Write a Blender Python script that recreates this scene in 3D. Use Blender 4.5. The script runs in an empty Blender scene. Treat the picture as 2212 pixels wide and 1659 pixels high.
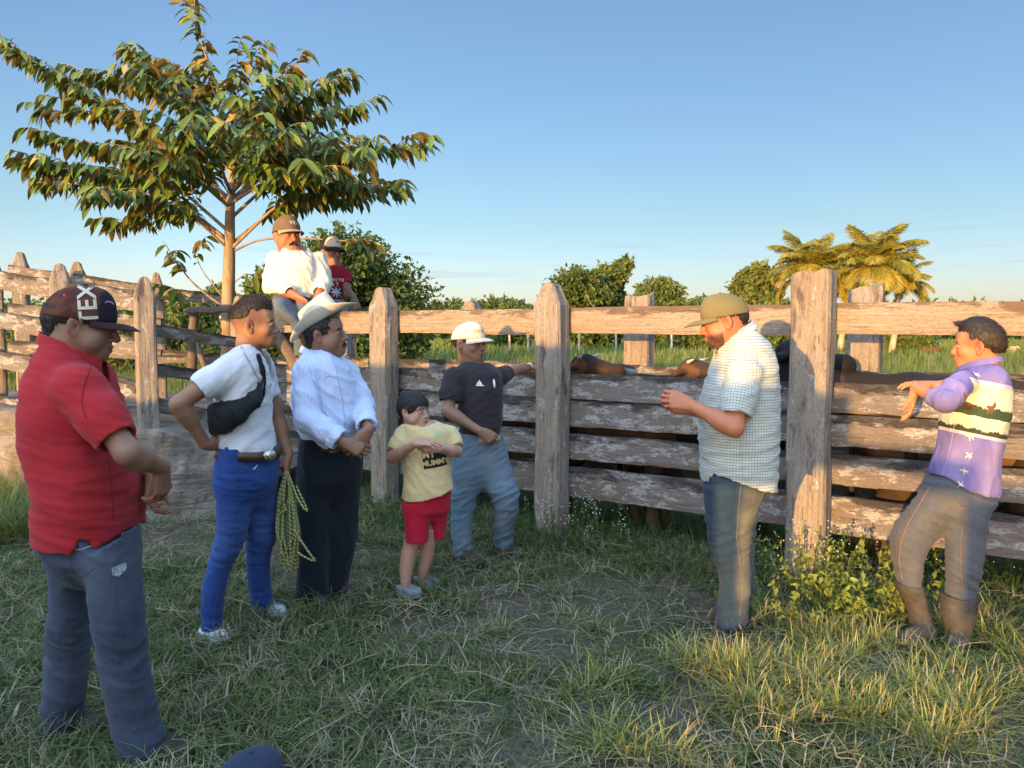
import bpy, math, os, time
import numpy as np
from mathutils import Vector, Matrix
from mathutils.bvhtree import BVHTree
T00 = time.time()
SC = bpy.context.scene
COL = SC.collection
rad = math.radians
rng = np.random.default_rng(7)
# ------------------------------------------------------------------ camera
H = 1.52
F = 1661.0            # focal length for a picture 2212 wide
PITCH = rad(3.96)
cam_d = bpy.data.cameras.new("camera")
cam = bpy.data.objects.new("camera", cam_d); COL.objects.link(cam)
cam.location = (0, 0, H); cam.rotation_euler = (rad(90) - PITCH, 0, 0)
cam_d.sensor_width = 36; cam_d.lens = 36 * F / 2212; cam_d.clip_start = 0.05; cam_d.clip_end = 3000
SC.camera = cam
# ------------------------------------------------------------------ light
SUN_AZ = rad(30)      # the light travels 30 degrees to the right of straight ahead
SUN_EL = rad(5.0)
world = bpy.data.worlds.new("World"); SC.world = world; world.use_nodes = True
wn = world.node_tree; wn.nodes.clear()
wo = wn.nodes.new("ShaderNodeOutputWorld"); bg = wn.nodes.new("ShaderNodeBackground")
sky = wn.nodes.new("ShaderNodeTexSky"); sky.sky_type = 'NISHITA'; sky.sun_disc = False
SKY_EL = rad(6.0)
sky.sun_elevation = SKY_EL; sky.sun_rotation = math.pi + SUN_AZ
sky.air_density = 1.0; sky.dust_density = 0.6; sky.ozone_density = 1.6; sky.altitude = 20
bg.inputs[1].default_value = 0.15
def _wm(op, a, b=0.0, c=0.0, clamp=False):
    nd = wn.nodes.new("ShaderNodeMath"); nd.operation = op; nd.use_clamp = clamp
    for k, x in enumerate((a, b, c)):
        if isinstance(x, (int, float)): nd.inputs[k].default_value = x
        else: wn.links.new(x, nd.inputs[k])
    return nd.outputs[0]
def _ss(x, lo, hi): return _wm('MULTIPLY', _wm('SUBTRACT', x, lo), 1.0 / (hi - lo), clamp=True)
def _mx(f, a, b, mode='MIX'):
    nd = wn.nodes.new("ShaderNodeMix"); nd.data_type = 'RGBA'; nd.blend_type = mode
    for k, x in ((0, f), (6, a), (7, b)):
        if isinstance(x, (int, float)): nd.inputs[k].default_value = x
        elif isinstance(x, tuple): nd.inputs[k].default_value = (*x, 1)
        else: wn.links.new(x, nd.inputs[k])
    return nd.outputs[2]
_tc = wn.nodes.new("ShaderNodeTexCoord"); _sp = wn.nodes.new("ShaderNodeSeparateXYZ"); wn.links.new(_tc.outputs["Generated"], _sp.inputs[0])
_z = _sp.outputs[2]
_back = _wm('MULTIPLY', _wm('ADD', _wm('MULTIPLY', _sp.outputs[0], math.sin(SUN_AZ)), _wm('MULTIPLY', _sp.outputs[1], math.cos(SUN_AZ))), -1.0)
# clear antisolar sky: deeper blue; milky haze low down; overhead and sunset sky boosted, added to fill the shade
_c = _mx(1.0, sky.outputs[0], (.82, .92, 1.12), 'MULTIPLY')
_low = _wm('SUBTRACT', 1.0, _ss(_z, 0.0, .13))
_c = _mx(_low, _c, _mx(1.0, _c, (1.22, 1.12, 1.60), 'MULTIPLY'))
_fw = _ss(_back, -.62, -1.0)
_c = _mx(_fw, _c, _mx(1.0, _c, (.63, .63, .64), 'MULTIPLY'))
_up = _ss(_z, .45, .75); _bk = _ss(_back, .05, .6)
_c = _mx(_up, _c, _mx(1.0, _c, (8.6, 6.8, 5.1), 'MULTIPLY'))
_c = _mx(_bk, _c, _mx(1.0, _c, (2.0, 1.9, 1.85), 'MULTIPLY'))
# a few faint lilac streaks of far cloud low in the sky
_mp = wn.nodes.new("ShaderNodeMapping"); wn.links.new(_tc.outputs["Generated"], _mp.inputs[0]); _mp.inputs[3].default_value = (3.2, 3.2, 85)
_nz = wn.nodes.new("ShaderNodeTexNoise"); wn.links.new(_mp.outputs[0], _nz.inputs["Vector"]); _nz.inputs["Scale"].default_value = 1.0; _nz.inputs["Detail"].default_value = 4
_st = _wm('MULTIPLY', _ss(_nz.outputs[0], .58, .70), _wm('MULTIPLY', _ss(_z, .045, .06), _wm('SUBTRACT', 1.0, _ss(_z, .09, .13))))
_c = _mx(_wm('MULTIPLY', _st, .55), _c, _mx(1.0, _c, (.86, .78, .84), 'MULTIPLY'))
wn.links.new(_c, bg.inputs[0]); wn.links.new(bg.outputs[0], wo.inputs[0])
LDIR = Vector((math.sin(SUN_AZ) * math.cos(SUN_EL), math.cos(SUN_AZ) * math.cos(SUN_EL), -math.sin(SUN_EL)))
sd = bpy.data.lights.new("sun", 'SUN'); sun = bpy.data.objects.new("sun", sd); COL.objects.link(sun)
sun.rotation_euler = (-LDIR).to_track_quat('Z', 'Y').to_euler()
sun.location = (-6, -10, 6)
sd.energy = 5.0; sd.angle = rad(0.5); sd.color = (1.0, 0.54, 0.15)
SC.view_settings.view_transform = 'Standard'; SC.view_settings.look = 'None'
SC.view_settings.exposure = 1.0; SC.view_settings.gamma = 1.0
SC.view_settings.use_curve_mapping = False
SC.cycles.max_bounces = 6; SC.cycles.diffuse_bounces = 3; SC.cycles.glossy_bounces = 2
SC.cycles.transmission_bounces = 3; SC.cycles.transparent_max_bounces = 6
ONLY = ""
def want(k): return (not ONLY) or (k in ONLY.split(","))

# ------------------------------------------------------------------ placing
def W(u, v, y):
    """point at depth y (metres ahead of the camera) seen at (u, v) of the 2212x1659 picture"""
    xc = (u - 1106) / F; yc = -(v - 829.5) / F
    t = y / (math.cos(PITCH) + yc * math.sin(PITCH))
    return np.array((xc * t, y, H + t * (yc * math.cos(PITCH) - math.sin(PITCH))))
def G(u, v, z=0.0):
    xc = (u - 1106) / F; yc = -(v - 829.5) / F
    dz = yc * math.cos(PITCH) - math.sin(PITCH)
    t = (z - H) / dz
    return np.array((xc * t, t * (math.cos(PITCH) + yc * math.sin(PITCH)), z))
def A(*v): return np.array(v, float)
def nrm(v):
    v = np.asarray(v, float); return v / (np.linalg.norm(v) + 1e-12)
# ------------------------------------------------------------------ noise
_perm = np.random.default_rng(3).permutation(256).astype(np.int64)
_perm = np.concatenate([_perm, _perm, _perm])
_gr = np.random.default_rng(5).normal(size=(256, 3)); _gr /= np.linalg.norm(_gr, axis=1)[:, None]
def noise(P):
    P = np.asarray(P, float)
    i = np.floor(P).astype(np.int64); f = P - i
    w = f * f * f * (f * (f * 6 - 15) + 10)
    i &= 255
    out = 0
    for dx in (0, 1):
        for dy in (0, 1):
            for dz in (0, 1):
                h = _perm[_perm[_perm[(i[..., 0] + dx) & 255] + ((i[..., 1] + dy) & 255)] + ((i[..., 2] + dz) & 255)]
                g = _gr[h]
                d = (f[..., 0] - dx) * g[..., 0] + (f[..., 1] - dy) * g[..., 1] + (f[..., 2] - dz) * g[..., 2]
                wx = w[..., 0] if dx else 1 - w[..., 0]
                wy = w[..., 1] if dy else 1 - w[..., 1]
                wz = w[..., 2] if dz else 1 - w[..., 2]
                out = out + d * wx * wy * wz
    return out * 1.6
# ------------------------------------------------------------------ mesh output
def _tag(o, label=None, cat=None, group=None, kind=None):
    if label: o["label"] = label
    if cat: o["category"] = cat
    if group: o["group"] = group
    if kind: o["kind"] = kind
    return o
def empty(name, loc, label, cat, group=None, kind=None):
    o = bpy.data.objects.new(name, None); COL.objects.link(o); o.location = loc
    o.empty_display_size = 0.1
    return _tag(o, label, cat, group, kind)
def root_loc(o):
    l = Vector((0, 0, 0))
    while o is not None:
        l += Vector(o.location); o = o.parent
    return np.array(l)
def mk(name, V, Fs, mat, parent=None, loc=None, smooth=True, col=None, attrs=None, mats=None, midx=None, **tags):
    V = np.asarray(V, float)
    if not isinstance(Fs, (list, tuple)) or (len(Fs) and not isinstance(Fs[0], np.ndarray)): Fs = [np.asarray(Fs)]
    Fs = [f for f in Fs if len(f)]
    if parent is not None: V = V - root_loc(parent)
    elif loc is not None: V = V - np.asarray(loc)
    me = bpy.data.meshes.new(name)
    me.vertices.add(len(V)); me.vertices.foreach_set("co", V.astype(np.float32).ravel())
    loops = np.concatenate([f.ravel() for f in Fs]).astype(np.int32)
    sizes = np.concatenate([np.full(len(f), f.shape[1]) for f in Fs])
    starts = np.concatenate([[0], np.cumsum(sizes)[:-1]]).astype(np.int32)
    me.loops.add(len(loops)); me.loops.foreach_set("vertex_index", loops)
    me.polygons.add(len(sizes)); me.polygons.foreach_set("loop_start", starts)
    me.polygons.foreach_set("use_smooth", np.full(len(sizes), smooth))
    for m in (mats or [mat]): me.materials.append(m)
    if midx is not None: me.polygons.foreach_set("material_index", np.asarray(midx, np.int32))
    me.update(calc_edges=True)
    if col is not None:
        a = me.color_attributes.new("Col", 'FLOAT_COLOR', 'POINT')
        c = np.ones((len(V), 4), np.float32); c[:, :3] = col; a.data.foreach_set("color", c.ravel())
    for k, val in (attrs or {}).items():
        val = np.asarray(val, np.float32)
        if val.ndim == 1:
            a = me.attributes.new(k, 'FLOAT', 'POINT'); a.data.foreach_set("value", val)
        else:
            a = me.attributes.new(k, 'FLOAT_VECTOR', 'POINT'); a.data.foreach_set("vector", val.ravel())
    o = bpy.data.objects.new(name, me); COL.objects.link(o)
    if parent is not None: o.parent = parent
    elif loc is not None: o.location = loc
    return _tag(o, **tags)
class MB:
    """collects pieces into one mesh"""
    def __init__(s): s.V = []; s.Q = []; s.T = []; s.C = []; s.UV = []; s.n = 0
    def add(s, V, Q=None, Tt=None, col=None, uv=None):
        V = np.asarray(V, float)
        s.V.append(V)
        if Q is not None and len(Q): s.Q.append(np.asarray(Q) + s.n)
        if Tt is not None and len(Tt): s.T.append(np.asarray(Tt) + s.n)
        s.C.append(np.broadcast_to(np.asarray(col if col is not None else (1, 1, 1), float), (len(V), 3)))
        s.UV.append(np.broadcast_to(np.asarray(uv if uv is not None else (0, 0, 0), float), (len(V), 3)))
        s.n += len(V)
    def out(s, name, mat, parent=None, smooth=True, **kw):
        Fs = []
        if s.Q: Fs.append(np.concatenate(s.Q))
        if s.T: Fs.append(np.concatenate(s.T))
        return mk(name, np.concatenate(s.V), Fs, mat, parent=parent, smooth=smooth, col=np.concatenate(s.C),
                  attrs={"uvw": np.concatenate(s.UV)}, **kw)
def tube(P, R, n=8, cap=True, flat=None):
    """tube along points P with radii R; returns V, quads, tris"""
    P = np.asarray(P, float); R = np.broadcast_to(np.asarray(R, float), (len(P),))
    Tn = np.gradient(P, axis=0); Tn /= np.linalg.norm(Tn, axis=1)[:, None] + 1e-12
    ref = A(0, 0, 1) if abs(Tn[0][2]) < .9 else A(1, 0, 0)
    V = []; u = nrm(np.cross(Tn[0], ref))
    for i in range(len(P)):
        u = nrm(u - Tn[i] * np.dot(u, Tn[i])); w = np.cross(Tn[i], u)
        a = np.linspace(0, 2 * np.pi, n, endpoint=False)
        V.append(P[i] + R[i] * (np.cos(a)[:, None] * u + np.sin(a)[:, None] * w))
    V = np.concatenate(V)
    i = np.arange(len(P) - 1)[:, None] * n; j = np.arange(n)[None]; jn = (j + 1) % n
    Q = np.stack([i + j, i + jn, i + n + jn, i + n + j], -1).reshape(-1, 4)
    Tt = []
    if cap:
        V = np.concatenate([V, P[:1], P[-1:]])
        c0 = len(V) - 2; c1 = len(V) - 1; e = (len(P) - 1) * n
        for k in range(n):
            Tt.append((c0, (k + 1) % n, k)); Tt.append((c1, e + k, e + (k + 1) % n))
    return V, Q, np.array(Tt, int).reshape(-1, 3)
# ------------------------------------------------------------------ materials
class NT:
    def __init__(s, name):
        s.m = bpy.data.materials.new(name); s.m.use_nodes = True
        s.t = s.m.node_tree; s.t.nodes.clear()
        s.o = s.t.nodes.new("ShaderNodeOutputMaterial")
        s.b = s.t.nodes.new("ShaderNodeBsdfPrincipled")
        s.t.links.new(s.b.outputs[0], s.o.inputs[0])
    def n(s, typ, **kw):
        nd = s.t.nodes.new("ShaderNode" + typ)
        for k, v in kw.items():
            if k.startswith("i_"): nd.inputs[k[2:].replace("_", " ")].default_value = v
            else: setattr(nd, k, v)
        return nd
    def l(s, a, b): s.t.links.new(a, b)
    def attr(s, name): return s.n("Attribute", attribute_name=name)
    def val(s, x, sock):
        if isinstance(x, (int, float)): sock.default_value = x
        elif isinstance(x, tuple): sock.default_value = x if len(x) == 4 or len(sock.default_value) == 3 else (*x, 1)
        else: s.l(x, sock)
    def math(s, op, a, b=0.0, c=0.0, clamp=False):
        nd = s.n("Math", operation=op, use_clamp=clamp)
        s.val(a, nd.inputs[0]); s.val(b, nd.inputs[1]); s.val(c, nd.inputs[2]); return nd.outputs[0]
    def mapv(s, vec, sc=(1, 1, 1), loc=(0, 0, 0)):
        nd = s.n("Mapping"); s.l(vec, nd.inputs[0]); nd.inputs[3].default_value = sc; nd.inputs[1].default_value = loc
        return nd.outputs[0]
    def noise(s, vec, scale, det=4, rough=.55, dist=0.0):
        nd = s.n("TexNoise"); s.l(vec, nd.inputs["Vector"]); nd.inputs["Scale"].default_value = scale
        nd.inputs["Detail"].default_value = det; nd.inputs["Roughness"].default_value = rough
        nd.inputs["Distortion"].default_value = dist; return nd.outputs[0]
    def ramp(s, x, stops):
        nd = s.n("ValToRGB"); s.l(x, nd.inputs[0]); e = nd.color_ramp.elements
        while len(e) > 1: e.remove(e[-1])
        e[0].position = stops[0][0]; c = stops[0][1]; e[0].color = (c, c, c, 1) if isinstance(c, (int, float)) else (*c, 1)
        for p, c in stops[1:]:
            k = e.new(p); k.color = (c, c, c, 1) if isinstance(c, (int, float)) else (*c, 1)
        return nd.outputs[0]
    def mix(s, f, a, b, mode='MIX'):
        nd = s.n("Mix", data_type='RGBA', blend_type=mode)
        s.val(f, nd.inputs[0]); s.val(a, nd.inputs[6]); s.val(b, nd.inputs[7]); return nd.outputs[2]
    def bump(s, h, dist=.01, strength=.6, normal=None):
        nd = s.n("Bump"); nd.inputs["Strength"].default_value = strength; nd.inputs["Distance"].default_value = dist
        s.l(h, nd.inputs["Height"])
        if normal is not None: s.l(normal, nd.inputs["Normal"])
        return nd.outputs[0]
    def fin(s, col, rough=.8, normal=None, spec=.3, metal=0.0):
        s.val(col, s.b.inputs["Base Color"]); s.val(rough, s.b.inputs["Roughness"])
        s.b.inputs["Specular IOR Level"].default_value = spec; s.b.inputs["Metallic"].default_value = metal
        if normal is not None: s.l(normal, s.b.inputs["Normal"])
        return s.m
def m_wood(name, grey=(.19, .183, .178), brown=(.18, .14, .105), pale=(.42, .41, .395), dark=(.022, .020, .020), pale_amt=.505, topdark=True):
    t = NT(name); uv = t.attr("uvw").outputs["Vector"]
    g = t.noise(t.mapv(uv, (2.4, 55, 55)), 1.0, 5, .7, .25)          # grain along the length
    g2 = t.noise(t.mapv(uv, (5, 190, 190)), 1.0, 3, .6)
    big = t.noise(t.mapv(uv, (1.1, 3.5, 3.5)), 1.0, 4, .6)
    speck = t.noise(t.mapv(uv, (45, 90, 90)), 1.0, 4, .7)
    pat = t.noise(t.mapv(uv, (6, 15, 15)), 1.0, 8, .78, .15)
    pat2 = t.noise(t.mapv(uv, (2.6, 10, 10), (7, 3, 1)), 1.0, 7, .74, .2)
    base = t.mix(t.ramp(big, [(.35, 0), (.65, 1)]), (*grey, 1), (*brown, 1))
    base = t.mix(t.ramp(g, [(.32, 0), (.72, .6)]), base, (.11, .09, .075, 1))
    base = t.mix(t.ramp(speck, [(.38, .35), (.52, 0)]), base, (.07, .06, .055, 1))
    pm = t.ramp(pat, [(pale_amt, 0), (pale_amt + .055, 1)])
    pm = t.math('MULTIPLY', pm, t.ramp(speck, [(.40, .35), (.52, 1)]))
    base = t.mix(t.math('MULTIPLY', pm, .8), base, (*pale, 1))
    fr = t.attr("edge").outputs["Fac"]
    dk = t.ramp(pat2, [(.54, 0), (.64, 1)])
    if topdark:
        e = t.math('ADD', pat2, t.math('MULTIPLY', fr, .17))
        dk = t.ramp(e, [(.555, 0), (.63, 1)])
    base = t.mix(t.math('MULTIPLY', dk, .82), base, (*dark, 1))
    crack = t.ramp(g2, [(.29, 0), (.35, 1)])
    base = t.mix(crack, (.03, .025, .02, 1), base)
    hgt = t.math('ADD', t.math('MULTIPLY', g, .8), t.math('ADD', t.math('MULTIPLY', pm, .2), t.math('ADD', t.math('MULTIPLY', crack, .5), t.math('MULTIPLY', speck, .25))))
    return t.fin(base, .92, t.bump(hgt, .012, .9), .15)
M_board = m_wood("weathered board wood")
M_rail = m_wood("sun bleached rail wood", (.36, .31, .25), (.33, .25, .17), (.54, .50, .43), (.10, .065, .048), .585, True)
M_post = m_wood("weathered post wood", (.31, .285, .255), (.30, .235, .165), (.44, .42, .39), (.07, .055, .048), .55, False)
M_pole = m_wood("old branch wood", (.20, .17, .14), (.18, .13, .09), (.36, .33, .30), (.03, .025, .02), .6, False)
def m_simple(name, col, rough=.8, spec=.3, bscale=0, bdist=.002, var=0.0, vscale=6, metal=0.0):
    t = NT(name); tc = t.n("TexCoord").outputs["Object"]; c = (*col, 1); nrmv = None
    if var:
        nz = t.noise(tc, vscale, 4)
        c = t.mix(t.ramp(nz, [(.3, 0), (.7, 1)]), tuple(x * (1 - var) for x in col) + (1,), tuple(min(1, x * (1 + var)) for x in col) + (1,))
    if bscale: nrmv = t.bump(t.noise(tc, bscale, 3), bdist, .5)
    return t.fin(c, rough, nrmv, spec, metal)
def m_leaf(name, back=None, trans=.35, rough=.5):
    t = NT(name); c = t.attr("Col").outputs["Color"]
    if back:
        gm = t.n("NewGeometry").outputs["Backfacing"]; c = t.mix(gm, (*back, 1), c)
    m = t.fin(c, rough, None, .35)
    if trans:
        tr = t.n("BsdfTranslucent"); t.val(t.mix(.5, c, (.22, .26, .03, 1)), tr.inputs[0])
        ms = t.n("MixShader"); ms.inputs[0].default_value = trans
        t.l(t.b.outputs[0], ms.inputs[1]); t.l(tr.outputs[0], ms.inputs[2]); t.l(ms.outputs[0], t.o.inputs[0])
    return m
M_grass = m_leaf("grass blade", None, .30, .6)
M_bgleaf = m_leaf("tree leaf", None, .25, .6)
M_bigleaf = m_leaf("star apple leaf", (.105, .082, .020), .14, .45)
M_palm = m_leaf("palm leaf", None, .3, .45)
def m_bark(name, a, b, sc=9):
    t = NT(name); tc = t.n("TexCoord").outputs["Object"]
    n1 = t.noise(t.mapv(tc, (sc, sc, sc * .35)), 1, 6, .65, .4); n2 = t.noise(tc, sc * 5, 3)
    c = t.mix(t.ramp(n1, [(.38, 0), (.6, 1)]), (*a, 1), (*b, 1))
    return t.fin(c, .85, t.bump(t.math('ADD', n1, t.math('MULTIPLY', n2, .4)), .01, .6), .2)
M_bark = m_bark("pale smooth bark", (.30, .22, .15), (.50, .42, .33), 8)
M_darkbark = m_bark("dark bark", (.06, .045, .03), (.14, .11, .08))
# ================================================================== setting
def m_ground():
    t = NT("soil and trodden grass"); tc = t.n("TexCoord").outputs["Object"]
    n1 = t.noise(tc, .9, 5); n2 = t.noise(tc, 9, 6, .7); n3 = t.noise(tc, 60, 4, .7)
    soil = t.mix(t.ramp(n3, [(.35, 0), (.65, 1)]), (.05, .040, .031, 1), (.165, .135, .105, 1))
    gr = t.mix(t.ramp(n2, [(.35, 0), (.65, 1)]), (.022, .028, .013, 1), (.075, .075, .037, 1))
    near = t.mix(t.ramp(t.attr("bare").outputs["Fac"], [(.1, 0), (.6, 1)]), gr, soil)
    far = t.mix(t.ramp(n1, [(.3, 0), (.7, 1)]), (.075, .115, .022, 1), (.13, .16, .035, 1))
    c = t.mix(t.attr("far").outputs["Fac"], near, far)
    return t.fin(c, .95, t.bump(t.math('ADD', n2, t.math('MULTIPLY', n3, .5)), .03, .8), .1)
PATCH = [(1290, 1312, .80, .42), (330, 1170, .75, .40), (60, 1130, .5, .3), (690, 1230, .5, .25), (1900, 1440, .4, .2), (1240, 1590, .6, .25), (2120, 1560, .4, .22), (1560, 1440, .35, .2), (1000, 1380, .4, .2)]
PC = [(G(u, v)[0], G(u, v)[1], a, b) for u, v, a, b in PATCH]
def bare(x, y):
    r = np.zeros_like(x)
    nz = noise(np.stack([x * 2.2, y * 2.2, x * 0], -1)) * .6
    for cx, cy, a, b in PC:
        d = np.sqrt(((x - cx) / a) ** 2 + ((y - cy) / (b * 1.6)) ** 2) + nz
        r = np.maximum(r, np.clip(1.35 - d, 0, 1))
    return r
def gh(x, y):
    """ground height"""
    x = np.asarray(x, float); y = np.asarray(y, float)
    P = np.stack([x * .5, y * .5, 0 * x], -1)
    return noise(P) * .03 * np.clip((y - 1) / 3, .3, 1) + noise(P * 5) * .012
gx = np.concatenate([-np.geomspace(400, 8, 30), np.linspace(-7.5, 7.5, 160), np.geomspace(8, 400, 30)])
gy = np.concatenate([np.linspace(-30, -1, 12), np.linspace(-.5, 12, 130), np.geomspace(12.3, 900, 50)])
X, Y = np.meshgrid(gx, gy, indexing='ij')
Z = gh(X, Y) * (np.hypot(X, Y) < 20)
V = np.stack([X, Y, Z], -1).reshape(-1, 3)
i, j = np.meshgrid(np.arange(len(gx) - 1), np.arange(len(gy) - 1), indexing='ij'); n = len(gy)
Q = np.stack([i * n + j, (i + 1) * n + j, (i + 1) * n + j + 1, i * n + j + 1], -1).reshape(-1, 4)
mk("ground", V, [Q], m_ground(), kind="structure",
   attrs={"bare": bare(V[:, 0], V[:, 1]), "far": np.clip((V[:, 1] - 9) / 4, 0, 1)})
# ------------------------------------------------------------------ fence geometry
Cpt = A(1.84, 4.72); E2 = nrm(A(1.46, -.95)); N2 = A(-E2[1], E2[0])     # along the fence to the right, away from the camera
if N2[1] < 0: N2 = -N2
def FL(t, off=0.0): return Cpt + E2 * t + N2 * off
def t_at(u, off=0.0):
    k = (u - 1106) / F; p = Cpt + N2 * off
    return (k * p[1] - p[0]) / (E2[0] - k * E2[1])
def plank(parent, P0, P1, h0, h1=None, th=.045, seed=0, mat=None, name="board", rough=.008, label=None, n=70):
    """P0, P1: 3D centres of the ends; h: height; board stands on edge"""
    r = np.random.default_rng(seed); h1 = h1 or h0
    P0 = np.asarray(P0, float); P1 = np.asarray(P1, float); L = np.linalg.norm(P1 - P0); d = (P1 - P0) / L
    side = nrm(np.cross(d, A(0, 0, 1))); up = nrm(np.cross(side, d))
    if up[2] < 0: up = -up
    m = 9; s = np.linspace(0, 1, n)
    prof = []   # cross section
    hz = np.linspace(-.5, .5, m)
    ring = [(-.5, z) for z in hz] + [(.5, z) for z in hz[::-1]]
    ring = np.array(ring); k = len(ring)
    hh = h0 + (h1 - h0) * s
    top = noise(np.stack([s * L * 1.7 + seed * 7.3, 0 * s, 0 * s], -1)) * rough * 1.6 + noise(np.stack([s * L * 7 + seed, 0 * s + 5, 0 * s], -1)) * rough
    bot = noise(np.stack([s * L * 1.5 + seed * 3.3, 0 * s + 9, 0 * s], -1)) * rough * 1.6 + noise(np.stack([s * L * 8 + seed, 0 * s + 3, 0 * s], -1)) * rough
    bow = noise(np.stack([s * L * .5 + seed, 0 * s + 2, 0 * s], -1)) * .012
    zz = ring[None, :, 1] * hh[:, None] + np.where(ring[None, :, 1] > .3, top[:, None], 0) + np.where(ring[None, :, 1] < -.3, bot[:, None], 0) + bow[:, None]
    dd = np.broadcast_to(ring[None, :, 0] * th, zz.shape).copy()
    dd *= np.where(np.abs(ring[None, :, 1]) > .48, .80, 1)
    Vp = P0 + (s[:, None] * L)[..., None] * d + dd[..., None] * side + zz[..., None] * up
    dn = noise(Vp * A(4, 4, 40) + seed) * .0025
    Vp += dn[..., None] * side * np.sign(ring[None, :, 0])[..., None]
    uv = np.stack([np.broadcast_to((s * L)[:, None], zz.shape) + seed * 3.71, zz + seed * 1.37, dd], -1)
    edge = np.clip((ring[:, 1] - .10) * 2.5, -1, 1); edge = np.broadcast_to(edge[None], zz.shape)
    V = Vp.reshape(-1, 3)
    i = np.arange(n - 1)[:, None] * k; j = np.arange(k)[None]; jn = (j + 1) % k
    Q = [np.stack([i + j, i + jn, i + k + jn, i + k + j], -1).reshape(-1, 4)]
    q = []
    for e in (0, (n - 1) * k):
        for a in range(m - 1): q.append((e + a, e + a + 1, e + k - 2 - a, e + k - 1 - a))
    Q[0] = np.concatenate([Q[0], np.array(q)])
    o = mk(name, V, Q, mat or M_board, parent=parent, smooth=False, attrs={"uvw": uv.reshape(-1, 3), "edge": edge.reshape(-1)})
    if label: o["label"] = label
    return o
def post(parent, x, y, z0, z1, w=.19, d=.19, yaw=0.0, top="taper", seed=0, lean=(0, 0), mat=None, name="post", label=None):
    m = 7; n = 50
    q = np.linspace(-.5, .5, m)
    ring = [(-.5 + 0, a) for a in q[:-1]] + [(a, .5) for a in q[:-1]] + [(.5, -a) for a in q[:-1]] + [(-a, -.5) for a in q[:-1]]
    ring = np.array(ring); k = len(ring)
    cr = np.maximum(np.abs(ring[:, 0]), np.abs(ring[:, 1])); rr = np.hypot(ring[:, 0], ring[:, 1])
    ring = ring * (1 - .10 * np.clip((rr - .6) / .1, 0, 1))[:, None]
    s = np.linspace(0, 1, n); Hh = z1 - z0
    if top == "taper":     # chamfered point
        s = np.concatenate([np.linspace(0, 1 - .16 / Hh, n - 6), 1 - .16 / Hh * (1 - np.array([.25, .5, .75, .9, 1.0]))]); n = len(s)
        sc = np.where(s < 1 - .16 / Hh, 1, 1 - .62 * (s - (1 - .16 / Hh)) / (.16 / Hh))
        sc[-1] = .2
        scx, scy = sc, np.where(s < 1 - .16 / Hh, 1, 1 - .35 * (s - (1 - .16 / Hh)) / (.16 / Hh))
    else:
        s = np.concatenate([s, [1.0]]); n = len(s)
        scx = np.ones(n); scy = np.ones(n); scx[-2] = .96; scy[-2] = .96; scx[-1] = .1; scy[-1] = .1
    wob = noise(np.stack([s * Hh * 1.3 + seed, 0 * s, 0 * s], -1)) * .012
    wob2 = noise(np.stack([s * Hh * 1.3 + seed, 0 * s + 4, 0 * s], -1)) * .012
    X = ring[None, :, 0] * w * scx[:, None] + wob[:, None] + lean[0] * s[:, None]
    Yl = ring[None, :, 1] * d * scy[:, None] + wob2[:, None] + lean[1] * s[:, None]
    Zz = np.broadcast_to(z0 + s[:, None] * Hh, X.shape).copy()
    if top != "taper": Zz[-4:] += (noise(np.stack([X[-4:] * 9, Yl[-4:] * 9, Zz[-4:] * 0 + seed], -1)) * .03 + X[-4:] * .12)
    P = np.stack([X, Yl, Zz], -1)
    r3 = np.stack([np.broadcast_to(ring[None, :, 0], X.shape), np.broadcast_to(ring[None, :, 1], X.shape), 0 * X], -1)
    dn = noise(P * A(24, 24, 2.2) + seed * 5) * .007 + noise(P * A(60, 60, 5) + seed) * .003
    P = P + r3 * (dn / .5)[..., None]
    c, sn = math.cos(yaw), math.sin(yaw)
    V = np.stack([P[..., 0] * c - P[..., 1] * sn + x, P[..., 0] * sn + P[..., 1] * c + y, P[..., 2]], -1).reshape(-1, 3)
    uv = np.stack([Zz + seed * 2.7, X + seed * 1.9, Yl], -1).reshape(-1, 3)
    i = np.arange(n - 1)[:, None] * k; j = np.arange(k)[None]; jn = (j + 1) % k
    Q = np.stack([i + j, i + jn, i + k + jn, i + k + j], -1).reshape(-1, 4)[:, ::-1]
    capf = [np.arange(k)[None] + (n - 1) * k]
    o = mk(name, V, [Q] + capf, mat or M_post, parent=parent, smooth=False, attrs={"uvw": uv, "edge": np.zeros(len(V))})
    if label: o["label"] = label
    return o
FYAW = math.atan2(E2[1], E2[0])
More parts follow.
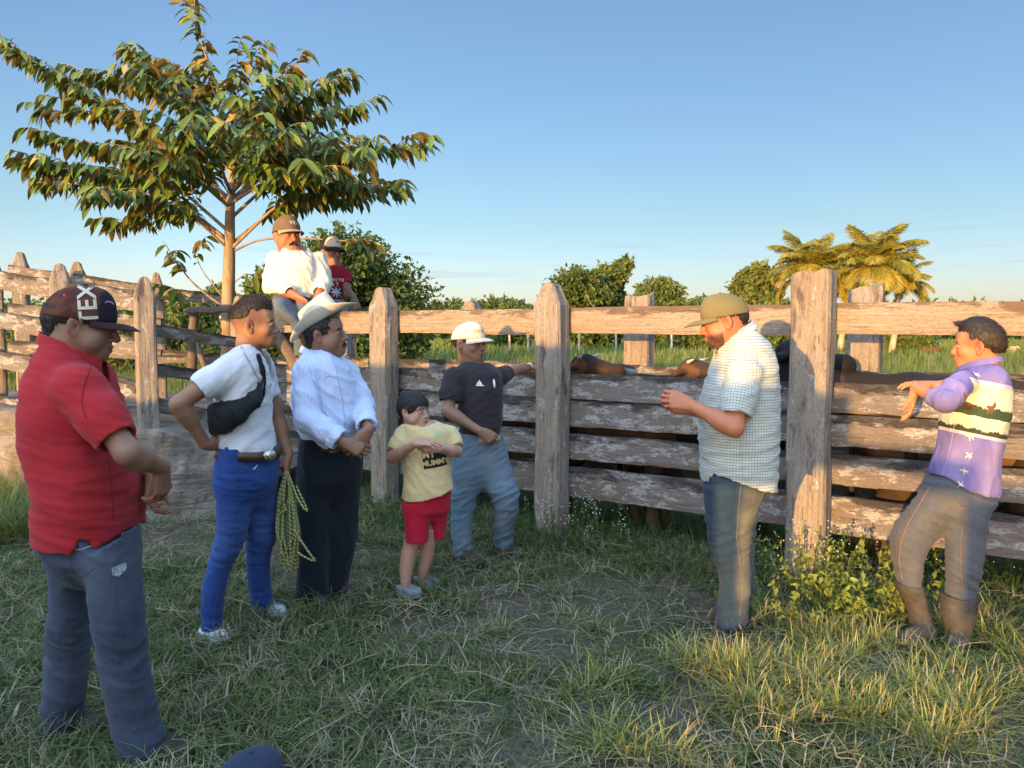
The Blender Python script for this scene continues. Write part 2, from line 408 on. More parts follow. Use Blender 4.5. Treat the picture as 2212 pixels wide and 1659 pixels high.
if want("fence"):
    fr = empty("corral_fence", (*FL(0), 0), "long front fence of weathered boards and thick posts beside the standing men", "fence")
    tz, ta, tb, tc_, td = t_at(527), t_at(829), t_at(1193), 0.0, 2.05
    PT = [(tz, 1.86, "taper", .20), (ta, 1.89, "taper", .20), (tb, 1.87, "taper", .215), (tc_, 1.87, "flat", .235), (td, 1.88, "flat", .22)]
    for q, (t, h, tp, w) in enumerate(PT):
        x, y = FL(t); post(fr, x, y, -.15, h, w, w * .92, FYAW, tp, seed=11 + q)
    hs = [(1.192, 1.008), (1.002, .808), (.750, .558), (.486, .258)]
    bays = [(tz - .05, ta), (ta, tb), (tb, tc_), (tc_, td), (td, td + 1.9)]
    sd_ = 0
    for b, (t0, t1) in enumerate(bays):
        off = .135
        topz = 1.59
        for q, (zt, zb) in enumerate([(topz + .095, topz - .095)] + hs):
            sd_ += 1; r = np.random.default_rng(sd_ + 40)
            j0, j1 = r.uniform(-.012, .012, 2)
            if b == 1 and q == 2: zt += .005; zb -= .0
            a0 = FL(t0 - .06, off + r.uniform(0, .01)); a1 = FL(t1 + .06, off + r.uniform(0, .01))
            zc = (zt + zb) / 2
            plank(fr, (*a0, zc + j0), (*a1, zc + j1), zt - zb, zt - zb + r.uniform(-.015, .015), .05 if q else .075, seed=sd_, mat=M_board if q else M_rail, rough=.003 if q == 0 else .006, name="rail" if q == 0 else "board")
    # second, lower back fence of the race
    OFF = .92
    bk = empty("corral_fence", (*FL(0, OFF), 0), "lower back fence of the cattle race, its posts seen above the front boards", "fence")
    for q, (u, h) in enumerate([(745, 1.80), (1020, 1.80), (1381, 1.80), (1866, 1.82), (2330, 1.8)]):
        x, y = FL(t_at(u, OFF), OFF); post(bk, x, y, -.15, h, .22, .17, FYAW, "taper" if q < 2 else "flat", seed=31 + q)
    tt = [t_at(560, OFF)] + [t_at(u, OFF) for u in (745, 1020, 1381, 1866, 2330)] + [t_at(2330, OFF) + 1.5]
    for b in range(len(tt) - 1):
        for q, (zt, zb) in enumerate([(1.235, 1.06), (1.0, .82), (.76, .58), (.5, .3)]):
            sd_ += 1
            a0 = FL(tt[b] - .05, OFF - .11); a1 = FL(tt[b + 1] + .05, OFF - .11)
            plank(bk, (*a0, (zt + zb) / 2), (*a1, (zt + zb) / 2 + .01), zt - zb, None, .045, seed=sd_)
    a0 = FL(t_at(560, OFF), OFF - .11); a1 = FL(t_at(790, OFF), OFF - .11)
    plank(bk, (*a0, 1.57), (*a1, 1.57), .17, None, .06, seed=99, name="rail")
    # ---- loading ramp fences (left)
    nf = empty("ramp_fence", tuple(G(310, 1100)), "near side fence of the loading ramp behind the man in the red shirt", "fence")
    NP = [(W(311, 598, 6.3), 52, 970, "taper"), (W(128, 570, 7.0), 50, 1000, "taper"), (W(-18, 555, 7.9), 42, 1000, "taper")]
    zt_ = []
    for q, (p, wpx, vb, tp) in enumerate(NP):
        post(nf, p[0], p[1], .0, p[2], wpx * .82 * p[1] / F, wpx * .75 * p[1] / F, rad(28), tp, seed=51 + q)
    def rr(par, u0, v0, y0, u1, v1, y1, hpx0, hpx1, seed, th=.05, name="board", mat=None):
        a = W(u0, v0 + hpx0 / 2, y0); b = W(u1, v1 + hpx1 / 2, y1)
        return plank(par, a, b, hpx0 * y0 / F, hpx1 * y1 / F, th, seed=seed, name=name, mat=mat)
    # left of the tall near post
    for q, (va, vb_, h) in enumerate([(582, 612, 38), (668, 712, 36), (755, 812, 36), (852, 905, 34)]):
        rr(nf, -60, va - 8, 7.9, 128, va + 26, 7.08, h, h + 3, 60 + q)
        rr(nf, 128, va + 26, 7.08, 311, vb_ + 18, 6.42, h + 3, h + 6, 64 + q)
    # right of it, running down to the corral
    for q, (va, vb_, h0, h1) in enumerate([(700, 727, 26, 24), (785, 812, 28, 24), (858, 900, 30, 26)]):
        rr(nf, 330, va, 6.45, 520, vb_, 7.3, h0, h1, 70 + q)
    a = W(392, 990, 6.9); 
    ff = empty("ramp_fence", tuple(G(166, 1060)), "far side fence of the loading ramp, sloping down towards the tree", "fence")
    for q, (u, v, y, wpx) in enumerate([(43, 545, 8.9, 36), (166, 566, 8.75, 38), (337, 589, 8.6, 33), (500, 618, 8.6, 30)]):
        p = W(u, v, y); post(ff, p[0], p[1], .0, p[2], wpx * .85 * y / F, wpx * .7 * y / F, rad(20), "taper", seed=81 + q)
    for q, (v0, v1, h) in enumerate([(572, 640, 24), (655, 700, 26), (735, 765, 26)]):
        rr(ff, 20, v0, 8.8, 190, v0 + (v1 - v0) * .36, 8.68, h, h, 90 + q)
        rr(ff, 166, v0 + (v1 - v0) * .32, 8.68, 350, v0 + (v1 - v0) * .70, 8.5, h, h, 94 + q)
        if q != 1: rr(ff, 330, v0 + (v1 - v0) * .68, 8.52, 520, v1, 8.5, h, h, 98 + q)
    rr(ff, 340, 768, 8.4, 520, 765, 8.4, 18, 18, 105)
    # horizontal pole near the tree and crossing props
    pl = empty("prop_pole", tuple(G(440, 950)), "old pole laid across two stakes beside the young tree trunk", "pole")
    def pole(par, a, b, r0, r1, seed, name="pole"):
        s = np.linspace(0, 1, 24)[:, None]; P = a + (b - a) * s
        P = P + np.stack([noise(np.stack([s[:, 0] * 3 + seed, s[:, 0] * 0, s[:, 0] * 0 + k], -1)) * .018 for k in range(3)], -1)
        V, Q, Tt = tube(P, np.linspace(r0, r1, 24) * (1 + .1 * noise(P * 9 + seed)), 10)
        uv = np.concatenate([np.stack([np.repeat(np.linspace(0, np.linalg.norm(b - a), 24), 10), np.tile(np.linspace(0, .3, 10), 24), np.zeros(240)], -1), np.zeros((2, 3))])
        return mk(name, V, [Q, Tt], M_pole, parent=par, attrs={"uvw": uv + seed, "edge": np.zeros(len(V))})
    pole(pl, W(405, 671, 7.9), W(512, 667, 7.9), .034, .04, 3); pole(pl, W(418, 672, 7.95), W(414, 800, 7.95), .045, .05, 4, "stake")
    pole(pl, W(428, 740, 7.8), W(452, 850, 7.6), .03, .035, 5, "stake")
    lg = empty("log_brace", tuple(G(620, 1000)), "two dark split logs leaning under the sitting men on the corral rail", "log")
    pole(lg, W(597, 722, 7.55), W(650, 800, 7.4), .06, .07, 6, "log"); pole(lg, W(622, 720, 7.65), W(662, 800, 7.5), .05, .055, 7, "log")
    # concrete / stone ramp
    def m_conc():
        t = NT("old ramp concrete"); tc = t.n("TexCoord").outputs["Object"]
        n1 = t.noise(tc, 3, 6, .65); n2 = t.noise(tc, 26, 5, .7); n3 = t.noise(t.mapv(tc, (2, 2, 16)), 1, 5, .6, 1.2)
        c = t.mix(t.ramp(n1, [(.35, 0), (.65, 1)]), (.15, .125, .10, 1), (.31, .275, .235, 1))
        c = t.mix(t.ramp(n3, [(.38, .55), (.46, 0)]), c, (.12, .10, .085, 1))
        return t.fin(c, .95, t.bump(t.math('ADD', n2, t.math('MULTIPLY', n3, 1.5)), .03, .9), .1)
    rp = [(-60, 868, 8.3), (100, 905, 7.6), (320, 925, 6.7), (400, 938, 7.0), (460, 965, 7.4), (530, 1000, 7.9)]
    NR = []
    ramp_top = [W(-140, 862, 7.7), W(60, 892, 6.95), W(330, 928, 6.15), W(400, 950, 6.2), W(470, 985, 6.3), W(560, 1040, 6.5)]
    back = [p + A(.3, 2.3, 0) for p in ramp_top]; back = [A(b[0], b[1], a[2]) for a, b in zip(ramp_top, back)]
    S = 60
    def interp(L, s):
        L = np.array(L); x = np.linspace(0, 1, len(L)); return np.stack([np.interp(s, x, L[:, k]) for k in range(3)], -1)
    s = np.linspace(0, 1, S); top = interp(ramp_top, s); bkk = interp(back, s)
    rows = []
    foot = top.copy(); foot[:, 2] = -.1; foot[:, 1] -= .12
    for f in np.linspace(0, 1, 14): rows.append(foot * (1 - f) + top * f)
    for f in np.linspace(.04, 1, 14): rows.append(top * (1 - f) + bkk * f)
    R = np.stack(rows); R += (noise(R * 3.1) * .05 + noise(R * 11) * .02)[..., None] * A(.3, -1, .5)
    R[..., 1] += np.round(noise(R * A(1.2, 1.2, 7)) * 3) / 3 * .04
    nR = R.shape[1]; i, j = np.meshgrid(np.arange(R.shape[0] - 1), np.arange(nR - 1), indexing='ij')
    Q = np.stack([i * nR + j, i * nR + j + 1, (i + 1) * nR + j + 1, (i + 1) * nR + j], -1).reshape(-1, 4)
    mk("loading_ramp", R.reshape(-1, 3), [Q], m_conc(), loc=tuple(ramp_top[2] * A(1, 1, 0)),
       label="low stone and concrete loading ramp under the ramp fences", cat="ramp")
# ------------------------------------------------------------------ unseen wall added behind the camera to cast shade on the scene
def sun_pt(s, t, z):
    """s across the light, t along the light, z height"""
    c, q = math.cos(SUN_AZ), math.sin(SUN_AZ)
    return A(s * c + t * q, -s * q + t * c, z)
TW = -4.0; tanE = math.tan(SUN_EL)
wl = empty("shade_wall", tuple(sun_pt(-3, TW, 0)), "unseen plank wall added behind the photographer to shade the scene", "wall")
def wpanel(s0, s1, h0a, h0b, seed, dt=0.0):
    z0 = h0a - (TW + dt) * tanE if h0a > 0 else -.1; z1 = h0b - (TW + dt) * tanE
    a = sun_pt(s0, TW + dt, (z0 + z1) / 2); b = sun_pt(s1, TW + dt, (z0 + z1) / 2)
    plank(wl, a, b, z1 - z0, None, .05, seed=seed, rough=.02)
wpanel(-6.3, -5.2, 0, 1.30, 201); wpanel(-5.25, -.98, 0, 1.68, 202); wpanel(-2.86, -2.40, 1.58, 1.835, 203, -.08)
wpanel(-1.0, -.55, 1.12, 1.58, 204); wpanel(-.6, .10, 1.12, 1.28, 205); wpanel(.06, .42, .54, 1.10, 206)
# ================================================================== grass and plants
GR = np.random.default_rng(21)
def blades(mb_parts, base, h, w, az, lean, col, curve=.5, seg=3, tipcol=None):
    """many blades at once"""
    n = len(base); s = np.linspace(0, 1, seg + 1)
    dirx = np.stack([np.cos(az), np.sin(az), np.zeros(n)], -1); side = np.stack([-np.sin(az), np.cos(az), np.zeros(n)], -1)
    rows = []; cols = []
    for k in s:
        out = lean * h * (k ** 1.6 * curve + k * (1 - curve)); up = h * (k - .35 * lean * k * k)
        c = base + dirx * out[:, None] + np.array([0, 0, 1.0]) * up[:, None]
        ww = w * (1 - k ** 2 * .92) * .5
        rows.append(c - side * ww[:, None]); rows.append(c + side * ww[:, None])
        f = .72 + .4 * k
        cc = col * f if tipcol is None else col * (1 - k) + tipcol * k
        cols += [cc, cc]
    V = np.stack(rows, 1).reshape(-1, 3); C = np.stack(cols, 1).reshape(-1, 3)
    m = 2 * (seg + 1); b = np.arange(n)[:, None] * m
    Q = np.concatenate([b + np.array([[2 * k, 2 * k + 1, 2 * k + 3, 2 * k + 2]]) for k in range(seg)])
    mb_parts.append((V, Q, C))
FEET = [(300, 1640), (400, 1640), (175, 1590), (455, 1388), (600, 1330), (680, 1290), (735, 1272), (890, 1285), (935, 1262), (1020, 1225), (1090, 1205), (1575, 1372), (1540, 1350), (1610, 1375), (1990, 1385), (2070, 1405), (540, 1690)]
FG = [G(u, v) for u, v in FEET]
def near_feet(x, y, r=.20):
    m = np.zeros(np.shape(x))
    for c in FG: m = np.maximum(m, np.clip(1.6 - np.hypot(x - c[0], (y - c[1])) / r, 0, 1))
    return m
def sstep_(x, a, b):
    t = np.clip((x - a) / (b - a), 0, 1); return t * t * (3 - 2 * t)
def join_parts(parts):
    V = []; Q = []; C = []; n = 0
    for v, q, c in parts: V.append(v); Q.append(q + n); C.append(c); n += len(v)
    return np.concatenate(V), np.concatenate(Q), np.concatenate(C)
def lerp_col(a, b, t): return np.asarray(a) * (1 - t[:, None]) + np.asarray(b) * t[:, None]
def frustum_pts(n, y0, y1, power=1.0, mx=1.16):
    """random ground points in view, y density ~ y^power"""
    r = GR.random(n); p1 = power + 1
    y = (y0 ** p1 + (y1 ** p1 - y0 ** p1) * r) ** (1 / p1)
    x = (GR.random(n) * 2 - 1) * y * .668 * mx
    return x, y
def line_depth(x, y):
    """distance of a ground point in front of (negative) or behind the front fence"""
    return (x - Cpt[0]) * N2[0] + (y - Cpt[1]) * N2[1]
if want("grass"):
    parts = []
    # near trampled grass: short blades
    x, y = frustum_pts(225000, 1.8, 7.6, .15)
    b = bare(x, y); dens = np.clip(noise(np.stack([x * 1.7, y * 2.4, 0 * x + 3], -1)) * 1.1 + noise(np.stack([x * 6, y * 6, 0 * x], -1)) * .4 + .72, .12, 1)
    keep = (GR.random(len(x)) < dens * (1 - .93 * np.clip(b * 1.6, 0, 1))) & (line_depth(x, y) < 1.6)
    x, y = x[keep], y[keep]; n = len(x)
    tall = np.clip(noise(np.stack([x * 1.6 + 3, y * 1.6, 0 * x], -1)) + .5, 0, 1.3)
    fr_ = np.exp(-np.abs(line_depth(x, y)) / .5) * .9
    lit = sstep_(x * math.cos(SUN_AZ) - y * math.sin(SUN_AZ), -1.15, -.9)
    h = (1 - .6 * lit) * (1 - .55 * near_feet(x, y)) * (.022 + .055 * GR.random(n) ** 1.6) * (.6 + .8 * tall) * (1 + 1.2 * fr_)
    dry = np.clip(noise(np.stack([x * 1.1, y * 1.1, 0 * x + 7], -1)) * .9 + .34 + GR.normal(size=n) * .22, 0, 1)
    green = lerp_col((.036, .068, .022), (.100, .135, .038), GR.random(n))
    green = green * lerp_col((1, 1, 1), (.75, .95, 1.05), GR.random(n) ** 3)
    straw = lerp_col((.18, .15, .09), (.36, .30, .19), GR.random(n)); dry = np.clip(dry + .5 * lit, 0, 1.5)  # straw share raised in the sun patch, painting sunlight into the blades
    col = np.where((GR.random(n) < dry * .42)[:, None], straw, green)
    P = np.stack([x, y, gh(x, y) - .004], -1)
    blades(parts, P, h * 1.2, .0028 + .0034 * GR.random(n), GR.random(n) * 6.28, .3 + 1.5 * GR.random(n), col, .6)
    # taller tufts; sunlight painted into those in the sun patch, paler with yellow tips
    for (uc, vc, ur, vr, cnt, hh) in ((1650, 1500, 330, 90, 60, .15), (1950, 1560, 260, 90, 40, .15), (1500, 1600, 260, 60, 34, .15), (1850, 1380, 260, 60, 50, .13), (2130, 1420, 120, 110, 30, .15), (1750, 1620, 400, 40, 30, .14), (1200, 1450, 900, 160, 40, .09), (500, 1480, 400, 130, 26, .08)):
        for q in range(cnt):
            c = G(uc + GR.normal() * ur * .5, vc + GR.normal() * vr * .5); m_ = int(20 + 40 * GR.random())
            if line_depth(c[0], c[1]) > -.05 or c[1] < 1.9 or near_feet(c[0], c[1], .16) > .3: continue
            if noise(np.array([[c[0] * 2.1, c[1] * 2.6, 1.7]]))[0] < -.12: continue
            a = GR.random(m_) * 6.28; rr = GR.random(m_) ** .5 * .07; x = c[0] + np.cos(a) * rr; y = c[1] + np.sin(a) * rr
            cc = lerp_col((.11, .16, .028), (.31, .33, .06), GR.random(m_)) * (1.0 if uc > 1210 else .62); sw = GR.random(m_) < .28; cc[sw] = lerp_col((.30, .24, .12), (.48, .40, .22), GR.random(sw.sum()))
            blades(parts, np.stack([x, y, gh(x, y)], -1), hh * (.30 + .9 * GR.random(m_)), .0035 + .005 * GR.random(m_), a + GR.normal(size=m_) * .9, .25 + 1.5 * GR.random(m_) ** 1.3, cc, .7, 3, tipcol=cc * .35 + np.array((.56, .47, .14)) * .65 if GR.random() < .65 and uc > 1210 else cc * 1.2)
    # sprawling stems with little leaves
    for cnt, (ca, cb), hmul in ((4200, ((.17, .15, .09), (.40, .34, .22)), 1.15), (6500, ((.055, .09, .024), (.135, .18, .048)), 1.2)):
        x, y = frustum_pts(cnt, 1.9, 7.2, .3)
        keep = (GR.random(len(x)) < 1 - .7 * bare(x, y)) & (line_depth(x, y) < .5); x, y = x[keep], y[keep]; n = len(x)
        az = GR.random(n) * 6.28; L = (.10 + .24 * GR.random(n) ** 1.5) * hmul; S = 7
        pos = np.stack([x, y, gh(x, y) + .004], -1); turn = GR.normal(size=n) * 2.2; lift = GR.random(n) ** 2 * .95
        pts = [pos]
        col = lerp_col(ca, cb, GR.random(n))
        for k in range(S):
            f = k / S
            dz = lift * (1 - f * 1.5)
            d = np.stack([np.cos(az), np.sin(az), dz], -1); d /= np.linalg.norm(d, axis=1)[:, None]
            pos = pos + d * (L / S)[:, None]; pos[:, 2] = np.maximum(pos[:, 2], gh(pos[:, 0], pos[:, 1]) + .006)
            az = az + turn / S + GR.normal(size=n) * .16; pts.append(pos)
        Pt = np.stack(pts, 1)  # n,S+1,3
        sd2 = np.cross(np.gradient(Pt, axis=1), np.array([.2, -.8, .5])); sd2 /= np.linalg.norm(sd2, axis=2)[..., None] + 1e-9
        wv = (.0013 + .0014 * GR.random(n))[:, None, None] * np.linspace(1, .5, S + 1)[None, :, None]
        V = np.stack([Pt - sd2 * wv, Pt + sd2 * wv], 2).reshape(-1, 3); m = 2 * (S + 1)
        b0 = np.arange(n)[:, None] * m
        Q = np.concatenate([b0 + np.array([[2 * k, 2 * k + 1, 2 * k + 3, 2 * k + 2]]) for k in range(S)])
        parts.append((V, Q, np.repeat(col, m, 0)))
        for rep in range(2):
            for k in range(1, S + 1):
                sel = GR.random(n) < .55; q = Pt[sel, k]
                m_ = len(q); blades(parts, q, .03 + .06 * GR.random(m_), .003 + .003 * GR.random(m_), GR.random(m_) * 6.28, .5 + 1.2 * GR.random(m_), col[sel] * (.8 + .5 * GR.random((m_, 1))), .4, 2)
    x, y = frustum_pts(1500, 1.9, 7.0, .2); n = len(x); az = GR.random(n) * 6.28
    blades(parts, np.stack([x, y, gh(x, y) + .015 + .03 * GR.random(n)], -1), .03 + .10 * GR.random(n) ** 2, .004 + .006 * GR.random(n), az, 2.5 + GR.random(n), lerp_col((.20, .15, .09), (.50, .43, .28), GR.random(n)), .3, 2)
    V, Q, C = join_parts(parts)
    mk("grass", V, [Q], M_grass, smooth=False, col=C, label="trampled short green and straw coloured grass where the men stand", cat="grass", kind="stuff")
    # tall pasture behind the fences
    parts = []
    x, y = frustum_pts(70000, 6.0, 30, .1, 1.08)
    ok = line_depth(x, y) > 1.25; ok &= ~((x < -2.6) & (y < 9.5)); x, y = x[ok], y[ok]; n = len(x)
    cl = np.clip(noise(np.stack([x * .5, y * .35, 0 * x], -1)) + .5, 0, 1.2)
    h = (.35 + .55 * GR.random(n)) * (.55 + .6 * cl) * np.clip(.55 + (line_depth(x, y) - 1.2) * .12, .5, 1.0)
    col = lerp_col((.075, .125, .026), (.19, .23, .06), GR.random(n)); st = GR.random(n) < .16
    col[st] = lerp_col((.22, .20, .10), (.36, .32, .18), GR.random(st.sum()))
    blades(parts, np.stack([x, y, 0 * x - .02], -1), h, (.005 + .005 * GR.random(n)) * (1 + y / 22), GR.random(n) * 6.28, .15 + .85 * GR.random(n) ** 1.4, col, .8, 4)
    x, y = frustum_pts(45000, 28, 95, .0, 1.05); n = len(x)
    col = lerp_col((.09, .14, .03), (.19, .22, .06), np.clip(GR.random(n) * .6 + noise(np.stack([x * .08, y * .05, 0 * x], -1)) * .6 + .3, 0, 1))
    blades(parts, np.stack([x, y, 0 * x], -1), .35 + .5 * GR.random(n), .03 + y * .0011, GR.random(n) * 6.28, .1 + .6 * GR.random(n), col, .7, 2)
    V, Q, C = join_parts(parts)
    mk("tall_grass", V, [Q], M_grass, smooth=False, col=C, label="tall green pasture grass filling the field behind the corral", cat="grass", kind="stuff")
    # tall grass inside and under the fences, left bank
    parts = []
    t = GR.random(9000) * 9 - 5; off = GR.random(9000) ** .8 * 1.35 + .02
    base = Cpt[None] + E2[None] * t[:, None] + N2[None] * off[:, None]; x, y = base.T; n = len(x)
    blades(parts, np.stack([x, y, 0 * x], -1), .08 + .26 * GR.random(n) ** 2, .004 + .004 * GR.random(n), GR.random(n) * 6.28, .3 + GR.random(n), lerp_col((.035, .075, .018), (.09, .14, .035), GR.random(n)), .7, 3)
    p0 = [(-30, 1030), (30, 1060), (70, 1010), (20, 1110), (-10, 1160)]
    for (u, v) in p0:
        c = G(u, v); n = 1500; a = GR.random(n) * 6.28; r = GR.random(n) ** .6 * .55
        x = c[0] + np.cos(a) * r; y = c[1] + np.sin(a) * r * .6
        blades(parts, np.stack([x, y, 0 * x], -1), .15 + .32 * GR.random(n), .005 + .004 * GR.random(n), GR.random(n) * 6.28, .4 + 1.1 * GR.random(n), lerp_col((.07, .12, .025), (.26, .26, .08), GR.random(n)), .8, 4)
    V, Q, C = join_parts(parts)
    mk("weed_grass", V, [Q], M_grass, smooth=False, col=C, label="rank green grass growing under the boards and along the ramp foot", cat="grass", kind="stuff")
def leaf_quads(c, d, nrm_, L, Wd, col):
    """simple pointed leaves: centre-line from c along d; 2 quads folded"""
    n = len(c); side = np.cross(d, nrm_); side /= np.linalg.norm(side, axis=1)[:, None] + 1e-9
    up = np.cross(side, d)
    L = L[:, None]; Wd = Wd[:, None]
    a = c; b = c + d * L * .5 - up * L * .04; e = c + d * L - up * L * .16
    l = c + d * L * .42 - side * Wd * .5 + up * Wd * .12; r = c + d * L * .42 + side * Wd * .5 + up * Wd * .12
    V = np.stack([a, l, b, r, e], 1).reshape(-1, 3); k = np.arange(n)[:, None] * 5
    Q = np.concatenate([k + np.array([[0, 1, 2, 3]]), k + np.array([[1, 4, 2, 2]])])[:, :4]
    T3 = np.concatenate([k + np.array([[0, 2, 1]]), k + np.array([[1, 2, 4]]), k + np.array([[0, 3, 2]]), k + np.array([[3, 4, 2]])])
    return V, T3, np.repeat(col, 5, 0)
def rdir(n, zb=0.0):
    d = GR.normal(size=(n, 3)); d[:, 2] += zb; return d / np.linalg.norm(d, axis=1)[:, None]
def weed(u, v, hgt, rx, nl, ls, label, flowers=0, y=None, green=((.05, .10, .02), (.13, .20, .04)), seed=1):
    c = G(u, v) if y is None else A((u - 1106) / F * y, y, 0)
    rt = empty("weed_plant", tuple(c), label, "weed", "weeds at the foot of the corral")
    st = MB(); Vs = []; Ts = []; Cs = []; nn = 0
    r = np.random.default_rng(seed); fl = MB()
    for k in range(max(5, nl // 16)):
        a = r.random() * 6.28; rr = r.random() ** .6 * rx * .5; p = c + A(math.cos(a) * rr, math.sin(a) * rr * .6, 0)
        hh = hgt * (.45 + .55 * r.random()); tip = p + A(math.cos(a) * rx * .45 * r.random(), math.sin(a) * rx * .3 * r.random(), hh)
        s = np.linspace(0, 1, 6)[:, None]; P = p + (tip - p) * s + A(0, 0, 1) * (s * (1 - s)) * .05 + r.normal(size=(6, 3)) * .006
        Vt, Qt, Tt = tube(P, np.linspace(.0028, .0012, 6), 4); mk("stem", Vt, [Qt, Tt], M_grass, parent=rt, col=np.tile(A(.07, .11, .03), (len(Vt), 1)))
        m = 16; f = r.random(m) ** .7; base = p + (tip - p) * f[:, None]
        d = rdir(m, .35); cc = lerp_col(green[0], green[1], r.random(m))
        V, T3, C = leaf_quads(base, d, rdir(m, 2.0), ls * (.6 + .7 * r.random(m)), ls * .55 * (.6 + .6 * r.random(m)), cc)
        Vs.append(V); Ts.append(T3 + nn); Cs.append(C); nn += len(V)
        for q in range(flowers):
            pt = tip + r.normal(size=3) * .03; dsk = rdir(4, 0) * .004
            fl.add(pt + np.array([(.004, 0, 0), (0, .001, .004), (-.004, 0, 0), (0, -.001, -.004)]), [(0, 1, 2, 3)], None, (.75, .75, .7))
    mk("leaf", np.concatenate(Vs), [np.concatenate(Ts)], M_grass, parent=rt, smooth=False, col=np.concatenate(Cs), kind="stuff")
    if flowers: o = fl.out("flower", M_grass, rt, smooth=False); o["kind"] = "stuff"
if want("weeds"):
    weed(1195, 1175, .42, .42, 360, .022, "bushy weed with tiny white flowers at the foot of the middle post", 3, seed=1)
    weed(1290, 1185, .34, .45, 300, .024, "fine leaved flowering weed right of the middle post foot", 3, seed=2)
    weed(1420, 1235, .26, .4, 240, .026, "low green weed beneath the boards left of the checked shirt man", 0, seed=3)
    weed(1745, 1280, .38, .5, 620, .034, "sunlit leafy weed wrapped round the foot of the right post", 2, green=((.13, .19, .035), (.28, .33, .07)), seed=4)  # weeds with these brighter greens have sunlight painted into the colour
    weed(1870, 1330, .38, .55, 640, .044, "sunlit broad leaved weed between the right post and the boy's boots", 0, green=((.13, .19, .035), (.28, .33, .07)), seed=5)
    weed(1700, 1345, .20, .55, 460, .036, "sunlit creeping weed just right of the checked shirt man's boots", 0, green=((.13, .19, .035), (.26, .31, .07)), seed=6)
    weed(845, 1130, .26, .45, 260, .030, "green weed at the foot of the post behind the hatted man", 0, seed=7)
    weed(400, 1105, .20, .7, 340, .034, "green creeper at the base of the stone ramp by the red shirt man's hands", 0, seed=8)
    weed(560, 1125, .18, .4, 200, .034, "green creeper at the ramp end behind the blue jeans", 0, seed=9)
    weed(2170, 1290, .34, .6, 340, .034, "dark leafy weed beneath the boards right of the boy's boots", 1, seed=10)
    weed(1590, 1250, .26, .45, 240, .028, "shaded weed beneath the boards behind the checked shirt man's legs", 0, seed=11)
    weed(1120, 1150, .22, .3, 160, .026, "small weed between the leaning man's boot and the middle post", 0, seed=12)
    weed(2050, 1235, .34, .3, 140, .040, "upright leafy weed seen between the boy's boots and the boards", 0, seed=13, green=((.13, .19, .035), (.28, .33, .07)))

# ================================================================== trees
def crown_tree(name, label, u, y, vtop, vbase, wpx, seed, leaf=.16, n=5000, cols=((.035, .065, .016), (.10, .14, .03)), group="trees beyond the pasture", trunk_h=.25, lobes=14, bare_tw=0, zb=0.0, cat="tree", mat=None):
    r = np.random.default_rng(seed); x = (u - 1106) / F * y
    ztop = W(u, vtop, y)[2]; z0 = zb; Wd = wpx / F * y; Ht = ztop - z0
    rt = empty(name, (x, y, z0), label, cat, group)
    # limbs
    tr = MB(); cb = z0 + Ht * trunk_h
    L = []
    for k in range(lobes):
        a = r.random() * 6.28; rr = r.random() ** .5 * .42 * Wd
        f = (k + .5) / lobes; zc = cb + (Ht * (1 - trunk_h)) * (.08 + .82 * f)
        sh = math.sqrt(max(0, 1 - (2 * max(f, .25) - .85) ** 2 * .75))
        c = A(x + math.cos(a) * rr * sh, y + math.sin(a) * rr * sh * .8, zc); s = Wd * (.13 + .10 * r.random()) * (.75 + .3 * sh)
        L.append((c, s))
        P = np.array([A(x, y, z0), A(x + (c[0] - x) * .2, y + (c[1] - y) * .2, z0 + Ht * trunk_h), (c + A(x, y, cb)) / 2 + r.normal(size=3) * Wd * .03, c])
        s_ = np.linspace(0, 1, 12); PP = np.stack([np.interp(s_, np.linspace(0, 1, 4), P[:, q]) for q in range(3)], -1)
        R = np.linspace(Ht * .022, Ht * .005, 12); Vt, Qt, Tt = tube(PP, R, 6); tr.add(Vt, Qt, Tt)
    o = tr.out("trunk", M_darkbark, rt)
    P = []; 
    wts = np.array([s ** 2 for c, s in L]); wts /= wts.sum()
    for (c, s), w in zip(L, wts):
        m = int(n * 1.5 * w); d = r.normal(size=(m, 3)); d /= np.linalg.norm(d, axis=1)[:, None]
        rr = s * (.35 + .75 * r.random(m) ** .5); p = c + d * rr[:, None] * A(1.15, 1.05, .72)
        p += np.stack([noise(p * 2.0 / s + k * 9) for k in range(3)], -1) * s * .45
        P.append(p)
    P = np.concatenate(P)
    gap = noise(P * (2.6 / (Wd * .2)) + seed) ; P = P[gap > -.28]; m = len(P)
    clump = np.clip(noise(P * (3.0 / (Wd * .25)) + 31) + .5, 0, 1)
    col = lerp_col(cols[0], cols[1], np.clip(clump * .7 + r.random(m) * .4, 0, 1))
    d = r.normal(size=(m, 3)); d[:, 2] -= .3; d /= np.linalg.norm(d, axis=1)[:, None]
    nn_ = r.normal(size=(m, 3)); nn_[:, 2] += .35
    V, T3, C = leaf_quads(P, d, nn_, leaf * 1.25 * (.6 + .8 * r.random(m)), leaf * .8 * (.6 + .8 * r.random(m)), col)
    mk("crown", V, [T3], mat or M_bgleaf, parent=rt, smooth=False, col=C)
    if bare_tw:
        for k in range(bare_tw):
            b = L[k % len(L)][0]; e = b + A(-.5 - r.random(), r.normal() * .3, .3 + r.random()) * Wd * .35
            s_ = np.linspace(0, 1, 7)[:, None]; PP = b + (e - b) * s_ + r.normal(size=(7, 3)) * .06 * Wd * s_ * .5
            Vt, Qt, Tt = tube(PP, np.linspace(.03, .01, 7), 4); mk("bare_twig", Vt, [Qt, Tt], M_bark, parent=rt)
    return rt
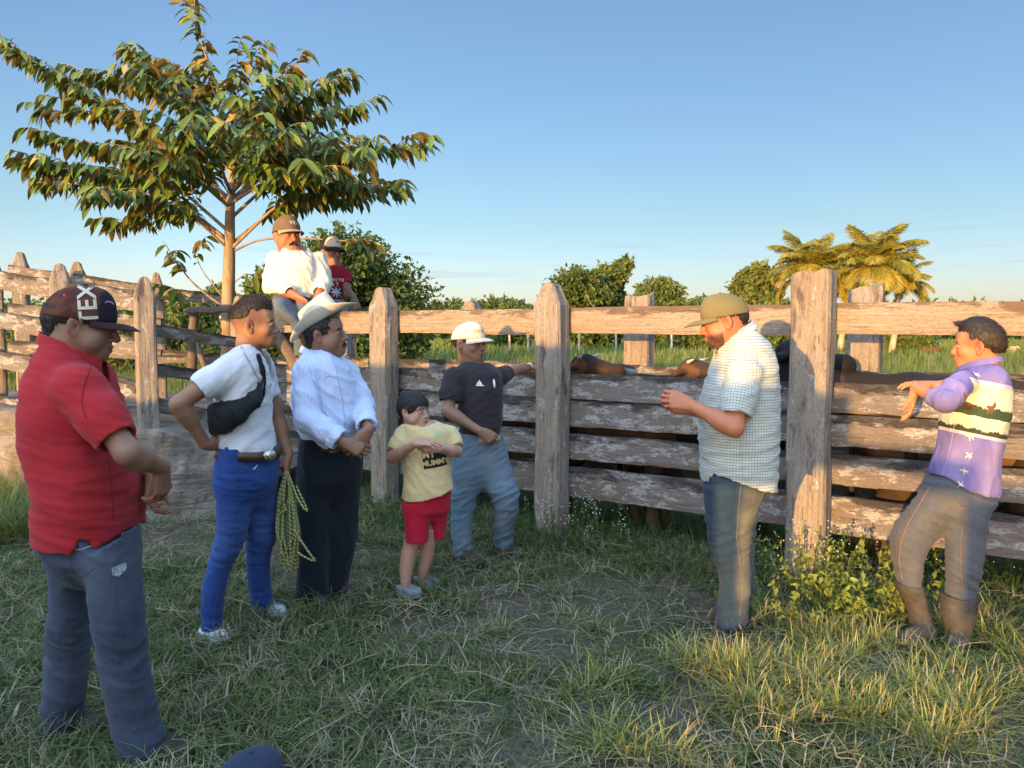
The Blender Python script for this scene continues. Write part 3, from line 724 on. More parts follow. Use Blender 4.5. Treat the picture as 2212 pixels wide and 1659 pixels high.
def palm(u, y, vtop, wpx, seed, label, nf=26, zbase=0.0):
    r = np.random.default_rng(seed); x = (u - 1106) / F * y; zc = W(u, vtop, y)[2]
    rt = empty("palm_tree", (x, y, 0), label, "palm", "coconut palms beyond the pasture")
    s = np.linspace(0, 1, 16)[:, None]; top = A(x, y, zc)
    P = A(x - .3, y, 0) + (top - A(x - .3, y, 0)) * s; P[:, 0] += np.sin(s[:, 0] * 3) * .1
    V, Q, Tt = tube(P, np.linspace(.2, .12, 16), 8); m = MB(); m.add(V, Q, Tt); m.out("trunk", M_bark, rt)
    Lf = wpx / F * y * .56; Vs = []; Ts = []; Cs = []; n0 = 0; rac = MB()
    for k in range(nf):
        a = k * 2.399 + r.random() * .4; el = rad(86 - 98 * ((k + .5) / nf) ** .9 + r.normal() * 6); L = Lf * (.8 + .3 * r.random())
        S = 26; pos = top.copy(); pts = [pos.copy()]; e = el
        for q in range(S):
            pos = pos + A(math.cos(a) * math.cos(e), math.sin(a) * math.cos(e), math.sin(e)) * L / S
            e -= rad(1.2 + 2.6 * q / S * 2 * (math.cos(el) * .7 + .35)); pts.append(pos.copy())
        pts = np.array(pts); Vt, Qt, Tt = tube(pts, np.linspace(.028, .006, S + 1), 4); rac.add(Vt, Qt, Tt, (.22, .22, .05))
        tg = np.gradient(pts, axis=0); tg /= np.linalg.norm(tg, axis=1)[:, None]
        dryf = r.random() * .5 + (.5 if k > nf * .72 else 0)
        for sd3 in (-1, 1):
            f = np.linspace(.1, 1, 84); ix = f * S; b = np.stack([np.interp(ix, np.arange(S + 1), pts[:, q]) for q in range(3)], -1)
            tt = np.stack([np.interp(ix, np.arange(S + 1), tg[:, q]) for q in range(3)], -1)
            sidev = np.cross(tt, A(0, 0, 1)); sidev /= np.linalg.norm(sidev, axis=1)[:, None] + 1e-9
            d = tt * .75 + sidev * sd3 * .85 + A(0, 0, -.42) + r.normal(size=b.shape) * .10; d /= np.linalg.norm(d, axis=1)[:, None]
            ll = L * .30 * np.sin(np.clip(f * 1.05, 0, 1) * np.pi) ** .55 + .05
            cc = lerp_col((.15, .19, .03), (.50, .38, .07), np.clip(dryf * .7 + r.random(len(f)) * .3, 0, 1))
            V, T3, C = leaf_quads(b, d, r.normal(size=b.shape) * .8 + A(0, -.5, .4), ll, np.full(len(f), L * .020), cc)
            Vs.append(V); Ts.append(T3 + n0); Cs.append(C); n0 += len(V)
    rac.out("frond_rib", M_palm, rt)
    mk("frond", np.concatenate(Vs), [np.concatenate(Ts)], M_palm, parent=rt, smooth=False, col=np.concatenate(Cs), kind="stuff")
if want("trees"):
    crown_tree("dense_tree", "big dark leafy tree right behind the two sitting men", 740, 24, 500, 740, 330, 101, .13, 22000, ((.022, .05, .012), (.075, .12, .024)), trunk_h=.02, lobes=44)
    crown_tree("dense_tree", "smaller pale green tree behind the white shirt man and the young tree trunk", 600, 25, 560, 740, 190, 102, .14, 9000, ((.05, .085, .02), (.13, .17, .035)), trunk_h=.05, lobes=18)
    crown_tree("dense_tree", "leafy tree spreading low at the right edge of the big dark one", 868, 26, 592, 740, 130, 103, .13, 5000, ((.022, .05, .012), (.07, .11, .024)), trunk_h=.02, lobes=14)
    crown_tree("broad_tree", "rounded dark tree with bare twigs just right of the middle post", 1262, 55, 578, 735, 170, 104, .30, 8000, ((.035, .065, .016), (.10, .14, .03)), lobes=22, trunk_h=.05, bare_tw=9)
    crown_tree("broad_tree", "taller loose green tree between the middle post and the green cap", 1335, 58, 552, 735, 120, 105, .30, 5500, ((.05, .085, .02), (.14, .18, .04)), lobes=12, trunk_h=.3)
    crown_tree("broad_tree", "small green tree left of the green cap", 1408, 56, 598, 735, 130, 106, .28, 6000, ((.05, .085, .02), (.14, .18, .04)), lobes=14, trunk_h=.1)
    crown_tree("broad_tree", "round sunlit tree between the green cap and the palms", 1625, 50, 570, 730, 130, 107, .28, 5000, ((.06, .09, .02), (.17, .19, .04)), lobes=14, trunk_h=.4)
    palm(1748, 42, 580, 190, 201, "left coconut palm behind the tall right post", 36)
    palm(1885, 40, 572, 200, 202, "tallest coconut palm in the middle of the pair right of the tall post", 42)
    palm(1935, 43, 612, 150, 203, "lower yellowish coconut palm at the right end of the clump", 28)
    palm(1822, 44, 628, 120, 204, "short coconut palm half hidden between the two taller palms", 22)
    # wooded horizon: one far mass
    Vs = []; Ts = []; Cs = []; n0 = 0; r = np.random.default_rng(9)
    m = 52000; az = (r.random(m) * 2 - 1) * .74; yy = 118 + r.random(m) * 30
    xx = np.tan(az) * yy; prof = 5.8 + 1.6 * noise(np.stack([az * 22, 0 * az, 0 * az], -1)) + 1.6 * noise(np.stack([az * 60, 0 * az + 4, 0 * az], -1)) + 1.0 * np.clip(1 - abs(az - .08) * 6, 0, 1)
    zz = r.random(m) ** .75 * prof; P = np.stack([xx, yy, zz], -1); P += r.normal(size=P.shape) * .25
    col = lerp_col((.04, .065, .02), (.12, .15, .04), np.clip(noise(P * A(.25, .1, .5)) + .5 + r.random(m) * .2 - .1, 0, 1))
    V, T3, C = leaf_quads(P, rdir(m, 0), rdir(m, .8), .7 + .5 * r.random(m), .45 + .3 * r.random(m), col)
    mk("woodland", V, [T3], M_bgleaf, smooth=False, col=C, label="low wooded horizon beyond the far pasture", cat="woodland", kind="stuff")
    # scrub mid-distance, left behind the ramp and between
    sc_ = [(70, 20, 650, 120, "low green shrub at the far left behind the ramp fences"), (210, 21, 655, 140, "green shrub behind the red shirt man's cap"), (390, 22, 640, 160, "sunlit green shrub seen through the ramp fence left of the young tree"), (470, 26, 600, 150, "green shrub directly behind the young tree trunk"),
           (1120, 60, 655, 120, "low shrub left of the middle post under the horizon"), (1000, 55, 660, 110, "pale shrub right of the dark tree"), (1500, 48, 640, 150, "bushy shrub behind the green cap"), (1690, 46, 640, 130, "bushy shrub at the foot of the palms"), (1960, 44, 690, 110, "low bush at the right foot of the palms")]
    for q, (u, y, vt, wp, lb) in enumerate(sc_):
        crown_tree("shrub", lb, u, y, vt, 740, wp, 300 + q, .10 * y / 20, 3500, ((.045, .08, .018), (.14, .18, .04)), group="shrubs beyond the corral", trunk_h=.0, lobes=9, cat="shrub")
    # far wire fence posts and the road behind the boy
    for q, (u, v, y) in enumerate([(440, 722, 30), (478, 724, 30), (523, 726, 30), (1330, 735, 45), (1385, 740, 45), (1450, 738, 45), (1100, 738, 40), (1140, 735, 40), (1250, 742, 40)]):
        p = W(u, v, y); m = MB(); V_, Q_, T_ = tube([A(p[0], p[1], -.1), A(p[0] + .03, p[1], .7), A(p[0], p[1], p[2] + .75)], [.07, .065, .05], 6); m.add(V_, Q_, T_)
        m.out("fence_stake", M_bark, None, loc=(p[0], p[1], 0), label=["pale wire fence stake left of the young tree trunk, seen through the ramp fence", "pale wire fence stake in the pasture behind the corral, far away"][q > 2], cat="stake", group=["stakes seen through the ramp fence", "far stakes in the pasture"][q > 2])
    # the road
    t = NT("pale dirt road"); tc = t.n("TexCoord").outputs["Object"]
    m_road = t.fin(t.mix(t.noise(tc, .6, 4), (.30, .27, .24, 1), (.42, .38, .34, 1)), .95)
    a0, a1, b0, b1 = G(1880, 744), G(2040, 738), G(2110, 722), G(2040, 724)
    rp_ = np.linspace(0, 1, 20)[:, None]; P0 = A(24, 62, .01) + (A(52, 100, .01) - A(24, 62, .01)) * rp_; P1 = P0 + A(-3.5, 3.0, 0)
    V = np.concatenate([P0, P1]); k = np.arange(19)[:, None]; mk("road", V, [k + np.array([[0, 1, 21, 20]])], m_road, kind="structure")
    for q in range(9):
        p = A(26 + q * 2.6, 62 + q * 3.5, 0); m = MB(); V_, Q_, T_ = tube([p, p + A(.02, 0, .8), p + A(0, 0, 1.5)], [.08, .07, .06], 6); m.add(V_, Q_, T_)
        m.out("fence_stake", M_darkbark, None, loc=tuple(p), label="dark fence stake beside the pale road far behind the boy in the purple shirt", cat="stake", group="stakes along the far road")

M_treebark = m_bark('mottled young bark', (.20, .145, .095), (.33, .26, .185), 8)
# ------------------------------------------------------------------ the big-leaved young tree
if want("bigtree"):
    TD = 8.2; r = np.random.default_rng(77)
    def T(u, v, dy=0.0): return W(u, v, TD + dy)
    base = A(T(492, 800)[0], TD, 0)
    rt = empty("star_apple_tree", tuple(base), "young tree with large drooping green leaves, rust coloured beneath, behind the ramp", "tree")
    wood = MB(); Lp = []; Ld = []
    def bez(pts, n=22):
        P = np.array(pts); k = len(P); s = np.linspace(0, k - 1, n)
        out = np.stack([np.interp(s, np.arange(k), P[:, q]) for q in range(3)], -1)
        for _ in range(3): out[1:-1] = (out[:-2] + 2 * out[1:-1] + out[2:]) / 4
        return out
    def limb(pts, r0, r1, leaves=True, start=.45, spacing=.042, twigs=0, n=22, uvs=0):
        P = bez(pts, n); V, Q, Tt = tube(P, np.linspace(r0, r1, n), 7, True); wood.add(V, Q, Tt)
        seg = np.linalg.norm(np.diff(P, axis=0), axis=1); cum = np.concatenate([[0], np.cumsum(seg)]); L = cum[-1]
        def at(s): return np.stack([np.interp(s, cum, P[:, q]) for q in range(3)], -1)
        if leaves:
            s = np.arange(L * start, L, spacing); s = s + r.normal(size=len(s)) * .008
            b = at(s); tg = at(np.clip(s + .03, 0, L)) - at(np.clip(s - .03, 0, L)); tg /= np.linalg.norm(tg, axis=1)[:, None] + 1e-9
            side = np.cross(tg, A(0, 0, 1)); side /= np.linalg.norm(side, axis=1)[:, None] + 1e-9
            sg = np.where(np.arange(len(s)) % 2, 1, -1)[:, None]
            d = tg * .55 + side * sg * .75 + A(0, 0, -.48) + r.normal(size=b.shape) * .25
            Lp.append(b); Ld.append(d / np.linalg.norm(d, axis=1)[:, None])
        for k in range(twigs):
            f = start * .75 + (1 - start * .75) * (k + r.random()) / twigs * .96; s0 = f * L; b = at(np.array([s0]))[0]
            tg = nrm(at(np.array([min(s0 + .05, L)]))[0] - at(np.array([s0 - .05]))[0]); side = nrm(np.cross(tg, A(0, 0, 1)))
            sg = 1 if k % 2 else -1
            dd = nrm(tg * (.7 + .3 * r.random()) + side * sg * (.6 + .5 * r.random()) + A(0, 0, .22 + .3 * r.random())); ll = (.28 + .34 * r.random()) * (1.15 - f * .5)
            limb([b, b + dd * ll * .5 + A(0, 0, .02), b + dd * ll + A(0, 0, -.05)], .005, .002, True, .10, .029, 0, 12)
    trunk = [base + A(0, 0, -.1), T(492, 760), T(493, 640), T(496, 540), T(497, 440), T(502, 380), T(487, 290), T(470, 190), T(437, 100), T(415, 24)]
    P = bez(trunk, 60); R = np.interp(np.linspace(0, 1, 60), [0, .25, .45, .62, .8, 1], [.080, .066, .046, .026, .012, .003])
    V, Q, Tt = tube(P, R, 10); wood.add(V, Q, Tt)
    limb([T(487, 290), T(470, 190), T(437, 100), T(415, 24)], .01, .003, True, .0, .036, 6)
    prim = [  # start on the trunk, mid, tip, depth of tip
        ((497, 430), (330, 290), (160, 190), (2, 92), -.5, 12), ((497, 440), (360, 300), (220, 240), (75, 240), .9, 9),
        ((496, 450), (380, 330), (240, 330), (88, 292), .3, 11), ((494, 520), (330, 390), (180, 372), (32, 345), -.5, 12),
        ((494, 500), (380, 400), (270, 400), (70, 395), .8, 9), ((495, 540), (420, 470), (330, 420), (190, 425), -.9, 8),
        ((495, 530), (400, 450), (340, 470), (230, 485), .5, 6), ((499, 380), (440, 270), (360, 190), (278, 102), .2, 9),
        ((500, 360), (420, 250), (330, 180), (300, 150), -1.0, 8), ((495, 330), (400, 210), (250, 175), (165, 165), .9, 10),
        ((500, 370), (560, 250), (610, 190), (645, 148), .1, 9), ((500, 390), (590, 260), (680, 200), (762, 155), -.4, 10),
        ((501, 400), (600, 300), (700, 250), (785, 235), .8, 10), ((500, 470), (620, 360), (760, 330), (915, 318), .2, 12),
        ((497, 540), (600, 440), (720, 400), (862, 408), -.5, 12), ((497, 530), (620, 430), (700, 430), (790, 430), .8, 9),
        ((500, 440), (590, 360), (700, 330), (800, 350), -1.0, 10), ((502, 350), (540, 260), (560, 220), (590, 165), -.8, 8),
        ((495, 300), (430, 220), (380, 180), (330, 130), .9, 8), ((500, 420), (470, 350), (420, 300), (380, 260), -1.4, 9),
        ((500, 420), (540, 360), (570, 310), (620, 280), -1.5, 9), ((498, 450), (430, 390), (360, 360), (300, 330), -1.3, 9),
        ((498, 440), (560, 400), (630, 380), (700, 370), -1.3, 9), ((500, 400), (520, 330), (500, 270), (540, 230), 1.3, 9),
        ((498, 440), (440, 380), (400, 330), (350, 290), 1.5, 9), ((500, 430), (570, 370), (640, 330), (700, 300), 1.4, 9),
        ((470, 200), (500, 170), (520, 140), (545, 135), .0, 3), ((480, 250), (440, 200), (400, 170), (392, 140), .2, 3)]
    for a, b, c, d, dy, tw in prim:
        limb([T(*a), T(*b, dy * .35), T(*c, dy * .75), T(*d, dy)], .020 if tw > 8 else .014, .003, True, .34, .028, int(tw * 1.4))
    limb([T(494, 670), T(450, 640), T(410, 605), T(385, 570), T(352, 520)], .016, .003, True, .62, .055, 2)
    limb([T(494, 690), T(450, 655), T(400, 640), T(365, 630)], .010, .003, True, .8, .05, 1)
    limb([T(480, 640), T(440, 590), T(425, 560), T(430, 530)], .008, .003, True, .7, .05, 1)
    limb([T(499, 545), T(560, 515), T(660, 515), T(760, 520), T(808, 545)], .014, .004, True, .82, .036, 1)
    limb([T(495, 620), T(530, 590), T(560, 600)], .008, .003, True, .5, .045, 1)
    limb([T(493, 720), T(470, 700), T(462, 705)], .006, .003, True, .4, .04, 0)
    wood.out("trunk", M_treebark, rt)
    Pn = np.concatenate(Lp); D = np.concatenate(Ld); n = len(Pn)
    L = .12 + .085 * r.random(n); Wd = L * (.34 + .06 * r.random(n))
    # 8-point curved blade
    side = np.cross(D, A(0, 0, 1)); side /= np.linalg.norm(side, axis=1)[:, None] + 1e-9
    roll = r.normal(size=n) * .85; up = np.cross(side, D); side = side * np.cos(roll)[:, None] + up * np.sin(roll)[:, None]; up = np.cross(side, D)
    rows = []
    for f, w in ((0, .05), (.22, .7), (.5, 1.0), (.78, .66), (1.0, .03)):
        c = Pn + D * (L * (f - .10 * f * f))[:, None] + A(0, 0, -1) * (L * .42 * f * f)[:, None]
        hw = (Wd * w * .5)[:, None]
        rows += [c - side * hw + up * hw * .35, c, c + side * hw + up * hw * .35]
    V = np.stack(rows, 1).reshape(-1, 3); k = np.arange(n)[:, None] * 15
    Q = np.concatenate([k + np.array([[3 * j, 3 * j + 3, 3 * j + 4, 3 * j + 1], [3 * j + 1, 3 * j + 4, 3 * j + 5, 3 * j + 2]]).reshape(1, 8)[:, q * 4:q * 4 + 4] for j in range(4) for q in range(2)])
    col = lerp_col((.045, .095, .014), (.14, .21, .030), r.random(n)); yl = r.random(n) < .04; col[yl] = (.35, .25, .04)
    print("tree leaves", n)
    mk("leaf", V, [Q], M_bigleaf, parent=rt, smooth=True, col=np.repeat(col, 15, 0), kind="stuff")
# ================================================================== sculpting library (signed distance fields)
def sstep(x, a, b):
    t = np.clip((x - a) / (b - a), 0, 1); return t * t * (3 - 2 * t)
class Fld:
    def __init__(s, lo, hi, h):
        s.lo = np.asarray(lo, float); s.h = h; s.n = np.ceil((np.asarray(hi) - s.lo) / h).astype(int) + 1
        s.F = np.full(s.n, 1.0, np.float32); s.ax = [(s.lo[k] + h * np.arange(s.n[k])).astype(np.float32) for k in range(3)]
    def blk(s, lo, hi):
        a = np.clip(np.floor((np.asarray(lo) - s.lo) / s.h).astype(int), 0, s.n); b = np.clip(np.ceil((np.asarray(hi) - s.lo) / s.h).astype(int) + 1, 0, s.n)
        sl = tuple(slice(a[k], b[k]) for k in range(3))
        if any(b[k] <= a[k] for k in range(3)): return None, None
        return sl, (s.ax[0][sl[0]][:, None, None], s.ax[1][sl[1]][None, :, None], s.ax[2][sl[2]][None, None, :])
    def _put(s, sl, d, k, op):
        f = s.F[sl]
        if op == 'add':
            if k > 0: h = np.maximum(k - np.abs(f - d), 0) / k; s.F[sl] = np.minimum(f, d) - h * h * k * .25
            else: s.F[sl] = np.minimum(f, d)
        elif op == 'sub':
            d = -d
            if k > 0: h = np.maximum(k - np.abs(f - d), 0) / k; s.F[sl] = np.maximum(f, d) + h * h * k * .25
            else: s.F[sl] = np.maximum(f, d)
    def cone(s, a, b, ra, rb, k=.01, op='add', flat=None, fs=1.0):
        a = np.asarray(a, np.float32); b = np.asarray(b, np.float32); m = max(ra, rb) + k + s.h * 3
        sl, (X, Y, Z) = s.blk(np.minimum(a, b) - m, np.maximum(a, b) + m)
        if sl is None: return
        ab = b - a; L2 = float(ab @ ab) + 1e-12
        t = np.clip(((X - a[0]) * ab[0] + (Y - a[1]) * ab[1] + (Z - a[2]) * ab[2]) / L2, 0, 1)
        dx = X - a[0] - t * ab[0]; dy = Y - a[1] - t * ab[1]; dz = Z - a[2] - t * ab[2]
        q = dx * dx + dy * dy + dz * dz
        if flat is not None:
            fl = nrm(flat); c = dx * fl[0] + dy * fl[1] + dz * fl[2]; q = q + c * c * (fs * fs - 1)
        s._put(sl, np.sqrt(q) - (ra + (rb - ra) * t), k, op)
    def chain(s, pts, rs, k=.01, op='add', flat=None, fs=1.0):
        for q in range(len(pts) - 1): s.cone(pts[q], pts[q + 1], rs[q], rs[q + 1], k, op, flat, fs)
    def ell(s, c, r, k=.01, op='add', R=None):
        c = np.asarray(c, np.float32); r = np.asarray(r, np.float32); m = r.max() + k + s.h * 3
        sl, (X, Y, Z) = s.blk(c - m, c + m)
        if sl is None: return
        X = X - c[0]; Y = Y - c[1]; Z = Z - c[2]
        if R is not None: X, Y, Z = (R[0][0] * X + R[0][1] * Y + R[0][2] * Z), (R[1][0] * X + R[1][1] * Y + R[1][2] * Z), (R[2][0] * X + R[2][1] * Y + R[2][2] * Z)
        k0 = np.sqrt((X / r[0]) ** 2 + (Y / r[1]) ** 2 + (Z / r[2]) ** 2); k1 = np.sqrt((X / r[0] ** 2) ** 2 + (Y / r[1] ** 2) ** 2 + (Z / r[2] ** 2) ** 2) + 1e-9
        s._put(sl, k0 * (k0 - 1) / k1, k, op)
    def loft(s, sec, k=.01, op='add', ztop=None, zbot=None, grow=0.0, pw=2.3):
        """sec rows: z, cx, cy, a, b (sorted by z); smooth stack of ellipses"""
        sec = np.array(sorted(map(tuple, sec))); z0, z1 = sec[0, 0], sec[-1, 0]
        zz = np.linspace(z0, z1, 90); T = np.stack([np.interp(zz, sec[:, 0], sec[:, q]) for q in range(1, 5)], -1)
        for _ in range(14): T[1:-1] = (T[:-2] + 2 * T[1:-1] + T[2:]) / 4
        T[:, 2:] += grow
        zb = z0 if zbot is None else zbot; zt = z1 if ztop is None else ztop
        lo = A((T[:, 0] - T[:, 2]).min(), (T[:, 1] - T[:, 3]).min(), zb) - k - 3 * s.h; hi = A((T[:, 0] + T[:, 2]).max(), (T[:, 1] + T[:, 3]).max(), zt) + k + 3 * s.h
        sl, (X, Y, Z) = s.blk(lo, hi)
        if sl is None: return
        z = Z[0, 0]; c = [np.interp(z, zz, T[:, q]).astype(np.float32)[None, None, :] for q in range(4)]
        rho = (np.abs((X - c[0]) / c[2]) ** pw + np.abs((Y - c[1]) / c[3]) ** pw) ** (1 / pw)
        d = (rho - 1) * np.minimum(c[2], c[3])
        d = np.maximum(d, np.maximum(zb - Z, Z - zt)); s._put(sl, d, k, op)
    def carve(s, fn):
        X, Y, Z = s.ax[0][:, None, None], s.ax[1][None, :, None], s.ax[2][None, None, :]
        s.F = np.maximum(s.F, fn(X, Y, Z)).astype(np.float32)
    def mesh(s):
        F = s.F; ins = F < 0
        nx, ny, nz = [q - 1 for q in F.shape]
        cnt = np.zeros((nx, ny, nz), np.int8)
        for i in (0, 1):
            for j in (0, 1):
                for k in (0, 1): cnt += ins[i:nx + i, j:ny + j, k:nz + k]
        act = (cnt > 0) & (cnt < 8); idx = np.full(act.shape, -1, np.int64); C = np.argwhere(act); idx[act] = np.arange(len(C))
        acc = np.zeros((len(C), 3)); num = np.zeros(len(C))
        cor = [(0, 0, 0), (1, 0, 0), (0, 1, 0), (1, 1, 0), (0, 0, 1), (1, 0, 1), (0, 1, 1), (1, 1, 1)]
        vals = {c: F[C[:, 0] + c[0], C[:, 1] + c[1], C[:, 2] + c[2]] for c in cor}
        for c in cor:
            for ax in range(3):
                if c[ax] == 1: continue
                e = list(c); e[ax] = 1; e = tuple(e); a = vals[c]; b = vals[e]; m = (a < 0) != (b < 0)
                t = np.where(m, a / np.where(m, a - b, 1), 0); p = np.array(c, float)[None] + np.zeros((len(C), 3)); p[:, ax] = t
                acc[m] += p[m]; num[m] += 1
        V = s.lo + (C + acc / num[:, None]) * s.h
        Q = []
        for ax in range(3):
            u, v = (ax + 1) % 3, (ax + 2) % 3
            sl0 = [slice(None)] * 3; sl1 = [slice(None)] * 3; sl0[ax] = slice(0, -1); sl1[ax] = slice(1, None)
            a = ins[tuple(sl0)]; b = ins[tuple(sl1)]; E = np.argwhere(a != b)
            E = E[(E[:, u] > 0) & (E[:, v] > 0) & (E[:, u] < F.shape[u] - 1) & (E[:, v] < F.shape[v] - 1)]
            du = np.zeros(3, int); du[u] = 1; dv = np.zeros(3, int); dv[v] = 1
            q = np.stack([idx[tuple((E - du - dv).T)], idx[tuple((E - dv).T)], idx[tuple(E.T)], idx[tuple((E - du).T)]], -1)
            flip = ~a[tuple(E.T)]; q[flip] = q[flip][:, ::-1]; Q.append(q)
        return V, np.concatenate(Q)
def vnormals(V, Q):
    n = np.cross(V[Q[:, 2]] - V[Q[:, 0]], V[Q[:, 3 if Q.shape[1] > 3 else 1]] - V[Q[:, 1 if Q.shape[1] > 3 else 0]])
    N = np.zeros_like(V)
    for k in range(Q.shape[1]): np.add.at(N, Q[:, k], n)
    return N / (np.linalg.norm(N, axis=1)[:, None] + 1e-12)
def relax(V, Q, it=1, w=.5):
    for _ in range(it):
        S = np.zeros_like(V); c = np.zeros(len(V))
        for k in range(4):
            a, b = Q[:, k], Q[:, (k + 1) % 4]; np.add.at(S, a, V[b]); np.add.at(S, b, V[a]); np.add.at(c, a, 1); np.add.at(c, b, 1)
        V = V * (1 - w) + S / np.maximum(c, 1)[:, None] * w
    return V
def ridge(x): return 1 - np.minimum(np.abs(x) * 2.6, 1) ** .8
# ------------------------------------------------------------------ materials for people
def m_skin(name, tint=(1, 1, 1)):
    t = NT(name); c = t.attr("Col").outputs["Color"]; tc = t.n("TexCoord").outputs["Object"]
    n1 = t.noise(tc, 26, 3); n2 = t.noise(tc, 300, 2)
    c = t.mix(t.ramp(n1, [(.35, 0), (.7, .22)]), c, t.mix(1.0, c, (.72, .62, .58, 1), 'MULTIPLY'))
    m = t.fin(c, .52, t.bump(n2, .0012, .25), .35)
    t.b.inputs["Subsurface Weight"].default_value = .06; t.b.inputs["Subsurface Radius"].default_value = (.012, .005, .003)
    t.b.inputs["Subsurface Scale"].default_value = 1.0
    return m
M_skin = m_skin("skin")
M_eye = m_simple("eyeball", (.36, .32, .29), .2, .5); M_iris = m_simple("dark iris", (.02, .012, .008), .12, .5)
def m_hair(name, col, col2):
    t = NT(name); tc = t.n("TexCoord").outputs["Object"]; n = t.noise(t.mapv(tc, (90, 90, 40)), 1, 4, .7)
    return t.fin(t.mix(t.ramp(n, [(.35, 0), (.7, 1)]), (*col, 1), (*col2, 1)), .5, t.bump(n, .006, .8), .4)
M_hair = m_hair("black hair", (.006, .005, .005), (.028, .022, .018)); M_hairb = m_hair("dark brown hair", (.010, .007, .005), (.034, .022, .014))
def m_cloth(name, col, kind="plain", c2=None, c3=None, rough=.9, weave=900, fold=.5, wear=0.0):
    t = NT(name); tc = t.n("TexCoord").outputs["Object"]; pu = t.attr("puv").outputs["Vector"]
    sp = t.n("SeparateXYZ"); t.l(pu, sp.inputs[0]); U, Vv = sp.outputs[0], sp.outputs[1]
    c = (*col, 1)
    big = t.noise(tc, 7, 4, .6); fine = t.noise(tc, 60, 4, .65)
    c = t.mix(t.ramp(big, [(.3, 0), (.7, 1)]), tuple(x * .90 for x in col) + (1,), tuple(min(1, x * 1.08) for x in col) + (1,))
    def lines(x, per, w):   # thin periodic lines
        f = t.math('ABSOLUTE', t.math('SUBTRACT', t.math('FRACT', t.math('DIVIDE', x, per)), .5))
        return t.math('LESS_THAN', f, w / per * .5)
    if kind == "check":
        c = t.mix(t.math('MULTIPLY', lines(Vv, .0135, .0028), .78), c, (*c2, 1)); c = t.mix(t.math('MULTIPLY', lines(U, .0135, .0024), .62), c, (*c3, 1))
    if kind == "stripe":
        c = t.mix(t.math('MULTIPLY', lines(U, .017, .006), .7), c, (*c2, 1)); c = t.mix(t.math('MULTIPLY', lines(U, .034, .002), .5), c, (*c3, 1))
    if kind == "denim":
        wv = t.noise(t.mapv(tc, (500, 500, 130)), 1, 2); st = t.noise(t.mapv(tc, (14, 14, 5)), 1, 5, .65, .5)
        c = t.mix(t.ramp(wv, [(.35, .0), (.7, .30)]), c, (*c2, 1)); c = t.mix(t.math('MULTIPLY', t.ramp(st, [(.45, 0), (.75, 1)]), .45), c, (*c2, 1))
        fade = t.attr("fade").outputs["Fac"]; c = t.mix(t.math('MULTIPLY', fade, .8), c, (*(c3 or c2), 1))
    if wear: c = t.mix(t.math('MULTIPLY', t.ramp(t.noise(tc, 11, 5, .7, .6), [(.52, 0), (.68, 1)]), wear), c, (*(c3 or (.20, .17, .12)), 1))
    wv = t.noise(tc, weave, 1); fo = t.noise(t.mapv(tc, (16, 16, 9)), 1, 4, .6, .9)
    b = t.math('ADD', t.math('MULTIPLY', fo, fold), t.math('MULTIPLY', wv, .05)); 
    m = t.fin(c, rough, t.bump(b, .02, .55), .15)
    t.b.inputs["Sheen Weight"].default_value = .08
    return m
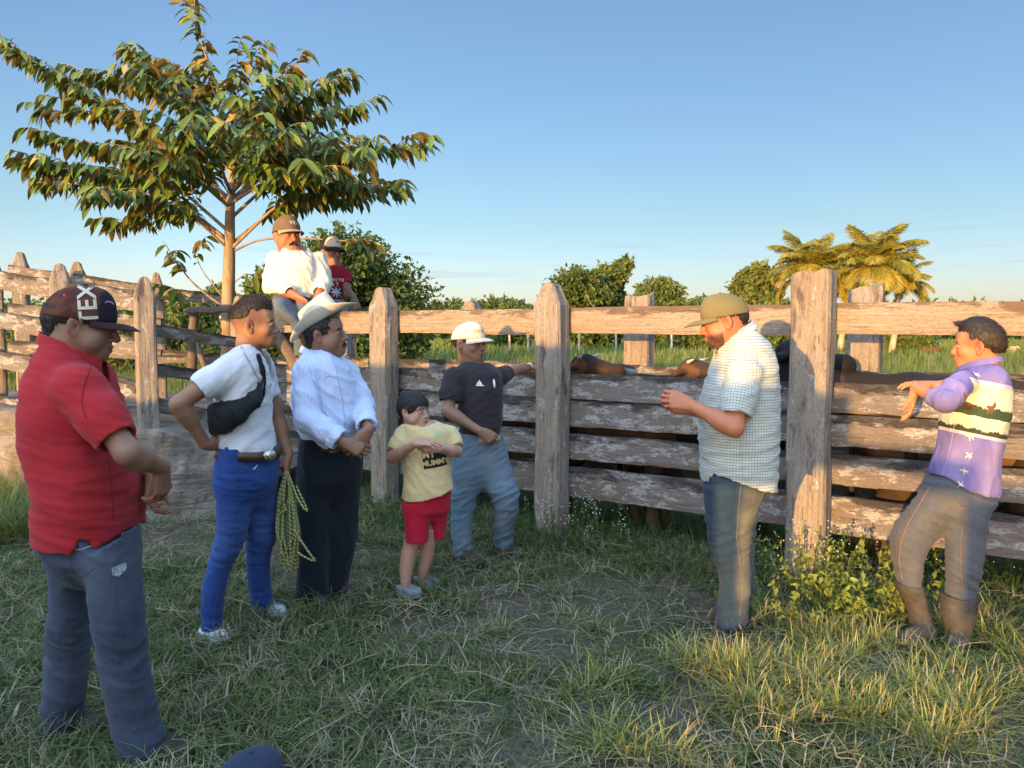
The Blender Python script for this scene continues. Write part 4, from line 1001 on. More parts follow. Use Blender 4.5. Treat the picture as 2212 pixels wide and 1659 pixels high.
# ------------------------------------------------------------------ head
def frame(yaw, pitch=0, roll=0):
    """rows: forward, left (person's), up.  yaw 0 faces the camera, 90 faces right"""
    y, p, r = rad(yaw), rad(pitch), rad(roll)
    f = A(math.sin(y) * math.cos(p), -math.cos(y) * math.cos(p), -math.sin(p))
    l = nrm(np.cross(A(0, 0, 1), f)); u = np.cross(f, l)
    l2 = l * math.cos(r) + u * math.sin(r); u2 = np.cross(f, l2)
    return np.stack([f, l2, u2])
class Parts:
    """shells of one body mesh"""
    def __init__(s): s.V = []; s.Q = []; s.C = []; s.M = []; s.n = 0
    def add(s, V, Q, C, m=0):
        s.V.append(V); s.Q.append(Q + s.n); s.C.append(np.broadcast_to(C, (len(V), 3))); s.M.append(np.full(len(Q), m)); s.n += len(V)
def head_shell(body, C, R, sc, neckbase, neckr, skin, face=1.0, jaw=1.0, h=.0034, fade=0.0, brow=(.012, .009, .008), nose=1.0, lips=None, stubble=0.0, eyes_closed=False, child=False, fat=0.0):
    nb = (R @ (neckbase - C)) / sc
    F_ = Fld((-.13, -.105, min(-.20, nb[2] - .10)), (.14, .105, .135), h / sc)
    ff = fat
    F_.ell((-.012, 0, .038), (.094, .074, .080), .01)
    F_.ell((.028, 0, -.018), (.060, .060 * face, .072), .03)
    F_.ell((.045, 0, .045), (.040, .056, .036), .03)
    for sg in (-1, 1):
        F_.cone((-.002, sg * .050 * face, -.040), (.062, sg * .019, -.082), .018 * jaw + ff * .3, .016, .03)
        F_.ell((.055, sg * .040, -.022), (.024, .022 + ff * .4, .022 + ff * .3), .022)
        F_.ell((.070, sg * .027, .0235), (.016, .024, .009), .012)
        if ff: F_.ell((.035, sg * .050, -.048), (.034, .018 + ff, .030), .02)
    F_.ell((.070, 0, -.055), (.026, .030, .030), .022)
    F_.ell((.072, 0, -.086), (.018, .021, .015), .015)
    if ff: F_.ell((.03, 0, -.086), (.042, .042, .018 + ff * .5), .03)
    for sg in (-1, 1): F_.ell((.0905, sg * .031, .0055), (.016, .0165, .0115), .010, 'sub')
    # nose
    F_.chain([(.083, 0, .016), (.0925, 0, .0), (.104 + .006 * (nose - 1), 0, -.024)], [.0085, .0080, .0105 * nose], .008)
    F_.ell((.1045, 0, -.0265), (.0105, .0105 * nose, .0088), .006)
    for sg in (-1, 1):
        F_.ell((.0945, sg * .0128 * nose, -.0305), (.0105, .0072, .0070), .006)
        F_.ell((.0985, sg * .0068, -.0385), (.0052, .0036, .0042), .003, 'sub')
        # lids
        F_.chain([(.0815, sg * .0175, .0040), (.0880, sg * .027, .0100), (.0860, sg * .037, .0094), (.0765, sg * .0455, .0030)], [.0032, .0052, .0052, .0034], .004)
        F_.chain([(.0815, sg * .0175, .0025), (.0855, sg * .027, -.0032), (.0840, sg * .037, -.0030), (.0765, sg * .0455, .0030)], [.0028, .0033, .0033, .0028], .004)
    # lips
    F_.chain([(.0835, -.0235, -.0590), (.0955, -.008, -.0535), (.0962, 0, -.0545), (.0955, .008, -.0535), (.0835, .0235, -.0590)], [.0026, .0048, .0044, .0048, .0026], .0045)
    F_.chain([(.083, -.022, -.0610), (.0940, -.007, -.0660), (.0940, .007, -.0660), (.083, .022, -.0610)], [.0026, .0052, .0052, .0026], .0045)
    F_.chain([(.0865, -.021, -.0600), (.1010, 0, -.0598), (.0865, .021, -.0600)], [.0012, .0016, .0012], .002, 'sub')
    # ears
    for sg in (-1, 1):
        Re = np.array([[math.cos(.45), sg * -math.sin(.45), 0], [sg * math.sin(.45), math.cos(.45), 0], [0, 0, 1.0]])
        F_.ell((-.012, sg * .0775, -.002), (.0195, .0075, .031), .005, R=Re)
        F_.ell((-.004, sg * .0855, -.004), (.0115, .0062, .0195), .004, 'sub', R=Re)
        F_.ell((-.003, sg * .0780, -.006), (.0055, .006, .0085), .003, 'sub')
        F_.ell((-.006, sg * .0755, -.030), (.0095, .0065, .0095), .006)
    # neck
    nr = neckr / sc
    F_.chain([(-.022, 0, -.02), A(-.028, 0, -.07) * .6 + nb * .4, nb], [nr * .98, nr * .98, nr * 1.12], .03)
    F_.ell(nb + A(.012, 0, -.045), (.070, .085, .045), .03)
    if not child: F_.ell(A(.012, 0, -.105) * .7 + nb * .3, (.012, .009, .014), .012)
    V, Q = F_.mesh(); V = relax(V, Q, 1, .3)
    x, y, z = V.T; n = len(V); col = np.tile(np.array(skin, float), (n, 1))
    lp = np.array(lips if lips else (skin[0] * .95, skin[1] * .62, skin[2] * .62))
    m = ((np.abs(y) / .0235) ** 2 + ((z + .0600) / .0105) ** 2 < 1) & (x > .084); col[m] = lp
    m = (np.abs(np.abs(y) - .029) < .0185) & (np.abs(z - (.0270 - (np.abs(np.abs(y) - .027) * .18))) < .0036) & (x > .055); col[m] = col[m] * .15 + np.array(brow) * .85
    m = (np.abs(np.abs(y) - .0315) < .0165) & (np.abs(z - .0125) < .0022) & (x > .07); col[m] *= .35      # lash line
    if stubble:
        m = (x > .02) & (z < -.040) & (z > -.105) & ~(((np.abs(y) / .0235) ** 2 + ((z + .0600) / .0105) ** 2 < 1)); w = np.where(m, stubble * np.clip((-.035 - z) / .02, 0, 1), 0)[:, None]; w = np.clip(w * (1 + .35 * noise(V * 60))[:, None], 0, .85)
        col = col * (1 - w) + np.array((.03, .022, .018)) * w
    if fade:
        w = (fade * sstep(z, -.035, .035) * (1 - sstep(x, .03, .062)) * sstep(np.abs(y) + np.maximum(-x, 0), .045, .06))[:, None]; col = col * (1 - w) + np.array((.035, .024, .018)) * w
    ch = np.exp(-(((np.abs(y) - .04) / .02) ** 2 + ((z + .022) / .02) ** 2)) * (x > .04); col[:, 1] *= 1 - .10 * ch; col[:, 2] *= 1 - .12 * ch
    m = (np.abs(y) > .070) & (np.abs(x + .01) < .03); col[m] *= np.array((1.0, .88, .84))
    Vw = C + (V * sc) @ R
    body.add(Vw, Q, col)
    # eyes
    for sg in (-1, 1):
        for rr, mm, off in ((.0122, 1, -.0012), (.0072, 2, .0052)):
            a = np.linspace(0, np.pi, 9); b = np.linspace(0, 2 * np.pi, 13)[:-1]
            Sx = np.stack(np.broadcast_arrays(np.cos(a)[:, None], np.sin(a)[:, None] * np.cos(b), np.sin(a)[:, None] * np.sin(b)), -1).reshape(-1, 3)
            Pv = A(.0745 + off, sg * .0315, .0050) + Sx * rr
            i = np.arange(8)[:, None] * 12; j = np.arange(12)[None]; Qe = np.stack([i + j, i + (j + 1) % 12, i + 12 + (j + 1) % 12, i + 12 + j], -1).reshape(-1, 4)
            body.add(C + (Pv * sc) @ R, Qe, (1, 1, 1), mm)
    return F_
def strands(P, N, dirs, L, w, jit, seed, keep=1.0):
    r = np.random.default_rng(seed); m = r.random(len(P)) < keep; P, N, dirs = P[m], N[m], dirs[m]; n = len(P)
    d = dirs + r.normal(size=(n, 3)) * jit; d /= np.linalg.norm(d, axis=1)[:, None] + 1e-9
    s = np.cross(d, N); s /= np.linalg.norm(s, axis=1)[:, None] + 1e-9; l = L * (.6 + .8 * r.random(n))[:, None]
    a = P - N * .001; V = np.stack([a - s * w, a + s * w, a + d * l * .6 + N * l * .05, a + d * l], 1).reshape(-1, 3)
    k = np.arange(n)[:, None] * 4; return V, np.concatenate([k + np.array([[0, 1, 2]]), k + np.array([[0, 2, 3]]), k + np.array([[1, 3, 2]])])
def hair_part(parent, C, R, sc, mat, front=.080, line=.045, temple=.0, back=-.055, t=.008, top=0.0, fade=None, strand=.018, sdir=(-.6, 0, -.5), jit=.35, h=.0036, moust=None, name="hair", seed=5, spiky=False, bangs=None, w=.0006, ztop=None):
    """hairline given in head coordinates"""
    F_ = Fld((-.14, -.11, -.12), (.14, .11, .20), h / sc)
    F_.ell((-.012, 0, .038), (.094 + t, .074 + t, .080 + t), .0)
    if top: F_.ell((.005, 0, .085), (.078, .060, .045 + top), .015)
    F_.cone((-.06, 0, .0), (-.055, 0, back), .052 + t * .3, .040, .02)
    def cut(X, Y, Z):
        aY = np.abs(Y)
        zf = line + 0 * X        # front hairline height at x=front
        # boundary: keep if above a line running from the forehead to the temple, ear, nape
        zl = np.interp(np.asarray(X).ravel(), [-.12, -.05, -.022, .0, .018, .05, .075, .10], [back, back, back + .012, temple + .016, temple, temple + .012, line - .004, line + .004]).reshape(np.shape(X)).astype(np.float32)
        zl = zl + bangs * np.exp(-((X - .08) / .03) ** 2) if bangs else zl
        return zl - Z
    F_.carve(cut)
    if ztop is not None: F_.carve(lambda X, Y, Z: Z - ztop)
    for sg in (-1, 1): F_.ell((-.008, sg * .082, -.004), (.024, .016, .034), .004, 'sub')
    F_.ell((-.012, 0, .038), (.094 - .006, .074 - .006, .080 - .006), .0, 'sub')
    V, Q = F_.mesh(); V = relax(V, Q, 1, .4); N = vnormals(V, Q)
    V = V + N * (noise(V * A(90, 90, 50) + seed) * (.0018 + .25 * t))[:, None]
    Vw = C + (V * sc) @ R; Nw = N @ R
    out = (np.einsum('ij,ij->i', N, V - A(-.012, 0, .038)) > 0)
    d = np.tile(np.array(sdir, float), (len(V), 1))
    if spiky: d = N * 1.0 + np.array(sdir)
    else: d = d - N * np.einsum('ij,ij->i', d, N)[:, None] * .8
    V2, T2 = strands(Vw[out], Nw[out], (d @ R)[out], strand * sc, w, jit, seed, .8)
    o = mk(name, np.concatenate([Vw, V2]), [Q, T2 + len(Vw)], mat, parent=parent)
    return o
def moustache(parent, C, R, sc, mat, w=.026, th=.0055, droop=.007, seed=4):
    r = np.random.default_rng(seed); m = 900; y = r.normal(size=m) * w * .48; y = np.clip(y, -w, w)
    z = -.0455 - droop * (np.abs(y) / w) ** 1.6 + r.normal(size=m) * th * .45; x = .0985 - (y / .03) ** 2 * .012
    P = np.stack([x, y, z], -1); d = np.stack([.25 + 0 * y, np.sign(y) * (.5 + 10 * np.abs(y)), -1 + 0 * y], -1) + r.normal(size=(m, 3)) * .2
    d /= np.linalg.norm(d, axis=1)[:, None]; N = np.tile(A(1, 0, 0), (m, 1))
    V, Tt = strands(C + (P * sc) @ R, N @ R, d @ R, .011 * sc, .0013, .1, seed)
    return mk("moustache", V, [Tt], mat, parent=parent, smooth=False)
# ------------------------------------------------------------------ hands and arms
def hand_to(F_, s=1.0, curls=(.35, .4, .3), spread=.10, thumb=(.75, .35), tcurl=.3, side=1, idx=None, k=.007):
    """hand in wrist frame: x fingers, y thumb side (times side), z palm normal"""
    K = [(.086, .030, 0), (.091, .0105, -.002), (.087, -.009, -.001), (.078, -.027, .002)]; Ls = [(.042, .025, .020), (.046, .029, .021), (.043, .027, .020), (.033, .020, .018)]
    rs = [.0092, .0095, .0090, .0080]
    F_.cone((-.02, 0, 0), (.02, 0, 0), .024 * s, .022 * s, k, flat=(0, 0, 1), fs=1.25)
    for q in range(4):
        kx, ky, kz = K[q]; kn = A(kx, ky * side, kz) * s
        F_.cone(A(.012, ky * .55 * side, 0) * s, kn, .0155 * s, .0108 * s, .014, flat=(0, 0, 1), fs=1.05)
        cu = (curls if idx is None or q not in idx else idx[q]); a = 0.0; p = kn; sp = (1.5 - q) * spread * side
        for j in range(3):
            a += cu[j] * (1 + .06 * q); d = A(math.cos(a) * math.cos(sp), math.sin(sp) * math.cos(a), math.sin(a)); e = p + d * Ls[q][j] * s
            r0 = rs[q] * s * (1 - .10 * j); F_.cone(p, e, r0, r0 * .9, .0035 if j else .006); p = e
    F_.ell(A(.038, .006 * side, .008) * s, A(.036, .030, .013) * s, .012)
    b = A(.022, .020 * side, .006) * s; th, tv = thumb; d = nrm(A(math.cos(th), math.sin(th) * side, tv)); m = b + d * .040 * s
    F_.cone(b, m, .0165 * s, .0125 * s, .012); d2 = nrm(d + A(tcurl, -tcurl * .5 * side, tcurl * .5)); e = m + d2 * .032 * s; F_.cone(m, e, .0115 * s, .0105 * s, .005)
    d3 = nrm(d2 + A(tcurl, -tcurl * .5 * side, tcurl * .4)); F_.cone(e, e + d3 * .024 * s, .0104 * s, .0088 * s, .004)
def arm_shell(body, sh, el, wr, r, hd, hn, skin, s=1.0, side=1, h=.0036, from_sh=.35, **hk):
    """sh, el, wr world points; hd finger direction, hn palm normal (world)"""
    x = nrm(hd); z = nrm(np.asarray(hn) - x * np.dot(hn, x)); y = np.cross(z, x); R = np.stack([x, y, z])
    L = lambda p: R @ (np.asarray(p) - wr)
    a, b = L(sh), L(el); a = a + (b - a) * from_sh
    pts = np.stack([a, b, A(0, 0, 0), A(.21, 0, 0) * s]); pad = max(r) + .06
    lo = np.minimum(pts.min(0) - pad, A(-.05, -.085, -.05) * s); hi = np.maximum(pts.max(0) + pad, A(.2, .085, .11) * s)
    F_ = Fld(lo, hi, h)
    ru, re, rw = [q * .93 for q in r]
    mid = b * .62 + A(0, 0, 0) * .38
    re = re * .90; F_.cone(a, b, ru, re, .02); F_.chain([b, mid, A(-.01, 0, 0)], [re * 1.0, re * .93, rw * .95], .02)
    ax = nrm(-b); F_.ell(b + ax * .05, (re * .97,) * 3, .03)
    hand_to(F_, s, side=side, **hk)
    V, Q = F_.mesh(); V = relax(V, Q, 1, .3)
    Vw = wr + V @ R; col = np.tile(np.array(skin, float), (len(V), 1))
    palm = (V[:, 2] > .012 * s) & (V[:, 0] > .01); col[palm] *= np.array((1.12, 1.05, 1.0))
    tipm = V[:, 0] > .15 * s; col[tipm] *= 1.08
    body.add(Vw, Q, col)
def vein(body): pass
# ------------------------------------------------------------------ clothes
def secs(rows, y0, yb=None):
    """rows (v, uL, uR, b, dy) -> z, cx, cy, a, b; the ellipse is sized so that its outline is seen at uL and uR"""
    out = []
    for row in rows:
        v, ul, ur = row[:3]; b = row[3] if len(row) > 3 and row[3] else None; dy = row[4] if len(row) > 4 else 0
        y = y0 + dy; p = W(ul, v, y); q = W(ur, v, y); kl, kr = p[0] / y, q[0] / y; w = (kr - kl) * y
        if b is None: b = w * .48
        for _ in range(12):
            if math.hypot(0, kl * b) + math.hypot(0, kr * b) < w * .72: break
            b *= .92
        lo, hi = 0.0, w
        for _ in range(30):
            m = (lo + hi) / 2
            if math.hypot(m, kl * b) + math.hypot(m, kr * b) > w: hi = m
            else: lo = m
        out.append((p[2], kl * y + math.hypot(lo, kl * b), y, lo, b))
    return out
def folds(V, N, amp, sc=(5, 5, 16), seed=0, tilt=.5, mask=None):
    P = V * 1.0; Pt = P.copy(); Pt[:, 2] = P[:, 2] + tilt * P[:, 0]
    w = noise(P * 2.3 + seed) * .5 + .6
    d = (ridge(noise(Pt * A(*sc) + seed * 3.1)) - .45) * np.clip(w, 0, 1)
    d2 = (ridge(noise(Pt * A(*sc) * 2.1 + seed * 5.7 + 9)) - .45) * .4
    a = amp * (d + d2)
    if mask is not None: a = a * mask
    return V + N * a[:, None]
def zfun(poly, y):
    P = np.array([W(u, v, y) for u, v in poly]); o = np.argsort(P[:, 0]); P = P[o]
    return lambda X: np.interp(np.asarray(X, float).ravel(), P[:, 0], P[:, 2]).reshape(np.shape(X)).astype(np.float32)
REG = {}
def cloth_obj(name, parent, F_, mat, amp, seed, sc=(5, 5, 16), tilt=.5, ctr=None, arms=None, fadefn=None, maskfn=None, colr=None):
    V, Q = F_.mesh(); V = relax(V, Q, 1, .4); N = vnormals(V, Q)
    V = folds(V, N, amp, sc, seed, tilt, maskfn(V) if maskfn else None)
    cx, cy = ctr if ctr is not None else V[:, :2].mean(0)
    puv = np.stack([np.arctan2(V[:, 0] - cx, -(V[:, 1] - cy)) * .21, V[:, 2], V[:, 0]], -1)
    for (a, b) in (arms or []):      # sleeves carry their own pattern direction
        a = np.asarray(a); b = np.asarray(b); ab = b - a; t = ((V - a) @ ab) / (ab @ ab); q = a + np.clip(t, 0, 1.3)[:, None] * ab; d = np.linalg.norm(V - q, axis=1)
        m = (d < .095) & (t > .12) & (t < 1.35); ax = nrm(ab); e1 = nrm(np.cross(ax, A(0, 1, .01))); e2 = np.cross(ax, e1); r_ = V[m] - q[m]
        puv[m, 0] = np.arctan2(r_ @ e1, r_ @ e2) * .075; puv[m, 1] = 2.2 - t[m] * np.linalg.norm(ab)
    at = {"puv": puv, "fade": fadefn(V) if fadefn else np.zeros(len(V))}
    o = mk(name, V, [Q], mat, parent=parent, attrs=at, col=colr)
    REG[o.name] = (V, Q); return o
def bvh_of(o):
    V, Q = REG[o.name]; return BVHTree.FromPolygons([Vector(v) for v in V], Q.tolist())
def project(bvh, P2, org, right, up, off=.0022, nrm_dir=None):
    n = nrm(np.cross(right, up)) if nrm_dir is None else nrm(nrm_dir)
    out = []; last = 0.0
    for x, y in P2:
        p = org + right * x + up * y; hit = bvh.ray_cast(Vector(p + n * .25), Vector(-n), .6)
        if hit[0] is None: q = p + n * last; out.append(q)
        else: q = np.array(hit[0]); last = float((q - p) @ n); out.append(q + n * off)
    return np.array(out)
def text_tris(txt, size, bold=0.0, cell=.006, spacing=1.0):
    cu = bpy.data.curves.new("t", 'FONT'); cu.body = txt; cu.size = size; cu.offset = bold * size; cu.align_x = 'CENTER'; cu.align_y = 'CENTER'; cu.space_character = spacing; cu.resolution_u = 3
    ob = bpy.data.objects.new("t", cu); COL.objects.link(ob); dg = bpy.context.evaluated_depsgraph_get(); dg.update()
    me = bpy.data.meshes.new_from_object(ob.evaluated_get(dg)); 
    import bmesh
    bm = bmesh.new(); bm.from_mesh(me); bmesh.ops.triangulate(bm, faces=bm.faces)
    for _ in range(2):
        es = [e for e in bm.edges if e.calc_length() > cell]
        if es: bmesh.ops.subdivide_edges(bm, edges=es, cuts=1); bmesh.ops.triangulate(bm, faces=bm.faces)
    V = np.array([v.co[:2] for v in bm.verts]); Tt = np.array([[l.index for l in f.verts] for f in bm.faces]); bm.free()
    bpy.data.objects.remove(ob); bpy.data.curves.remove(cu); bpy.data.meshes.remove(me)
    return V, Tt
def poly_tris(poly, cell=.01):
    import bmesh
    bm = bmesh.new(); vs = [bm.verts.new((x, y, 0)) for x, y in poly]; bm.faces.new(vs); bmesh.ops.triangulate(bm, faces=bm.faces)
    for _ in range(3):
        es = [e for e in bm.edges if e.calc_length() > cell]
        if es: bmesh.ops.subdivide_edges(bm, edges=es, cuts=1); bmesh.ops.triangulate(bm, faces=bm.faces)
    V = np.array([v.co[:2] for v in bm.verts]); bm.verts.index_update(); Tt = np.array([[l.index for l in f.verts] for f in bm.faces]); bm.free(); return V, Tt
def decal(name, parent, bvh, shapes, org, right, up, mat, off=.0022):
    """shapes: list of (V2, tris); one part"""
    m = MB()
    for V2, Tt in shapes: m.add(project(bvh, V2, org, nrm(right), nrm(up), off), None, Tt)
    return m.out(name, mat, parent, smooth=False)
def seam(name, parent, bv, pts, mat, r=.0012, off=.0008):
    """a stitched line lying on the cloth, through picture points"""
    P = np.array(pts, float); s = np.linspace(0, len(P) - 1, 8 * len(P)); uv = np.stack([np.interp(s, range(len(P)), P[:, k]) for k in range(2)], -1)
    o_ = A(0, 0, H); Q_ = []
    for u, v in uv:
        d = nrm(W(u, v, 1.0) - o_); h_ = bv.ray_cast(Vector(o_), Vector(d))
        if h_[0] is not None: Q_.append(np.array(h_[0]) - d * off)
    if len(Q_) < 4: return
    Q_ = np.array(Q_); V, Q, T_ = tube(Q_, r, 5, False); return mk(name, V, [Q], mat, parent=parent)
def shift(vt, dx, dy, rot=0.0):
    c, s = math.cos(rot), math.sin(rot); V, Tt = vt; return np.stack([V[:, 0] * c - V[:, 1] * s + dx, V[:, 0] * s + V[:, 1] * c + dy], -1), Tt
# ------------------------------------------------------------------ headwear, shoes, collars, belts
def cap_part(parent, C, R, sc, mats, name="cap", tilt=0.0, brim_len=.078, brim_w=.074, brim_curve=.026, brim_down=.10, hgt=0.0, back_open=False, colfn=None, shiftz=0.0, lift=0.0, low=.028):
    nt, npn = 72, 18; th = np.linspace(0, 2 * np.pi, nt, endpoint=False); ph = np.linspace(0, 1, npn)
    rows = []
    for f in ph:
        ang = f * np.pi / 2
        rx = .1085 * math.cos(ang) ** .75 if f < 1 else 0; ry = .0865 * math.cos(ang) ** .75 if f < 1 else 0
        seam = 1 - .012 * np.exp(-(((th * 3 / np.pi + .5) % 1 - .5) / .06) ** 2)
        z = low + (.098 + hgt) * math.sin(ang) + (.012 * np.cos(th) * math.sin(ang * 2) * .9)
        rows.append(np.stack([-.010 + rx * np.cos(th) * seam, ry * np.sin(th) * seam, z + 0 * th - (.012 * (1 - np.cos(th)) * .5 * (1 - f))], -1))
    V = np.stack(rows); V = V + (noise(V * 22 + C.sum()) * .0022)[..., None] * A(1, 1, .3)
    V = V.reshape(-1, 3); i = np.arange(npn - 1)[:, None] * nt; j = np.arange(nt)[None]; Q = np.stack([i + j, i + (j + 1) % nt, i + nt + (j + 1) % nt, i + nt + j], -1).reshape(-1, 4)
    # inner lining just under the rim
    Vi = V * A(.985, .98, 1) - A(0, 0, .002); Qi = Q[:, ::-1] + len(V)
    rimQ = np.stack([j[0], j[0] + len(V), (j[0] + 1) % nt + len(V), (j[0] + 1) % nt], -1)
    # brim
    nb, mb = 25, 9; a = np.linspace(-1, 1, nb); rr = np.linspace(0, 1, mb); B = []
    for r_ in rr:
        yb = brim_w * 1.06 * (a * (1 - r_) + np.sin(a * np.pi / 2) * r_); xin = -.010 + .1085 * np.sqrt(np.clip(1 - (a * brim_w * 1.06 / .0855) ** 2, 0.02, 1))
        xe = xin[0] - .002; xo = xe + (.0985 + brim_len - xe) * np.cos(a * np.pi / 2) ** .72; xo = np.maximum(xo, xe)
        x = xin * (1 - r_) + xo * r_; z = low + .002 - brim_down * (x - xin) - brim_curve * (np.abs(a) ** 2) * (.25 + .75 * r_) + .006 * np.sin(r_ * np.pi)
        B.append(np.stack([x, yb, z], -1))
    B = np.stack(B).reshape(-1, 3); i = np.arange(mb - 1)[:, None] * nb; j2 = np.arange(nb - 1)[None]; Qb = np.stack([i + j2, i + j2 + 1, i + nb + j2 + 1, i + nb + j2], -1).reshape(-1, 4)[:, ::-1]
    B2 = B - A(0, 0, .0035); Qb2 = Qb[:, ::-1] + len(B); ed = []
    e = (mb - 1) * nb
    for q in range(nb - 1): ed.append((e + q, e + q + 1, e + q + 1 + len(B), e + q + len(B)))
    ct, st = math.cos(rad(tilt)), math.sin(rad(tilt))
    def X(P): P = P + A(0, 0, lift); x, y, z = P.T; z0 = .03; P = np.stack([x * ct + (z - z0) * st, y, z0 + (z - z0) * ct - x * st], -1); return C + (P * sc) @ R
    Vd = X(np.concatenate([V, Vi])); Qd = np.concatenate([Q, Qi, rimQ])
    loc = V
    cc = np.ones((len(Vd), 3)) if colfn is None else colfn(np.concatenate([V, V]))
    o = mk(name, Vd, [Qd], mats[0], parent=parent, col=cc); REG[o.name] = (X(V), Q)
    mk("brim", X(np.concatenate([B, B2])), [np.concatenate([Qb, Qb2, np.array(ed)])], mats[1], parent=o)
    bt = Fld((-.03, -.02, .10), (.01, .02, .15), .002); bt.ell((-.010, 0, low + .099 + hgt), (.008, .008, .004), .0); Vb, Qb3 = bt.mesh(); mk("button", X(Vb), [Qb3], mats[0], parent=o, col=cc[:1].repeat(len(Vb), 0))
    return o, X
def belt_part(parent, rows, y0, v, hpx, mat, grow=.006, name="belt", lean=0.0):
    sec = np.array(sorted(secs(rows, y0))); zc = W(1106, v, y0)[2]; hz = hpx / F * y0 / 2; a = np.linspace(0, 2 * np.pi, 72, endpoint=False); m = MB()
    Vs = []
    for dz, g in ((-hz, 0), (-hz, grow), (hz, grow), (hz, 0)):
        z = zc + dz + lean * np.cos(a); c = [np.interp(z, sec[:, 0], sec[:, q]) for q in range(1, 5)]
        pw = 2 / 2.3; ca, sa = np.cos(a), np.sin(a)
        Vs.append(np.stack([c[0] + (c[2] + g) * np.sign(ca) * np.abs(ca) ** pw, c[1] + (c[3] + g) * np.sign(sa) * np.abs(sa) ** pw, z], -1))
    V = np.concatenate(Vs); i = np.arange(3)[:, None] * 72; j = np.arange(72)[None]; Q = np.stack([i + j, i + (j + 1) % 72, i + 72 + (j + 1) % 72, i + 72 + j], -1).reshape(-1, 4)
    o = mk(name, V, [Q], mat, parent=parent); REG[o.name] = (V, Q); return o
def shoe_part(parent, ank, yaw, L, mat, solemat, name="shoe", w=.045, h=.0045, hi=.06, boot=0.0, zb=0.0):
    """ank: ankle point (world); yaw as frame()"""
    R = frame(yaw); f = R[0]; l = R[1]; F_ = Fld((-.09, -.075, -.01), (L, .075, .12 + boot), h)
    F_.ell((.0, 0, .038), (.052, .037, .042), .02); F_.cone((.02, 0, .04), (L * .42, 0, .030), .040, .036, .03, flat=(0, 1, 0), fs=.98)
    F_.ell((L * .50, -.0, .026), (L * .26, w, .034), .03); F_.cone((.0, 0, .045), (-.005, 0, hi + boot), .040, .042, .02)
    F_.carve(lambda X, Y, Z: .012 - Z); F_.carve(lambda X, Y, Z: Z - hi - boot)
    V, Q = F_.mesh(); V = relax(V, Q, 1, .4); base = A(ank[0], ank[1], zb)
    N = vnormals(V, Q); V = V + N * (noise(V * 34 + L) * .003)[:, None]
    o = mk(name, base + V @ R, [Q], mat, parent=parent)
    S = Fld((-.09, -.08, -.012), (L, .08, .03), h); S.ell((.0, 0, .006), (.056, .041, .030), .02); S.ell((L * .48, 0, .006), (L * .30, w + .004, .030), .05)
    S.carve(lambda X, Y, Z: Z - .015); S.carve(lambda X, Y, Z: -.004 - Z); V, Q = S.mesh(); mk("sole", base + V @ R, [Q], solemat, parent=o)
    return o
def collar_part(parent, c, R, rx, ry, mat, hgt=.035, flare=.014, gap=.35, point=.03, tilt=0.0, name="collar", puv=True, stand=False, drop=.012):
    """collar ring round the neck base c; open at the front by gap (radians half)"""
    n = 60; a = np.linspace(gap, 2 * np.pi - gap, n); V = []
    fr = np.minimum(a, 2 * np.pi - a); fr = np.exp(-((fr - gap) / .55) ** 2)   # 1 at the opening
    prof = [(0, 0), (0.004, hgt * .95), (.007, hgt), (flare * .8, hgt * .7), (flare + .004, hgt * .1)] if not stand else [(0, 0), (.002, hgt * .5), (.001, hgt), (-.003, hgt), (-.003, 0)]
    for k, (dr, dz) in enumerate(prof):
        ex = 0
        z = dz - fr * (drop if dz > .5 * hgt else drop * .4) - (fr * point if (not stand and k == len(prof) - 1) else 0) + tilt * np.cos(a) * 0
        r_ = dr + (fr * .006 if k >= 3 else 0)
        V.append(np.stack([(rx + r_) * np.cos(a) + (fr * .012 if (k >= 3 and not stand) else 0), (ry + r_) * np.sin(a), z - .018 * np.cos(a) * 1.0], -1))
    V = np.stack(V); V += (noise(V * 18 + c.sum()) * .003)[..., None]; m = len(prof); V = V.reshape(-1, 3)
    i = np.arange(m - 1)[:, None] * n; j = np.arange(n - 1)[None]; Q = np.stack([i + j, i + j + 1, i + n + j + 1, i + n + j], -1).reshape(-1, 4)
    Vin = V - A(0, 0, 0); 
    puv_ = np.stack([np.tile(a * rx, m), np.repeat(np.arange(m) * .012, n), 0 * np.tile(a, m)], -1)
    return mk(name, c + V @ R, [Q], mat, parent=parent, attrs={"puv": puv_, "fade": np.zeros(len(V))})
def tri(x): return x
